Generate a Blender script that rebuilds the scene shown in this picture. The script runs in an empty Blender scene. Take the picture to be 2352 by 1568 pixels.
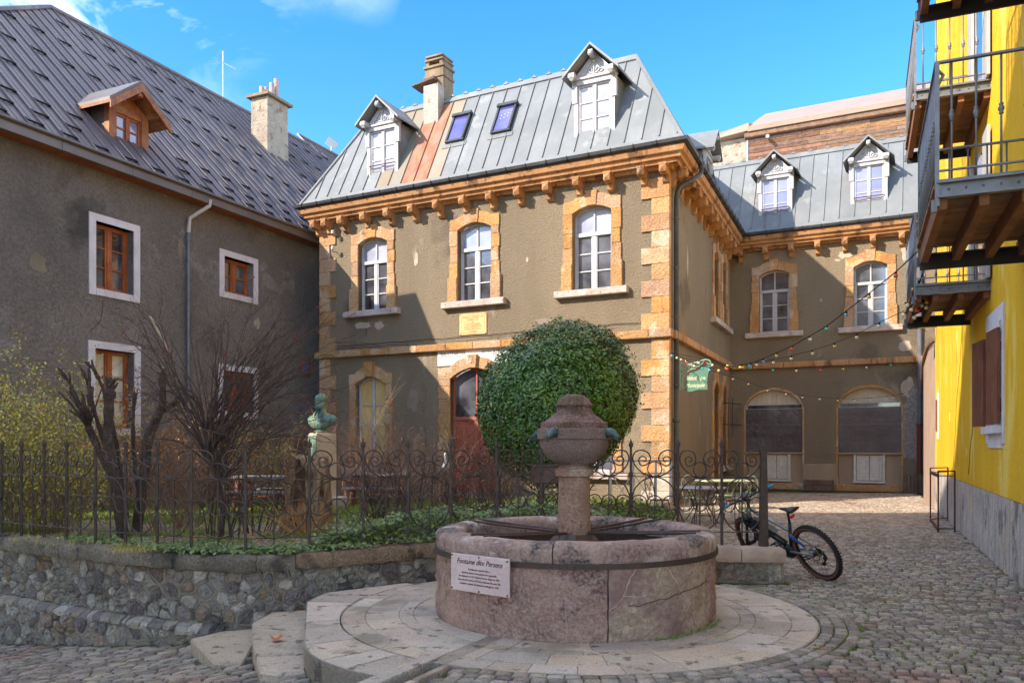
import bpy, math, random
import numpy as np
from mathutils import Vector, Matrix, noise
random.seed(7)
rnd = random.random
def ru(a, b): return a + (b - a) * random.random()
D = bpy.data; SC = bpy.context.scene; COL = SC.collection

# ------------------------------------------------------------------ camera
FPX, CXP, Y0P, EYE = 1850.0, 1176.0, 1020.0, 1.65      # photo geometry at 2352 x 1568
cam = D.cameras.new('camera'); cam_ob = D.objects.new('camera', cam); COL.objects.link(cam_ob)
cam.sensor_width = 36; cam.lens = 36 * FPX / 2352
cam.shift_y = (Y0P - 784) / 2352
cam.clip_start = .05; cam.clip_end = 3000
cam_ob.location = (0, 0, EYE); cam_ob.rotation_euler = (math.radians(90), 0, 0)
SC.camera = cam_ob

# ------------------------------------------------------------------ sky and sun
SUN_H = Vector((-.883, -.469)); ELEV = math.radians(32.5)
CLOUD = 8.5  # cloud noise offset: view mostly clear, unseen bright cloud added to neutralise the shade
world = D.worlds.new('World'); SC.world = world; world.use_nodes = True
nt = world.node_tree; nt.nodes.clear()
def N(nt, t, **k):
    n = nt.nodes.new(t)
    for a, b in k.items():
        if a in n.inputs: n.inputs[a].default_value = b
        else: setattr(n, a, b)
    return n
L = lambda nt, a, b: nt.links.new(a, b)
out = N(nt, 'ShaderNodeOutputWorld'); bg = N(nt, 'ShaderNodeBackground')
sky = N(nt, 'ShaderNodeTexSky'); sky.sky_type = 'NISHITA'; sky.sun_disc = False
sky.sun_elevation = ELEV; sky.sun_rotation = math.atan2(SUN_H.x, SUN_H.y)
sky.altitude = 1300; sky.air_density = 1.0; sky.dust_density = .6; sky.ozone_density = 1.4
hs = N(nt, 'ShaderNodeHueSaturation'); hs.inputs['Saturation'].default_value = 1.38; hs.inputs['Hue'].default_value = .500
tc = N(nt, 'ShaderNodeTexCoord')
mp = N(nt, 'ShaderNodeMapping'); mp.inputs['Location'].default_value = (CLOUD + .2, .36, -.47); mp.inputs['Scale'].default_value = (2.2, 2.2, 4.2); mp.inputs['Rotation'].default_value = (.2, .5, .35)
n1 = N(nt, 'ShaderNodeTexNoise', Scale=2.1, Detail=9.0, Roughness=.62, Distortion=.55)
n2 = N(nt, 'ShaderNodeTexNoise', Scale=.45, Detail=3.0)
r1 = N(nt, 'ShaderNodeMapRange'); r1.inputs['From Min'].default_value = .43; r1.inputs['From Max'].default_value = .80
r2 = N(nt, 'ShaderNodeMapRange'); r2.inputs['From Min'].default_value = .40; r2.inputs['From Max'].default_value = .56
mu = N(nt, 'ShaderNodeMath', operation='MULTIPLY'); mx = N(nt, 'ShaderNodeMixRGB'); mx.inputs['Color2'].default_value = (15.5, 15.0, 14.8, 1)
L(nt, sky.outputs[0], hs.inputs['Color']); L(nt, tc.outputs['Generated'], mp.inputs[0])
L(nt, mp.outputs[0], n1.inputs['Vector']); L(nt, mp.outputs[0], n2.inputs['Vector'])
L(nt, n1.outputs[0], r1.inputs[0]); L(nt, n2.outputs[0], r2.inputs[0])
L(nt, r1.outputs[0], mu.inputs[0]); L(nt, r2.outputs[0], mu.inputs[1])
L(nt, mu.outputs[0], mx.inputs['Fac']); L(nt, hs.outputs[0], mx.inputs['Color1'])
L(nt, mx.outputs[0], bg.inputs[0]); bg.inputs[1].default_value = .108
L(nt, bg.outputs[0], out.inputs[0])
sl = D.lights.new('sun', 'SUN'); sl.energy = 2.0; sl.angle = math.radians(.55); sl.color = (1, .90, .77)
so = D.objects.new('sun', sl); COL.objects.link(so)
sv = Vector((SUN_H.x * math.cos(ELEV), SUN_H.y * math.cos(ELEV), math.sin(ELEV)))
so.rotation_euler = sv.to_track_quat('Z', 'Y').to_euler(); so.location = (-20, -10, 30)
vs = SC.view_settings; SC.display_settings.display_device = 'sRGB'
vs.view_transform = 'Standard'; vs.look = 'None'; vs.gamma = 1; vs.use_curve_mapping = False; vs.exposure = 2.05
SC.render.engine = 'CYCLES'; SC.cycles.use_denoising = True; SC.cycles.max_bounces = 9
SC.cycles.diffuse_bounces = 7; SC.cycles.glossy_bounces = 3; SC.cycles.use_adaptive_sampling = True

# ------------------------------------------------------------------ materials
MATS = {}
def mat(name, c, c2=None, scale=2.0, amt=1.0, rough=.85, metal=0.0, bump=0.0, bscale=40.0, spots=None, spot_scale=6.0, spot_t=.60,
        streak=False, jit=0.0, hjit=0.0, island=False, spec=.4, coat=0.0, grain=None, bdist=.02, spots2=None, s2_scale=2.0, s2_t=.6, alpha=None, trans=0, vor=None, detail=6.0):
    m = D.materials.new(name); m.use_nodes = True; t = m.node_tree
    p = t.nodes['Principled BSDF']; p.inputs['Roughness'].default_value = rough; p.inputs['Metallic'].default_value = metal
    p.inputs['Specular IOR Level'].default_value = spec; p.inputs['Coat Weight'].default_value = coat
    p.inputs['Coat Roughness'].default_value = .05
    if trans: p.inputs['Transmission Weight'].default_value = trans
    geo = N(t, 'ShaderNodeNewGeometry'); vec = geo.outputs['Position']
    def mapped(sc):
        q = N(t, 'ShaderNodeVectorMath', operation='MULTIPLY'); q.inputs[1].default_value = sc; L(t, vec, q.inputs[0]); return q.outputs[0]
    def mixc(fac, a, b, mode='MIX'):
        q = N(t, 'ShaderNodeMixRGB', blend_type=mode)
        for s, v in (('Fac', fac), ('Color1', a), ('Color2', b)):
            if isinstance(v, (int, float)): q.inputs[s].default_value = v
            elif isinstance(v, tuple): q.inputs[s].default_value = v + (1,) if len(v) == 3 else v
            else: L(t, v, q.inputs[s])
        return q.outputs[0]
    def nz(sc, det=6.0, v=None, ro=.6, lo=.35, hi=.65):
        q = N(t, 'ShaderNodeTexNoise', Scale=sc, Detail=det, Roughness=ro); L(t, v or vec, q.inputs['Vector'])
        r = N(t, 'ShaderNodeMapRange'); r.inputs['From Min'].default_value = lo; r.inputs['From Max'].default_value = hi
        L(t, q.outputs[0], r.inputs[0]); return r.outputs[0], q.outputs[0]
    col = c
    if c2: col = mixc(nz(scale, detail, mapped((1, 1, .22)) if streak else None)[0], c, c2)
    else: col = mixc(0.0, c, c)
    if spots: col = mixc(nz(spot_scale, 8, mapped((1, 1, .3)) if streak else None, lo=spot_t, hi=spot_t + .06)[0], col, spots)
    if spots2: col = mixc(nz(s2_scale, 8, lo=s2_t, hi=s2_t + .08)[0], col, spots2)
    if grain: col = mixc(nz(grain[0], 3, mapped(grain[3]) if len(grain) > 3 else None)[0], col, mixc(grain[2], col, grain[1]))
    if vor:
        q = N(t, 'ShaderNodeTexVoronoi', Scale=vor[0]); q.feature = 'DISTANCE_TO_EDGE'; w = nz(vor[0] * .7, 3)[1]
        dv = mixc(.12, vec, w); L(t, dv, q.inputs['Vector'])
        r = N(t, 'ShaderNodeMapRange'); r.inputs['From Min'].default_value = vor[2]; r.inputs['From Max'].default_value = 0; L(t, q.outputs['Distance'], r.inputs[0])
        k = N(t, 'ShaderNodeMath', operation='MULTIPLY'); L(t, r.outputs[0], k.inputs[0]); L(t, nz(vor[0] * .5, 2)[0], k.inputs[1])
        col = mixc(k.outputs[0], col, vor[1])
    if jit or hjit:
        if island: rn = geo.outputs['Random Per Island']
        else: rn = N(t, 'ShaderNodeObjectInfo').outputs['Random']
        h = N(t, 'ShaderNodeHueSaturation'); L(t, col, h.inputs['Color'])
        r = N(t, 'ShaderNodeMapRange'); r.inputs['To Min'].default_value = 1 - jit; r.inputs['To Max'].default_value = 1 + jit; L(t, rn, r.inputs[0]); L(t, r.outputs[0], h.inputs['Value'])
        if hjit:
            f = N(t, 'ShaderNodeMath', operation='MULTIPLY'); f.inputs[1].default_value = 7.31; L(t, rn, f.inputs[0])
            g = N(t, 'ShaderNodeMath', operation='FRACT'); L(t, f.outputs[0], g.inputs[0])
            r = N(t, 'ShaderNodeMapRange'); r.inputs['To Min'].default_value = .5 - hjit; r.inputs['To Max'].default_value = .5 + hjit; L(t, g.outputs[0], r.inputs[0]); L(t, r.outputs[0], h.inputs['Hue'])
            f2 = N(t, 'ShaderNodeMath', operation='MULTIPLY'); f2.inputs[1].default_value = 13.7; L(t, rn, f2.inputs[0])
            g2 = N(t, 'ShaderNodeMath', operation='FRACT'); L(t, f2.outputs[0], g2.inputs[0])
            r = N(t, 'ShaderNodeMapRange'); r.inputs['To Min'].default_value = .82; r.inputs['To Max'].default_value = 1.12; L(t, g2.outputs[0], r.inputs[0]); L(t, r.outputs[0], h.inputs['Saturation'])
        col = h.outputs[0]
    L(t, col, p.inputs['Base Color'])
    if bump:
        b = N(t, 'ShaderNodeBump', Strength=bump, Distance=bdist); q = nz(bscale, 5, ro=.7)[1]
        L(t, q, b.inputs['Height']); L(t, b.outputs[0], p.inputs['Normal'])
    MATS[name] = m; return m

# ------------------------------------------------------------------ frames and rays
class Fr:
    """vertical plane in plan: origin, direction u, outward normal n"""
    def __init__(s, O, d, flip=False):
        l = math.hypot(*d); s.O = O; s.d = (d[0] / l, d[1] / l); s.n = (s.d[1], -s.d[0])
        if flip: s.n = (-s.n[0], -s.n[1])
    def p(s, u, o, z): return Vector((s.O[0] + s.d[0] * u + s.n[0] * o, s.O[1] + s.d[1] * u + s.n[1] * o, z))
    def rotz(s): return math.atan2(s.d[1], s.d[0])
def gp(px, py, z=0.0):
    d = (EYE - z) * FPX / (py - Y0P); return Vector(((px - CXP) / FPX * d, d, z))
def at(px, py, d): return Vector(((px - CXP) / FPX * d, d, EYE + (Y0P - py) / FPX * d))

# ------------------------------------------------------------------ mesh builder
class MB:
    def __init__(s): s.v = []; s.f = []
    def add(s, vs, fs):
        k = len(s.v); s.v.extend([tuple(x) for x in vs]); s.f.extend([tuple(i + k for i in f) for f in fs]); return s
    def hexa(s, p):   # 0-3 one face, 4-7 the opposite
        return s.add(p, [(0, 3, 2, 1), (4, 5, 6, 7), (0, 1, 5, 4), (1, 2, 6, 5), (2, 3, 7, 6), (3, 0, 4, 7)])
    def fbox(s, fr, u0, u1, z0, z1, o0, o1):
        return s.hexa([fr.p(u0, o0, z0), fr.p(u1, o0, z0), fr.p(u1, o0, z1), fr.p(u0, o0, z1), fr.p(u0, o1, z0), fr.p(u1, o1, z0), fr.p(u1, o1, z1), fr.p(u0, o1, z1)])
    def box(s, c, sx, sy, sz, rz=0, M=None):
        P = []
        for z in (-.5, .5):
            for x, y in ((-.5, -.5), (.5, -.5), (.5, .5), (-.5, .5)):
                q = Vector((x * sx, y * sy, z * sz)); q.rotate(Matrix.Rotation(rz, 3, 'Z'))
                if M is not None: q = M @ q
                P.append(q + Vector(c))
        return s.hexa(P)
    def cbox(s, fr, u0, u1, z0, z1, o0, o1, c=.012, w=0.0):
        """block with chamfered front edges; w wobbles the front face"""
        j = lambda: ru(-w, w) if w else 0
        P = [fr.p(u0, o0, z0), fr.p(u1, o0, z0), fr.p(u1, o0, z1), fr.p(u0, o0, z1),
             fr.p(u0, o1 - c, z0), fr.p(u1, o1 - c, z0), fr.p(u1, o1 - c, z1), fr.p(u0, o1 - c, z1),
             fr.p(u0 + c, o1 + j(), z0 + c), fr.p(u1 - c, o1 + j(), z0 + c), fr.p(u1 - c, o1 + j(), z1 - c), fr.p(u0 + c, o1 + j(), z1 - c)]
        F = [(0, 3, 2, 1)] + [(a, (a + 1) % 4, (a + 1) % 4 + 4, a + 4) for a in range(4)] + [(a + 4, (a + 1) % 4 + 4, (a + 1) % 4 + 8, a + 8) for a in range(4)] + [(8, 9, 10, 11)]
        return s.add(P, F)
    def prism(s, poly, fr, o0, o1, c=0.0):
        n = len(poly); P = [fr.p(u, o0, z) for u, z in poly]
        if c:
            cu = sum(u for u, z in poly) / n; cz = sum(z for u, z in poly) / n
            P += [fr.p(u, o1 - c, z) for u, z in poly]
            P += [fr.p(u + (cu - u) * c * 2.5, o1, z + (cz - z) * c * 2.5) for u, z in poly]; k = 3
        else: P += [fr.p(u, o1, z) for u, z in poly]; k = 2
        F = [tuple(range(n))[::-1], tuple(range((k - 1) * n, k * n))]
        for a in range(k - 1): F += [(a * n + i, a * n + (i + 1) % n, (a + 1) * n + (i + 1) % n, (a + 1) * n + i) for i in range(n)]
        return s.add(P, F)
    def slab(s, poly, z0, z1, c=0.0):
        """horizontal polygon (x, y) from z0 to z1"""
        n = len(poly); cx = sum(p[0] for p in poly) / n; cy = sum(p[1] for p in poly) / n
        P = [(x, y, z0) for x, y in poly]; k = 2
        if c:
            P += [(x, y, z1 - c) for x, y in poly]
            for x, y in poly:
                l = math.hypot(cx - x, cy - y) or 1; P.append((x + (cx - x) / l * c * 1.2, y + (cy - y) / l * c * 1.2, z1))
            k = 3
        else: P += [(x, y, z1) for x, y in poly]
        F = [tuple(range(n))[::-1], tuple(range((k - 1) * n, k * n))]
        for a in range(k - 1): F += [(a * n + i, a * n + (i + 1) % n, (a + 1) * n + (i + 1) % n, (a + 1) * n + i) for i in range(n)]
        return s.add(P, F)
    def tube(s, pts, r, n=6, closed=False, cap=True, up=None):
        pts = [Vector(p) for p in pts]; m = len(pts); R = r if isinstance(r, (list, tuple)) else [r] * m
        V = []; prev = None
        for i, p in enumerate(pts):
            a = pts[(i - 1) % m] if (closed or i > 0) else p; b = pts[(i + 1) % m] if (closed or i < m - 1) else p
            t = (b - a)
            if t.length < 1e-9: t = Vector((0, 0, 1))
            t.normalize()
            if prev is None:
                x = t.orthogonal().normalized() if up is None else Vector(up)
            else: x = prev
            x = (x - t * x.dot(t))
            if x.length < 1e-6: x = t.orthogonal()
            x.normalize(); prev = x; y = t.cross(x)
            for k in range(n):
                an = 2 * math.pi * k / n; V.append(p + (x * math.cos(an) + y * math.sin(an)) * R[i])
        F = []
        for i in range(m if closed else m - 1):
            j = (i + 1) % m
            F += [(i * n + k, i * n + (k + 1) % n, j * n + (k + 1) % n, j * n + k) for k in range(n)]
        if cap and not closed: F += [tuple(range(n))[::-1], tuple(range((m - 1) * n, m * n))]
        return s.add(V, F)
    def bar(s, a, b, w, h=None, up=(0, 0, 1)):
        a, b = Vector(a), Vector(b); h = h or w; t = (b - a).normalized(); u = Vector(up)
        if abs(t.dot(u)) > .98: u = Vector((0, 1, 0))
        x = t.cross(u).normalized() * w / 2; y = x.cross(t).normalized() * h / 2
        return s.hexa([a - x - y, a + x - y, a + x + y, a - x + y, b - x - y, b + x - y, b + x + y, b - x + y])
    def lathe(s, prof, c=(0, 0, 0), n=24, cap=True, M=None, a0=0.0):
        V = []; m = len(prof)
        for r, z in prof:
            for k in range(n):
                an = a0 + 2 * math.pi * k / n; q = Vector((r * math.cos(an), r * math.sin(an), z))
                if M is not None: q = M @ q
                V.append(q + Vector(c))
        F = []
        for i in range(m - 1): F += [(i * n + k, i * n + (k + 1) % n, (i + 1) * n + (k + 1) % n, (i + 1) * n + k) for k in range(n)]
        if cap: F += [tuple(range(n))[::-1], tuple(range((m - 1) * n, m * n))]
        return s.add(V, F)
    def ball(s, c, rx, ry=None, rz=None, n=8, m=6, M=None, wob=0):
        ry = ry or rx; rz = rz or rx; V = []; F = []
        for i in range(m + 1):
            th = math.pi * i / m
            for k in range(n):
                ph = 2 * math.pi * k / n; f = 1 + (ru(-wob, wob) if wob else 0)
                q = Vector((rx * math.sin(th) * math.cos(ph) * f, ry * math.sin(th) * math.sin(ph) * f, rz * math.cos(th) * f))
                if M is not None: q = M @ q
                V.append(q + Vector(c))
        for i in range(m): F += [(i * n + k, (i + 1) * n + k, (i + 1) * n + (k + 1) % n, i * n + (k + 1) % n) for k in range(n)]
        return s.add(V, F)
    def mesh(s, name, m, smooth=False):
        me = D.meshes.new(name); me.from_pydata(s.v, [], s.f); me.materials.append(m if not isinstance(m, str) else MATS[m])
        if smooth:
            me.polygons.foreach_set('use_smooth', [True] * len(me.polygons))
            if smooth is not True: me.set_sharp_from_angle(angle=math.radians(smooth))
        return me
    def build(s, name, m, parent=None, smooth=False, label=None, kind=None, cat=None, group=None, fix=True):
        if not s.v: return None
        lo = [min(v[i] for v in s.v) for i in range(3)]; hi = [max(v[i] for v in s.v) for i in range(3)]
        c = Vector([(lo[i] + hi[i]) / 2 for i in range(3)])
        s.v = [(v[0] - c.x, v[1] - c.y, v[2] - c.z) for v in s.v]
        me = s.mesh(name, m, smooth)
        if fix:
            import bmesh
            b = bmesh.new(); b.from_mesh(me); bmesh.ops.recalc_face_normals(b, faces=b.faces); b.to_mesh(me); b.free()
        return put(me, name, c, parent, label, kind, cat, group)
WL = {}
def put(me, name, loc, parent=None, label=None, kind=None, cat=None, group=None, rot=None, scale=None):
    o = D.objects.new(name, me); COL.objects.link(o); loc = Vector(loc)
    if rot: o.rotation_euler = rot
    if scale: o.scale = scale
    if parent is not None: o.parent = parent; o.location = loc - WL[parent.name]
    else: o.location = loc
    WL[o.name] = loc
    tag(o, label, cat, group, kind); return o
def tag(o, label=None, cat=None, group=None, kind=None):
    if label: o['label'] = label
    if cat: o['category'] = cat
    if group: o['group'] = group
    if kind: o['kind'] = kind
    return o
def thing(name, label, cat, loc, group=None):
    o = D.objects.new(name, None); COL.objects.link(o); o.location = Vector(loc); o.empty_display_size = .2
    WL[o.name] = Vector(loc); return tag(o, label, cat, group)
def copy_thing(root, delta, label, rz=0.0, group=None, name=None):
    """copy of a thing, its parts and their sub-parts, moved by delta and turned about its own base"""
    def cp(o, par):
        c = o.copy(); COL.objects.link(c); c.parent = par
        for ch in kids.get(o.name, []): cp(ch, c)
        return c
    kids = {}
    for o in list(root.children_recursive): kids.setdefault(o.parent.name, []).append(o)
    r = cp(root, None); r.location = root.location + Vector(delta); r.rotation_euler.z = root.rotation_euler.z + rz
    r['label'] = label
    if group: r['group'] = group
    return r
def text(s, size, m, name, parent, loc, rot, shear=0, depth=.001, align='CENTER', spacing=1, sx=1):
    c = D.curves.new(name, 'FONT'); c.body = s; c.size = size; c.extrude = depth; c.shear = shear; c.align_x = align; c.space_character = spacing
    c.materials.append(MATS[m]); c.resolution_u = 3
    tmp = D.objects.new('lettering_source', c); COL.objects.link(tmp); bpy.context.view_layer.update()
    me = D.meshes.new_from_object(tmp.evaluated_get(bpy.context.evaluated_depsgraph_get())); D.objects.remove(tmp)
    if not me.materials: me.materials.append(MATS[m])
    return put(me, name, loc, parent, rot=rot, scale=(sx, 1, 1))
def cr(pts, k=5, closed=False):
    """Catmull-Rom through points"""
    P = [Vector(p) for p in pts]; n = len(P); out = []
    for i in range(n if closed else n - 1):
        a = P[(i - 1) % n] if (closed or i) else P[0]; b = P[i]; c = P[(i + 1) % n]; d = P[(i + 2) % n] if (closed or i < n - 2) else P[-1]
        for j in range(k):
            t = j / k; out.append(.5 * ((2 * b) + (c - a) * t + (2 * a - 5 * b + 4 * c - d) * t * t + (3 * b - a - 3 * c + d) * t ** 3))
    if not closed: out.append(P[-1])
    return out
def clip(poly, a, b):
    """keep the part of poly on the left of line a->b"""
    out = []; n = len(poly)
    sd = lambda p: (b[0] - a[0]) * (p[1] - a[1]) - (b[1] - a[1]) * (p[0] - a[0])
    for i in range(n):
        p, q = poly[i], poly[(i + 1) % n]; sp, sq = sd(p), sd(q)
        if sp >= 0: out.append(p)
        if (sp > 0 and sq < 0) or (sp < 0 and sq > 0):
            t = sp / (sp - sq); out.append((p[0] + (q[0] - p[0]) * t, p[1] + (q[1] - p[1]) * t))
    return out
def inter(p, d, q, e):
    k = d[0] * e[1] - d[1] * e[0]; t = ((q[0] - p[0]) * e[1] - (q[1] - p[1]) * e[0]) / k
    return (p[0] + d[0] * t, p[1] + d[1] * t)
def off_path(pts, o):
    """offset an open plan path to its right by o, mitred"""
    n = len(pts); dn = []
    for i in range(n - 1):
        dx, dy = pts[i + 1][0] - pts[i][0], pts[i + 1][1] - pts[i][1]; l = math.hypot(dx, dy); dn.append((dx / l, dy / l))
    R = []
    for i in range(n):
        if i == 0: d = dn[0]; R.append((pts[0][0] + d[1] * o, pts[0][1] - d[0] * o))
        elif i == n - 1: d = dn[-1]; R.append((pts[-1][0] + d[1] * o, pts[-1][1] - d[0] * o))
        else:
            a, b = dn[i - 1], dn[i]
            p = (pts[i][0] + a[1] * o, pts[i][1] - a[0] * o); q = (pts[i][0] + b[1] * o, pts[i][1] - b[0] * o)
            R.append(p if abs(a[0] * b[1] - a[1] * b[0]) < 1e-6 else inter(p, a, q, b))
    return R
def sweep(path, prof, seg=None):
    """closed profile [(offset, z)] swept along a plan path; seg picks one segment"""
    rings = [off_path(path, o) for o, z in prof]; m = MB(); n = len(prof)
    for i in (range(len(path) - 1) if seg is None else [seg]):
        a = [(rings[k][i][0], rings[k][i][1], prof[k][1]) for k in range(n)]; b = [(rings[k][i + 1][0], rings[k][i + 1][1], prof[k][1]) for k in range(n)]
        m.add(a + b, [(k, (k + 1) % n, (k + 1) % n + n, k + n) for k in range(n)] + [tuple(range(n))[::-1], tuple(range(n, 2 * n))])
    return m
# ------------------------------------------------------------------ the palette
mat('brown_render', (.475, .365, .235), (.35, .27, .17), scale=.5, bump=1.0, bscale=26, grain=(36, (.19, .145, .095), .42), spots=(.56, .46, .33), spot_scale=1.2, spot_t=.63, spots2=(.25, .195, .135), s2_scale=.45, s2_t=.58, streak=True, bdist=.12)
mat('grey_render', (.42, .36, .31), (.23, .20, .172), scale=.28, bump=1.0, bscale=11, grain=(15, (.13, .11, .095), .5), spots=(.46, .41, .36), spot_scale=.7, spot_t=.56, spots2=(.12, .105, .095), s2_scale=.35, s2_t=.57, bdist=.18)
mat('orange_stone', (.70, .41, .175), (.58, .31, .125), scale=1.6, bump=1.0, bscale=16, grain=(26, (.20, .11, .06), .55), jit=.15, hjit=.008, spots=(.76, .55, .34), spot_scale=1.3, spot_t=.56, spots2=(.30, .17, .09), s2_scale=3.2, s2_t=.63, bdist=.06)
mat('orange_cornice', (.56, .30, .125), (.42, .20, .08), scale=2.0, streak=True, bump=.4, bscale=20, spots=(.15, .075, .035), spot_scale=2.8, spot_t=.55, spots2=(.60, .44, .28), s2_scale=1.0, s2_t=.62, grain=(14, (.30, .14, .06), .5, (1, 1, .3)), bdist=.03)
mat('sill_stone', (.58, .50, .44), (.42, .33, .27), scale=3, bump=.5, bscale=30, spots=(.25, .17, .12), spot_scale=9, spot_t=.6, jit=.1)
mat('white_stone', (.50, .44, .36), (.38, .32, .25), scale=3, bump=.6, bscale=18, jit=.1, bdist=.04, spots=(.28, .22, .16), spot_scale=4, spot_t=.6)
mat('zinc', (.245, .25, .245), (.195, .205, .20), scale=.9, rough=.58, metal=.12, bump=.12, bscale=3, spots=(.275, .28, .27), spot_scale=1.4, spot_t=.58, jit=.09, bdist=.05, spec=.3, grain=(7, (.17, .18, .18), .3, (1, 1, .3)))
mat('rusty_zinc', (.36, .115, .05), (.27, .20, .14), scale=3.5, streak=True, rough=.7, metal=.05, bump=.15, bscale=8, spots=(.42, .19, .09), spot_scale=3, spot_t=.55)
mat('stained_zinc', (.265, .255, .20), (.29, .21, .13), scale=1.3, streak=True, rough=.65, metal=.05, jit=.06)
mat('dark_zinc', (.05, .055, .058), (.09, .09, .09), scale=4, rough=.45, metal=.5)
mat('white_paint', (.54, .53, .53), (.44, .43, .43), scale=4, rough=.5, bump=.1, bscale=20, spots=(.34, .31, .28), spot_scale=7, spot_t=.64)
mat('lilac_paint', (.74, .70, .72), (.62, .585, .60), scale=3, rough=.6, bump=.4, bscale=30)
mat('cream_plaster', (.60, .53, .42), (.48, .41, .31), scale=2, bump=.5, bscale=20)
mat('glass_dark', (.025, .025, .03), (.15, .15, .17), scale=1.1, rough=.05, spec=.9, coat=.6, detail=3.0)  # broad paler areas in the colour imitate soft reflections
mat('glass_sky', (.50, .53, .60), (.30, .30, .38), scale=.9, rough=.10, spec=.9, coat=.6, jit=.15)  # opaque pale tone painted in for the sky mirrored in the panes
mat('glass_lilac', (.34, .33, .45), (.22, .21, .34), scale=1.2, rough=.08, spec=.9, coat=.7, jit=.15)
mat('glass_blue', (.13, .12, .34), (.06, .06, .20), scale=1.5, rough=.05, spec=.9, coat=.8)
mat('glass_curtain', (.44, .42, .46), (.30, .29, .34), scale=2.2, rough=.15, spec=.8, coat=.8)
mat('glass_yellow', (.80, .58, .24), (.66, .44, .16), scale=1.8, rough=.15, spec=.8, coat=.6)
mat('glass_cream', (.62, .60, .48), (.50, .48, .38), scale=1.0, rough=.1, spec=.8, coat=.6)
mat('brown_metal', (.20, .158, .152), (.155, .122, .118), scale=.5, rough=.5, metal=.2, bump=.08, bscale=2, jit=.12, spots=(.26, .19, .165), spot_scale=.5, spot_t=.60)
mat('snow_guard', (.012, .011, .011), rough=.75)
mat('fascia_metal', (.20, .17, .155), (.155, .13, .12), scale=1, rough=.45, metal=.3)
mat('orange_wood', (.52, .155, .045), (.36, .09, .025), scale=3, rough=.5, bump=.2, bscale=30, grain=(9, (.1, .03, .01), .4, (1, 1, .2)))
mat('chalet_wood', (.50, .22, .085), (.34, .12, .05), scale=3, rough=.6, bump=.3, bscale=25, grain=(14, (.1, .03, .01), .4))
mat('old_chimney', (.56, .46, .34), (.40, .32, .235), scale=2.2, bump=1.0, bscale=12, spots=(.32, .22, .15), spot_scale=4, spot_t=.57, bdist=.08)
mat('chimney_brown', (.34, .24, .14), (.20, .14, .085), scale=3, streak=True, bump=.5, bscale=20)
mat('flue', (.50, .38, .33), (.38, .28, .24), scale=6, rough=.6)
mat('weathered_plank', (.26, .11, .055), (.13, .065, .04), scale=5, streak=False, bump=.9, bscale=14, grain=(16, (.42, .28, .17), .55, (.25, .25, 2.2)), jit=.35, hjit=.015, rough=.9, bdist=.04)
mat('tan_metal', (.44, .31, .22), (.36, .25, .18), scale=1.2, rough=.45, metal=.2)
mat('beam_wood', (.34, .20, .12), (.22, .12, .07), scale=4, bump=.4, bscale=14, grain=(12, (.06, .03, .02), .5, (1, 1, 3)))
mat('yellow_render', (.86, .52, .03), (.74, .41, .022), scale=.9, streak=True, bump=.6, bscale=12, rough=.9, spots=(.86, .62, .13), spot_scale=1.2, spot_t=.55, spots2=(.60, .33, .05), s2_scale=.9, s2_t=.60, grain=(4, (.62, .35, .03), .22, (1, 1, .10)), bdist=.04, spec=.15)
mat('stained_plinth', (.64, .575, .50), (.48, .43, .37), scale=1.6, bump=.8, bscale=9, spots=(.20, .17, .15), spot_scale=1.8, spot_t=.56, spots2=(.66, .52, .32), s2_scale=1.2, s2_t=.58, grain=(7, (.26, .23, .20), .6, (1, 1, .25)), bdist=.06)
mat('beige_render', (.46, .32, .24), (.38, .26, .19), scale=1, bump=.4, bscale=14, bdist=.05)
mat('deck_wood', (.34, .155, .06), (.19, .085, .04), scale=5, bump=.5, bscale=18, jit=.35, hjit=.01, grain=(10, (.55, .33, .15), .45), rough=.8)
mat('joist_wood', (.30, .125, .055), (.19, .08, .04), scale=4, bump=.3, bscale=16, rough=.75)
mat('grey_steel', (.22, .225, .235), (.15, .15, .16), scale=5, rough=.45, metal=.4)
mat('black_steel', (.02, .02, .024), (.035, .033, .035), scale=5, rough=.45, metal=.3)
mat('grey_shutter', (.42, .41, .38), (.35, .34, .32), scale=3, rough=.6)
mat('brown_shutter', (.20, .055, .028), (.11, .032, .018), scale=4, rough=.55, grain=(12, (.3, .15, .1), .3, (1, 1, .25)))
mat('sheet_metal', (.105, .074, .068), (.15, .135, .13), scale=1.3, rough=.45, metal=.25, bump=.3, bscale=2.0, spots=(.22, .21, .19), spot_scale=1.1, spot_t=.60, bdist=.2, grain=(1.7, (.06, .045, .042), .6, (.12, .12, 2.0)))
mat('cream_plank', (.62, .55, .42), (.52, .45, .33), scale=2, rough=.6, jit=.05)
mat('white_shutter', (.66, .62, .55), (.55, .50, .42), scale=5, rough=.6, spots=(.25, .18, .12), spot_scale=9, spot_t=.64)
mat('shop_plaster', (.42, .31, .20), (.30, .22, .15), scale=1.5, bump=.4, bscale=20, streak=True)
mat('iron', (.062, .045, .036), (.10, .068, .05), scale=14, rough=.6, metal=.3, bump=.2, bscale=60)
mat('dark_iron', (.055, .042, .036), (.10, .055, .038), scale=12, rough=.6, metal=.35)
mat('rust_iron', (.15, .062, .036), (.085, .04, .03), scale=12, rough=.65, metal=.3)
mat('pink_marble', (.62, .34, .235), (.36, .16, .12), scale=1.6, rough=.78, bump=1.0, bscale=20, grain=(34, (.80, .60, .48), .65), spots=(.22, .075, .065), spot_scale=2.2, spot_t=.53, spots2=(.31, .24, .18), s2_scale=1.1, s2_t=.60, vor=(2.2, (.78, .64, .54), .010), bdist=.10, jit=.06)
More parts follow.
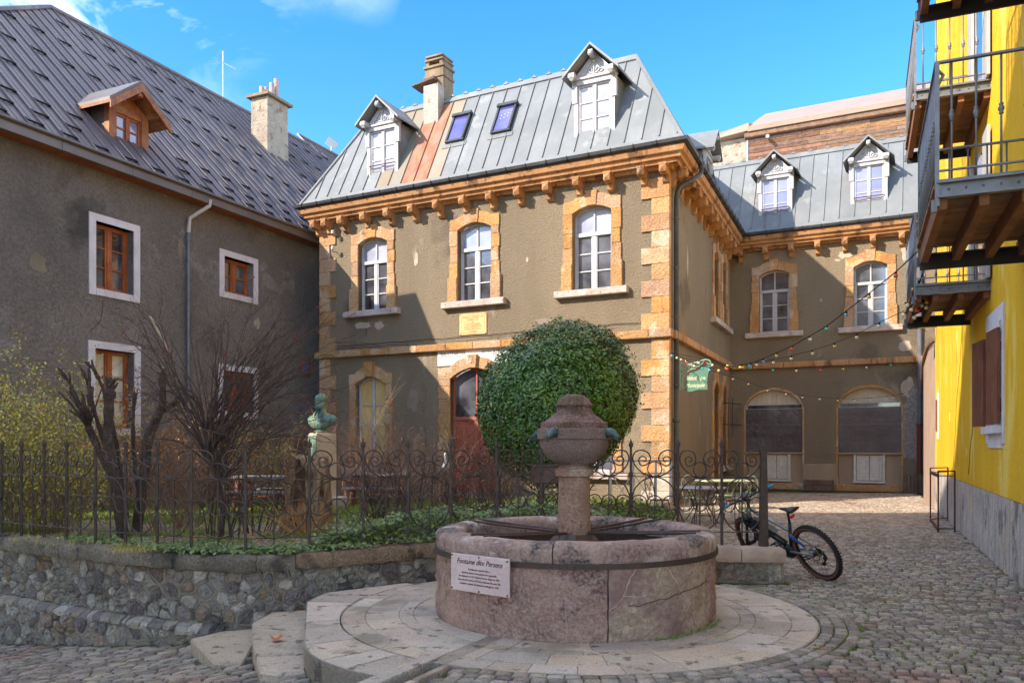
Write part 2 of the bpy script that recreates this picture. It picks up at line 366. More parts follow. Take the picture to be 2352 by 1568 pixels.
mat('pink_marble_light', (.70, .51, .33), (.46, .30, .22), scale=2.0, rough=.75, bump=1.0, bscale=22, grain=(26, (.27, .16, .12), .55), spots=(.84, .68, .46), spot_scale=3.4, spot_t=.60, spots2=(.40, .23, .20), s2_scale=1.6, s2_t=.52, vor=(3.0, (.82, .64, .40), .014), bdist=.06)
mat('rim_marble', (.60, .37, .27), (.27, .13, .10), scale=2.6, rough=.7, bump=1.0, bscale=20, grain=(36, (.74, .57, .47), .5), spots=(.06, .042, .034), spot_scale=2.0, spot_t=.535, spots2=(.78, .64, .54), s2_scale=3.4, s2_t=.56, bdist=.08)
mat('bowl_stone', (.40, .27, .21), (.28, .19, .155), scale=4, rough=.88, bump=1.0, bscale=40, grain=(55, (.14, .09, .07), .6), spots=(.50, .38, .31), spot_scale=3, spot_t=.60, bdist=.04)
mat('lid_stone', (.60, .36, .28), (.40, .225, .18), scale=5, rough=.9, bump=1.0, bscale=30, grain=(42, (.15, .075, .06), .8), spots=(.28, .19, .09), spot_scale=5, spot_t=.55, bdist=.10)
mat('column_stone', (.56, .34, .22), (.42, .245, .155), scale=4, rough=.85, bump=1.0, bscale=30, grain=(40, (.20, .10, .07), .55), spots=(.27, .12, .075), spot_scale=5, spot_t=.58, spots2=(.62, .46, .34), s2_scale=3, s2_t=.58, bdist=.04)
mat('bronze_green', (.13, .17, .16), (.06, .085, .085), scale=12, rough=.5, metal=.5, bump=.6, bscale=50)
mat('bust_bronze', (.22, .37, .30), (.075, .13, .11), scale=7, rough=.65, metal=.2, streak=True, bump=.5, bscale=30, spots=(.24, .27, .07), spot_scale=6, spot_t=.56)
mat('pedestal_green', (.28, .36, .27), (.17, .24, .17), scale=3, streak=True, bump=.4, bscale=25)
mat('pedestal_stone', (.56, .42, .27), (.44, .33, .22), scale=3, bump=.4, bscale=25, spots=(.33, .32, .09), spot_scale=2, spot_t=.62)
mat('wet_stone', (.055, .035, .027), (.12, .06, .04), scale=4, rough=.35, bump=.4, bscale=15)
mat('water', (.02, .022, .02), rough=.03, spec=.8, coat=.5)
mat('marble_plate', (.70, .53, .47), (.60, .44, .40), scale=6, rough=.45, vor=(17, (.62, .15, .16), .035))
mat('ink', (.012, .012, .014), rough=.5)
mat('paving_stone', (.70, .55, .40), (.54, .43, .32), scale=2.5, rough=.78, bump=.8, bscale=25, spots=(.17, .13, .09), spot_scale=6.5, spot_t=.58, jit=.16, hjit=.008, grain=(50, (.30, .22, .16), .55), spots2=(.38, .30, .22), s2_scale=1.2, s2_t=.55, bdist=.04)
mat('cobble', (.64, .50, .36), (.42, .34, .255), scale=6, rough=.72, bump=1.0, bscale=60, jit=.36, hjit=.02, grain=(80, (.13, .105, .085), .6), spots2=(.50, .30, .20), s2_scale=.55, s2_t=.56, bdist=.03)
mat('cobble_mass', (.64, .50, .36), (.42, .34, .255), scale=6, rough=.72, bump=1.0, bscale=60, jit=.36, hjit=.02, island=True, grain=(80, (.13, .105, .085), .6), spots2=(.50, .30, .20), s2_scale=.55, s2_t=.56, bdist=.03)
mat('joint_soil', (.07, .055, .036), (.045, .038, .025), scale=2.2, bump=.6, bscale=40, spots=(.085, .125, .015), spot_scale=1.1, spot_t=.45)
mat('moss', (.075, .12, .014), (.12, .15, .025), scale=5, bump=.5, bscale=60)
mat('grass', (.15, .25, .025), (.25, .27, .05), scale=1.6, jit=.35, island=True, rough=.8)
mat('soil', (.17, .13, .09), (.24, .20, .11), scale=3, bump=1.0, bscale=14, spots=(.10, .15, .03), spot_scale=1.6, spot_t=.52, bdist=.05)
mat('mortar', (.50, .40, .29), (.31, .25, .185), scale=1.8, bump=1.0, bscale=18, spots=(.13, .11, .085), spot_scale=2.4, spot_t=.56, bdist=.05, grain=(40, (.2, .16, .12), .4))
mat('rubble_grey', (.60, .49, .37), (.34, .275, .22), scale=9, rough=.9, bump=1.0, bscale=22, grain=(34, (.82, .72, .58), .5), jit=.3, hjit=.012, bdist=.08)
mat('rubble_dark', (.34, .265, .225), (.19, .15, .135), scale=9, rough=.85, bump=1.0, bscale=22, grain=(30, (.55, .46, .38), .45), jit=.3, hjit=.025, bdist=.08)
mat('rubble_ochre', (.50, .33, .20), (.29, .175, .11), scale=9, rough=.9, bump=1.0, bscale=22, grain=(30, (.62, .50, .38), .5), jit=.3, hjit=.012, bdist=.10)
mat('coping', (.42, .335, .235), (.22, .175, .12), scale=2.6, rough=.9, bump=1.0, bscale=16, grain=(36, (.08, .065, .05), .6), spots=(.11, .09, .065), spot_scale=1.8, spot_t=.54, jit=.16, bdist=.08)
mat('coping_warm', (.56, .38, .22), (.34, .23, .14), scale=2.6, rough=.9, bump=1.0, bscale=16, grain=(36, (.12, .08, .05), .6), spots=(.13, .09, .065), spot_scale=2.2, spot_t=.56, jit=.14, bdist=.10)
mat('coping_pink', (.58, .42, .30), (.44, .30, .22), scale=2.6, rough=.85, bump=.9, bscale=14, spots=(.32, .19, .14), spot_scale=2.2, spot_t=.57, jit=.1, bdist=.04)
mat('leaf_laurel', (.05, .125, .008), (.105, .20, .014), scale=2.6, rough=.36, spec=.6, jit=.5, hjit=.012, island=True)
mat('leaf_ivy', (.095, .155, .020), (.16, .19, .04), scale=4, rough=.42, spec=.5, jit=.5, hjit=.02, island=True)
mat('leaf_yellow', (.42, .40, .045), (.52, .38, .07), scale=3, rough=.55, jit=.45, hjit=.03, island=True)
mat('leaf_brown', (.55, .28, .07), (.42, .19, .07), scale=3, rough=.7, jit=.45, hjit=.02, island=True)
mat('twig_brown', (.19, .105, .07), (.30, .175, .11), scale=6, rough=.8)
mat('twig_dark', (.058, .034, .027), (.11, .065, .045), scale=6, rough=.8)
mat('twig_tan', (.50, .30, .20), (.38, .22, .15), scale=6, rough=.8)
mat('twig_olive', (.22, .19, .07), (.28, .19, .09), scale=6, rough=.8)
mat('bark', (.19, .11, .08), (.10, .06, .045), scale=9, rough=.9, bump=1.0, bscale=30, bdist=.06, spots=(.30, .21, .14), spot_scale=7, spot_t=.58, grain=(30, (.04, .03, .02), .6, (1, 1, .25)))
mat('bark_dark', (.05, .038, .032), (.08, .055, .042), scale=9, rough=.9, bump=.8, bscale=24)
mat('cut_wood', (.42, .27, .15), rough=.8)
mat('stump_wood', (.58, .27, .09), (.66, .48, .30), scale=2.6, streak=True, rough=.9, bump=1.0, bscale=14, spots=(.16, .08, .045), spot_scale=4.5, spot_t=.56, grain=(22, (.10, .05, .03), .7, (1, 1, .15)), bdist=.12)
mat('berry', (.22, .012, .02), rough=.3)
mat('tyre', (.016, .016, .017), rough=.8)
mat('tan_rubber', (.17, .062, .038), rough=.75)
mat('bike_silver', (.30, .29, .28), (.24, .235, .23), scale=8, rough=.35, metal=.4)
mat('bike_dark', (.03, .032, .036), rough=.35, metal=.3)
mat('bike_black', (.014, .014, .016), rough=.5)
mat('chrome', (.55, .55, .57), rough=.2, metal=1.0)
mat('blue_plastic', (.015, .06, .26), rough=.45)
mat('teal_grip', (.02, .20, .36), rough=.6)
mat('gold', (.68, .42, .06), rough=.35, metal=.6)
mat('red_plastic', (.62, .02, .015), rough=.3)
mat('mint_metal', (.50, .58, .33), (.58, .64, .42), scale=8, rough=.45)
mat('grey_top', (.46, .44, .46), (.38, .37, .39), scale=6, rough=.35, metal=.2)
mat('sign_green', (.10, .235, .135), (.085, .19, .15), scale=5, rough=.45)
mat('sign_iron_green', (.26, .42, .30), rough=.5)
mat('cream_letter', (.85, .77, .45), rough=.4)
mat('faded_letter', (.14, .12, .13), rough=.6)
mat('panel_white', (.80, .77, .70), (.74, .70, .62), scale=1.2, rough=.5)
mat('brass', (.70, .50, .22), (.72, .30, .12), scale=2.4, rough=.4, metal=.2)
mat('letter_green', (.10, .13, .05), rough=.5)
mat('door_wood', (.46, .135, .075), (.38, .10, .055), scale=3, rough=.45, grain=(8, (.2, .05, .03), .3, (1, 1, .2)))
mat('pipe_grey', (.20, .205, .22), (.14, .145, .16), scale=3, rough=.5, metal=.35)
mat('pipe_white', (.55, .49, .44), rough=.5)
mat('pipe_olive', (.15, .14, .10), (.10, .09, .07), scale=3, rough=.6, metal=.2)
mat('red_iron', (.16, .035, .03), rough=.6)
mat('cable', (.01, .01, .011), rough=.6)
mat('bulb_red', (.85, .04, .02), rough=.15, coat=.6)
mat('bulb_yellow', (.86, .50, .06), rough=.15, coat=.6)
mat('bulb_cream', (.85, .74, .42), rough=.15, coat=.6)
mat('bulb_green', (.02, .50, .32), rough=.15, coat=.6)
mat('bulb_blue', (.10, .34, .62), rough=.15, coat=.6)
mat('bulb_clear', (.62, .68, .74), rough=.1, coat=.8)
mat('white_plastic', (.56, .56, .56), rough=.45)
mat('bench_red', (.22, .07, .035), rough=.7)
mat('bench_grey', (.28, .235, .21), (.20, .17, .15), scale=4, rough=.8)
mat('dry_leaf', (.48, .13, .03), rough=.7)
mat('pallet_wood', (.26, .17, .11), (.17, .11, .075), scale=6, rough=.85, jit=.25, grain=(8, (.06, .04, .03), .5, (1, 1, .2)))
mat('box_wood', (.10, .055, .04), (.17, .11, .085), scale=5, rough=.8, jit=.2)
mat('town_paving', (.56, .46, .35), (.46, .38, .29), scale=1.5, bump=.3, bscale=12)  # unseen ground beyond the setts, toned pale to bounce warm light into the shade
mat('plaster_patch', (.56, .47, .36), (.44, .36, .27), scale=5, bump=.8, bscale=24, bdist=.05)
mat('plaster_dark', (.30, .24, .17), (.22, .18, .13), scale=4, bump=.8, bscale=24, bdist=.05)
mat('yellow_pale', (.84, .62, .14), (.76, .52, .08), scale=5, bump=.5, bscale=20)
# ------------------------------------------------------------------ places
U = (.887, -.4615); V = (.407, .914)
A = (4.074, 21.0)
LF = Fr(A, U); SD = Fr(A, V)
B_ = (A[0] + SD.d[0] * 10.22, A[1] + SD.d[1] * 10.22); BK = Fr(B_, U)
C_ = (A[0] - LF.d[0] * 11.63, A[1] - LF.d[1] * 11.63)
L0 = (C_[0] + SD.d[0] * 8, C_[1] + SD.d[1] * 8); D_ = (B_[0] + BK.d[0] * 7.9, B_[1] + BK.d[1] * 7.9)
PLAN = [L0, C_, A, B_, D_]
LS = Fr(C_, (-V[0], -V[1]))
LW = Fr((-7.54, 26.0), V)
YW = Fr((5.88, 9.25), (.4356, 1), flip=True)
FX, FY, FR_ = .624, 8.07, 1.37          # fountain axis and radius

def gz(x, y):
    """height of the street surface: level in the alley, falling to the left"""
    t = max(0.0, -.25 - x); return -.13 * t - .012 * t * t * (t < 3) - (.108 if t >= 3 else 0)

# ------------------------------------------------------------------ off-stage street houses (their shade falls on the square)
for lab, y0, y1, x0, x1, h in (('tall pale rendered house across the lane, beside the square', -9, 4.9, -16, -9, 16.5), ('lower pale rendered house joined to the tall one across the lane', 4.95, 8.7, -22, -9.2, 13.9)):
    th = thing('street_house', lab, 'house', ((x0 + x1) / 2, (y0 + y1) / 2, -2))
    m = MB(); m.slab([(x0, y0), (x1, y0), (x1, y1), (x0, y1)], -3, h); m.build('wall', 'cream_plaster', th)
    m = MB(); m.slab([(x0 - .3, y0 - (.3 if y0 < 4 else 0)), (x1 + .3, y0 - (.3 if y0 < 4 else 0)), (x1 + .3, y1 + (.3 if y1 > 5 or y1 < 0 else 0)), (x0 - .3, y1 + (.3 if y1 > 5 or y1 < 0 else 0))], h + .01, h + .25); m.build('roof', 'brown_metal', th)
    for fl in range(3):
        for k in range(int((y1 - y0) / 3) if x1 < 0 else 6):
            m = MB()
            if x1 < 0: m.box((x1 + .02, y0 + 1.6 + k * 3, 2.5 + fl * 3.4), .06, 1.1, 1.7)
            else: m.box((x0 + 2 + k * 3.8, y1 + .02, 2.5 + fl * 3), 1.1, .06, 1.7)
            m.build('window', 'glass_dark', th)

# ------------------------------------------------------------------ library building
LIB = thing('library_building', 'old two storey public library with brown render, orange stone trim and zinc mansard roof', 'library', (A[0], A[1], 0))
def wall(fr, u0, u1, z0, z1, holes, m, parent, name='wall', depth=.34, o=0.0, kind=None):
    us = sorted({u0, u1} | {x for h in holes for x in h[:2]}); zs = sorted({z0, z1} | {x for h in holes for x in h[2:4]})
    b = MB()
    for i in range(len(us) - 1):
        for j in range(len(zs) - 1):
            uc, zc = (us[i] + us[i + 1]) / 2, (zs[j] + zs[j + 1]) / 2
            if any(h[0] < uc < h[1] and h[2] < zc < h[3] for h in holes): continue
            b.add([fr.p(us[i], o, zs[j]), fr.p(us[i + 1], o, zs[j]), fr.p(us[i + 1], o, zs[j + 1]), fr.p(us[i], o, zs[j + 1])], [(0, 1, 2, 3)])
    for a, c, d, e in [h[:4] for h in holes]:
        for p, q in (((a, d), (a, e)), ((c, d), (c, e)), ((a, e), (c, e)), ((a, d), (c, d))):
            b.add([fr.p(p[0], o, p[1]), fr.p(q[0], o, q[1]), fr.p(q[0], o - depth, q[1]), fr.p(p[0], o - depth, p[1])], [(0, 1, 2, 3)])
    return b.build(name, m, parent, kind=kind, fix=False)

def arch_window(fr, uc, w, z0, zc, rise, parent, bays=True, style='upper', stone='orange_stone', panes=('glass_sky', 'glass_dark'), sill=True, rows=3, tz=None, jw=.25, frame_m='white_paint', key=False, name='window', door=False, label=None):
    hw = w / 2; zs = zc - rise; fo, fi = -.17, -.25
    it = lambda u: zs + rise * (1 - (u / hw) ** 2) if abs(u) <= hw else zs - rise * 2 * (abs(u) / hw - 1)
    f = MB(); t = .055
    for s in (-1, 1): f.fbox(fr, uc + s * hw - (t if s > 0 else 0), uc + s * hw + (t if s < 0 else 0), z0, zs, fi, fo)
    n = 8; us = [-hw + w * i / n for i in range(n + 1)]
    for i in range(n):
        a, b = us[i], us[i + 1]; f.prism([(uc + a, it(a) - t), (uc + b, it(b) - t), (uc + b, it(b)), (uc + a, it(a))], fr, fi, fo)
    f.fbox(fr, uc - hw + t, uc + hw - t, z0, z0 + .07, fi, fo)
    pan = []
    if tz:
        f.fbox(fr, uc - hw + t, uc + hw - t, tz - .05, tz + .05, fi, fo + .03)
        f.fbox(fr, uc - .022, uc + .022, tz + .05, zc - t, fi, fo)
        for s in (-1, 1):
            a, b = (uc + .022, uc + hw - t) if s > 0 else (uc - hw + t, uc - .022)
            k = [a + (b - a) * i / 4 for i in range(5)]
            pan.append(([(a, tz + .05)] + [(b, tz + .05)] + [(x, it(x - uc) - t) for x in k[::-1]], panes[0]))
        ztop = tz - .05
    else: ztop = None
    f.fbox(fr, uc - .05, uc + .05, z0 + .07, (ztop or zc - t), fi, fo + .015)
    H_ = (ztop or zs) - (z0 + .07)
    for s in (-1, 1):
        a, b = (uc + .05, uc + hw - t) if s > 0 else (uc - hw + t, uc - .05)
        if ztop:
            f.fbox(fr, a, a + .035, z0 + .07, ztop, fi + .01, fo); f.fbox(fr, b - .035, b, z0 + .07, ztop, fi + .01, fo); a += .035; b -= .035
        for r in range(rows):
            za = z0 + .07 + H_ * r / rows; zb = z0 + .07 + H_ * (r + 1) / rows
            if r: f.fbox(fr, a, b, za - .016, za + .016, fi + .01, fo - .01)
            if r == rows - 1 and not ztop:
                k = [a + (b - a) * i / 4 for i in range(5)]; pan.append(([(a, za), (b, za)] + [(x, it(x - uc) - t) for x in k[::-1]], panes[1]))
            else: pan.append(([(a, za), (b, za), (b, zb), (a, zb)], panes[1]))
    win = f.build(name, frame_m, parent, label=label)
    for poly, pm in pan: MB().prism(poly, fr, fi + .02, fi + .035).build('pane', pm, win)
    # jambs
    o1 = .055; bb = .72 if style == 'upper' else 0
    if stone:
        for s in (-1, 1):
            z = z0
            if bb:
                a, b = sorted((uc + s * hw, uc + s * (hw + jw + .07))); MB().cbox(fr, a, b, z0, z0 + bb, -.16, o1 + .045, .012).build('base_block', stone, win); z += bb
            i = 0
            while z < zs - .12:
                h = min(ru(.36, .5), zs - z); h = zs - z if zs - z - h < .2 else h
                ww = jw + (.0 if i % 2 else .03); a, b = sorted((uc + s * hw, uc + s * (hw + ww)))
                MB().cbox(fr, a, b, z + .004, z + h - .004, -.16, o1 + ru(-.006, .006), .009).build('jamb_stone', stone, win); z += h; i += 1
            # shoulder, arch stones
            th = .34; br = hw * .56; ko = .17
            A1 = [(s * hw, zs)] + [(s * (hw - (hw - br) * i / 3), it(hw - (hw - br) * i / 3)) for i in range(1, 4)]
            top = it(br) + th
            sh = A1 + [(s * (br + .07), top), (s * (hw + .02), zs + .345), (s * (hw + jw + .02), zs + .33), (s * (hw + jw + .02), zs)]
            MB().prism([(uc + u, z) for u, z in sh], fr, -.16, o1, .008).build('arch_stone', stone, win)
            A2 = [(s * br, it(br))] + [(s * (br - (br - ko * .8) * i / 3), it(br - (br - ko * .8) * i / 3)) for i in range(1, 4)]
            MB().prism([(uc + u, z) for u, z in A2 + [(s * ko, zc + th - .012), (s * (br + .07), top)]], fr, -.16, o1, .008).build('arch_stone', stone, win)
        kp = .1 if key else .03; kh = (.385 if door or name == 'door' else .46) if key else .40
        kk = MB().prism([(uc - ko * .8, it(ko * .8)), (uc, zc), (uc + ko * .8, it(ko * .8)), (uc + ko, zc + kh), (uc - ko, zc + kh)], fr, -.16, o1 + kp, .008).build('keystone', stone, win)
        if key:
            m = MB(); g = lambda u, z: fr.p(uc + u, o1 + kp + .004, zc + .22 + z)
            m.tube(cr([g(-.06, .14), g(-.09, .02), g(-.03, -.1), g(.03, -.03), g(-.02, .05)], 4), .012, 4); m.tube(cr([g(.07, .13), g(.05, .0), g(.09, -.1)], 4), .012, 4); m.tube([g(-.04, .1), g(.04, .12)], .012, 4)
            m.build('carving', stone, win)
    if sill:
        a = hw + jw + .24
        MB().cbox(fr, uc - a, uc + a, z0 - .19, z0 - .003, -.16, .20, .015, .004).build('sill', 'sill_stone', win)
    return win

upper = [(-9.53, 1.14), (-5.83, 1.14), (-2.13, 1.14)]
holesF = [(u - w / 2, u + w / 2, 5.87, 8.16) for u, w in upper] + [(-9.62 - .58, -9.62 + .58, .9, 3.78), (-5.86 - .8, -5.86 + .8, .25, 3.9), (-2.1 - .58, -2.1 + .58, .9, 3.78)]
wall(LF, -11.63, 0, -.1, 9.0, holesF, 'brown_render', LIB)
wall(LS, -8, 0, -.1, 9.0, [], 'brown_render', LIB)
for u, w in upper:
    arch_window(LF, u, w, 5.87, 8.16, .17, LIB, tz=7.42)
arch_window(LF, -9.62, 1.16, .9, 3.78, .24, LIB, style='ground', panes=('glass_yellow', 'glass_yellow'), rows=4, key=True, jw=.24, sill=True, frame_m='white_paint')
arch_window(LF, -2.1, 1.16, .9, 3.78, .24, LIB, style='ground', panes=('glass_dark', 'glass_dark'), rows=4, key=True, jw=.24)
# entrance door with its stone surround
dr = arch_window(LF, -5.86, 1.6, .25, 3.9, .30, LIB, style='ground', panes=('glass_dark', 'glass_dark'), rows=1, key=True, jw=.40, sill=False, frame_m='door_wood', tz=2.42, name='door', label='arched brown red double door with glazed fanlight')
for s in (-1, 1):
    u0, u1 = sorted((-5.86 + s * .06, -5.86 + s * .74)); MB().fbox(LF, u0, u1, .27, 2.36, -.24, -.205).build('door_leaf', 'door_wood', dr)
    for z0, z1 in ((.4, 1.1), (1.25, 2.2)):
        for a, b in ((u0 + .06, (u0 + u1) / 2 - .03), ((u0 + u1) / 2 + .03, u1 - .06)): MB().cbox(LF, a, b, z0, z1, -.21, -.185, .02).build('door_panel', 'door_wood', dr)
MB().lathe([(.2, 0), (.2, .03)], LF.p(-5.45, -.13, 2.72), 20, M=Matrix.Rotation(math.radians(90), 3, LF.d[0:2] + (0,))).build('round_notice', 'bulb_cream', dr)
# side-wall openings
wall(SD, 0, 10.22, -.1, 9.0, [(6.55, 7.45, 5.87, 8.16), (8.2, 9.1, 5.87, 8.16), (6.5, 7.5, .1, 3.75), (8.25, 9.15, .9, 3.75)], 'brown_render', LIB)
for u in (7.0, 8.65): arch_window(SD, u, .9, 5.87, 8.16, .16, LIB, tz=7.42, jw=.24)
arch_window(SD, 7.0, 1.0, .1, 3.75, .3, LIB, style='ground', rows=1, frame_m='door_wood', panes=('glass_dark', 'door_wood'), tz=2.5, sill=False, name='door', jw=.22)
arch_window(SD, 8.7, .9, .9, 3.75, .3, LIB, style='ground', rows=3, panes=('glass_dark', 'glass_dark'), jw=.2)
# rear wing
wall(BK, 0, 7.9, -.1, 9.0, [(1.045, 2.115, 5.76, 8.04), (4.285, 5.355, 5.76, 8.04), (.516, 2.60, 0, 3.7), (3.745, 5.82, 0, 3.7)], 'brown_render', LIB)
for u in (1.58, 4.82): arch_window(BK, u, 1.07, 5.76, 8.04, .17, LIB, tz=7.30, panes=('glass_dark', 'glass_dark'))
for uc in (1.558, 4.7825):
    hw = 1.04; it = lambda u: 3.03 + .67 * math.sqrt(max(0, 1 - (u / hw) ** 2)) ** 1.25
    n = 12; us = [-hw + 2 * hw * i / n for i in range(n + 1)]
    f = MB()
    for i in range(n): f.prism([(uc + us[i], it(us[i])), (uc + us[i + 1], it(us[i + 1])), (uc + us[i + 1], 3.72), (uc + us[i], 3.72)], BK, -.1, .004)
    f.build('arch_spandrel', 'brown_render', LIB)
    f = MB()
    for i in range(n):
        a, b = us[i], us[i + 1]; f.prism([(uc + a, it(a) - .07), (uc + b, it(b) - .07), (uc + b, it(b) + .03), (uc + a, it(a) + .03)], BK, -.3, .012)
    for s in (-1, 1): a, b = sorted((uc + s * (hw + .03), uc + s * (hw - .03))); f.fbox(BK, a, b, 0.02, 3.03, -.3, .012)
    sf = f.build('shopfront', 'orange_stone', LIB, label='arched shopfront boarded with dark metal sheets')
    for i in range(11):
        a = uc - hw + .06 + i * (2 * hw - .12) / 11; b = a + (2 * hw - .12) / 11 - .008
        MB().prism([(a, 3.14), (b, 3.14), (b, it(b - uc) - .04), (a, it(a - uc) - .04)], BK, -.24, -.2).build('board', 'cream_plank', sf)
    m = MB(); m.fbox(BK, uc - .98, uc + .98, 3.10, 3.135, -.24, -.12); m.fbox(BK, uc - .98, uc + .98, 2.93, 2.965, -.24, -.12); m.fbox(BK, uc - 1.0, uc - .96, 2.9, 3.135, -.24, -.119); m.fbox(BK, uc + .96, uc + 1.0, 2.9, 3.135, -.24, -.119); m.build('transom_frame', 'white_paint', sf)
    MB().fbox(BK, uc - .96, uc + .96, 2.965, 3.10, -.22, -.19).build('pane', 'glass_dark', sf)
    for z0, z1 in ((1.36, 2.36), (2.365, 2.95)):
        m = MB(); m.fbox(BK, uc - 1.01, uc + 1.01, z0, z1, -.14, -.11)
        m.build('metal_sheet', 'sheet_metal', sf)
    m = MB()
    for z in (1.45, 2.3, 2.42):
        for k in range(22): m.ball(BK.p(uc - .96 + k * .0915, -.095, z), .012, n=5, m=3)
    m.build('rivets', 'dark_zinc', sf, kind='stuff')
    MB().fbox(BK, uc - 1.0, uc + 1.0, 0, 1.30, -.2, -.1).build('plinth_wall', 'shop_plaster', sf)
    MB().cbox(BK, uc - 1.04, uc + 1.04, 1.30, 1.36, -.2, .05, .01).build('ledge', 'shop_plaster', sf)
    MB().cbox(BK, uc - 1.08, uc + 1.08, 0, .24, -.1, .12, .02).build('step', 'orange_stone', sf)
    sc_ = uc + (.1 if uc < 3 else 0); m = MB()
    m.fbox(BK, sc_ - .5, sc_ - .42, .36, 1.29, -.1, .03); m.fbox(BK, sc_ + .42, sc_ + .5, .36, 1.29, -.1, .03); m.fbox(BK, sc_ - .52, sc_ + .52, .3, .37, -.1, .06)
    ff = m.build('hatch_frame', 'white_shutter', sf)
    for s in (-1, 1):
        a, b = sorted((sc_ + s * .012, sc_ + s * .41)); MB().cbox(BK, a, b, .39, 1.27, -.095, -.06, .01).build('hatch_door', 'white_shutter', sf)
        MB().cbox(BK, a + .07, b - .07, .5, 1.18, -.06, -.045, .012).build('hatch_panel', 'white_shutter', sf)
# patch of bared rubble beside the rear downpipe
def voronoi(pts, box):
    out = []
    for i, (x, y) in enumerate(pts):
        poly = [(box[0], box[1]), (box[2], box[1]), (box[2], box[3]), (box[0], box[3])]
        nb = sorted(((a - x) ** 2 + (b - y) ** 2, a, b) for j, (a, b) in enumerate(pts) if j != i)[:16]
        for _, a, b in nb:
            mx_, my = (a + x) / 2, (b + y) / 2; dx, dy = a - x, b - y
            poly = clip(poly, (mx_, my), (mx_ - dy, my + dx))
            if len(poly) < 3: break
        out.append(poly)
    return out
def relax(n, box, it=2, asp=1.0):
    pts = [(ru(box[0], box[2]), ru(box[1], box[3])) for _ in range(n)]
    for _ in range(it):
        c = voronoi(pts, box); pts = [(sum(p[0] for p in q) / len(q), sum(p[1] for p in q) / len(q)) if len(q) > 2 else pts[i] for i, q in enumerate(c)]
    return pts, voronoi(pts, box)
pb = MB()
pts, cells = relax(260, (5.85, .6, 6.9, 4.25), 1)
for (x, y), q in zip(pts, cells):
    lim = 6.0 + .35 * math.sin(y * 1.3 + 2.0) + (.35 if y > 3.6 or y < 1.2 else 0)
    if x < lim or len(q) < 3: continue
    q = [(x + (a - x) * .95, y + (b - y) * .95) for a, b in q]; pb.prism(q, BK, 0, ru(.015, .05), .02)
pb.build('bared_rubble', 'rubble_dark', LIB, kind='stuff')

# quoins
def quoins(fr, u_edge, s, z0, z1, wide, narrow, fr2=None, m='orange_stone'):
    z = z0; i = 0
    while z < z1 - .1:
        h = .43; h = z1 - z if z1 - z - h < .2 else h
        w = wide if i % 2 == 0 else narrow
        a, b = sorted((u_edge + s * -.045, u_edge + s * w))
        MB().cbox(fr, a, b, z + .004, z + h - .004, -.12, .05 + ru(-.004, .006), .010).build('quoin_stone', 'white_stone' if z < .85 else m, LIB, label='pale grey quoin block' if z < .85 else None)
        z += h; i += 1
quoins(LF, 0, -1, 0, 4.42, .72, .44); quoins(LF, 0, -1, 4.66, 8.62, .72, .44)
quoins(LF, -11.63, 1, 0, 4.42, .62, .38); quoins(LF, -11.63, 1, 4.66, 8.62, .62, .38)
MB().fbox(SD, -.04, .10, 0, 8.9, -.1, .044).build('corner_strip', 'orange_cornice', LIB)
# string course cut into stones
for seg, fr, u0, u1 in ((1, LF, -11.80, .13), (2, SD, .2, 10.15), (3, BK, .06, 7.8)):
    u = u0; i = 0
    while u < u1 - .05:
        l = min(ru(.75, 1.25), u1 - u); l = u1 - u if u1 - u - l < .4 else l
        MB().cbox(fr, u + .004, u + l - .004, 4.435, 4.645, -.05, .17, .02, .003).build('string_course_stone', 'orange_stone' if seg == 1 else 'orange_cornice', LIB); u += l; i += 1
# cornice, one stretch per wall
prof = [(-.05, 8.88), (.30, 8.88), (.32, 8.96), (.40, 8.98), (.42, 9.06), (.50, 9.10), (.53, 9.20), (.53, 9.24), (-.05, 9.24)]
for s_ in range(4): sweep(PLAN, prof, s_).build('cornice', 'orange_cornice', LIB)
sof = [(-.02, 8.80), (.12, 8.80), (.16, 8.878), (-.02, 8.878)]
for s_ in range(4): sweep(PLAN, sof, s_).build('bed_moulding', 'orange_cornice', LIB)
# corbels
def corbel_mesh():
    m = MB(); F0 = Fr((0, 0), (1, 0))
    m.prism([(-.11, 0), (.11, 0), (.11, -.055), (-.11, -.055)], F0, 0, .46)          # cap
    pr = [(0, -.055), (.40, -.055), (.40, -.14), (.36, -.25), (.25, -.27), (.20, -.235), (.16, -.30), (.15, -.40), (.08, -.455), (0, -.455)]
    n = len(pr); Vv = [F0.p(x, o, z) for x in (-.085, .085) for o, z in pr]
    m.add(Vv, [tuple(range(n)), tuple(range(2 * n - 1, n - 1, -1))] + [(i, (i + 1) % n, (i + 1) % n + n, i + n) for i in range(n)])
    f = [F0.p(-.09, .46, -.06), F0.p(.09, .46, -.06), F0.p(.09, .46, -.235), F0.p(-.09, .46, -.235)]
    m.hexa([F0.p(-.09, .39, -.235), F0.p(.09, .39, -.235), F0.p(.09, .39, -.06), F0.p(-.09, .39, -.06), F0.p(-.09, .45, -.235), F0.p(.09, .45, -.235), F0.p(.09, .45, -.06), F0.p(-.09, .45, -.06)])
    m.add([F0.p(-.088, .451, -.06), F0.p(.088, .451, -.06), F0.p(.088, .451, -.232), F0.p(-.088, .451, -.232), F0.p(0, .51, -.147)], [(0, 1, 4), (1, 2, 4), (2, 3, 4), (3, 0, 4)])
    return m.mesh('corbel', 'orange_cornice')
CM = corbel_mesh()
def corbel(fr, u): put(CM, 'corbel', fr.p(u, -.02, 8.878), LIB, rot=(0, 0, fr.rotz()))
uF = [-11.72, -11.16, -10.3, -9.42, -8.55, -7.7, -6.8, -5.97, -5.1, -4.15, -3.2, -2.15, -1.15, -.58, -.02]
uF = [-11.66, -11.2] + [-10.55 + i * .90 for i in range(12)][:12] + []
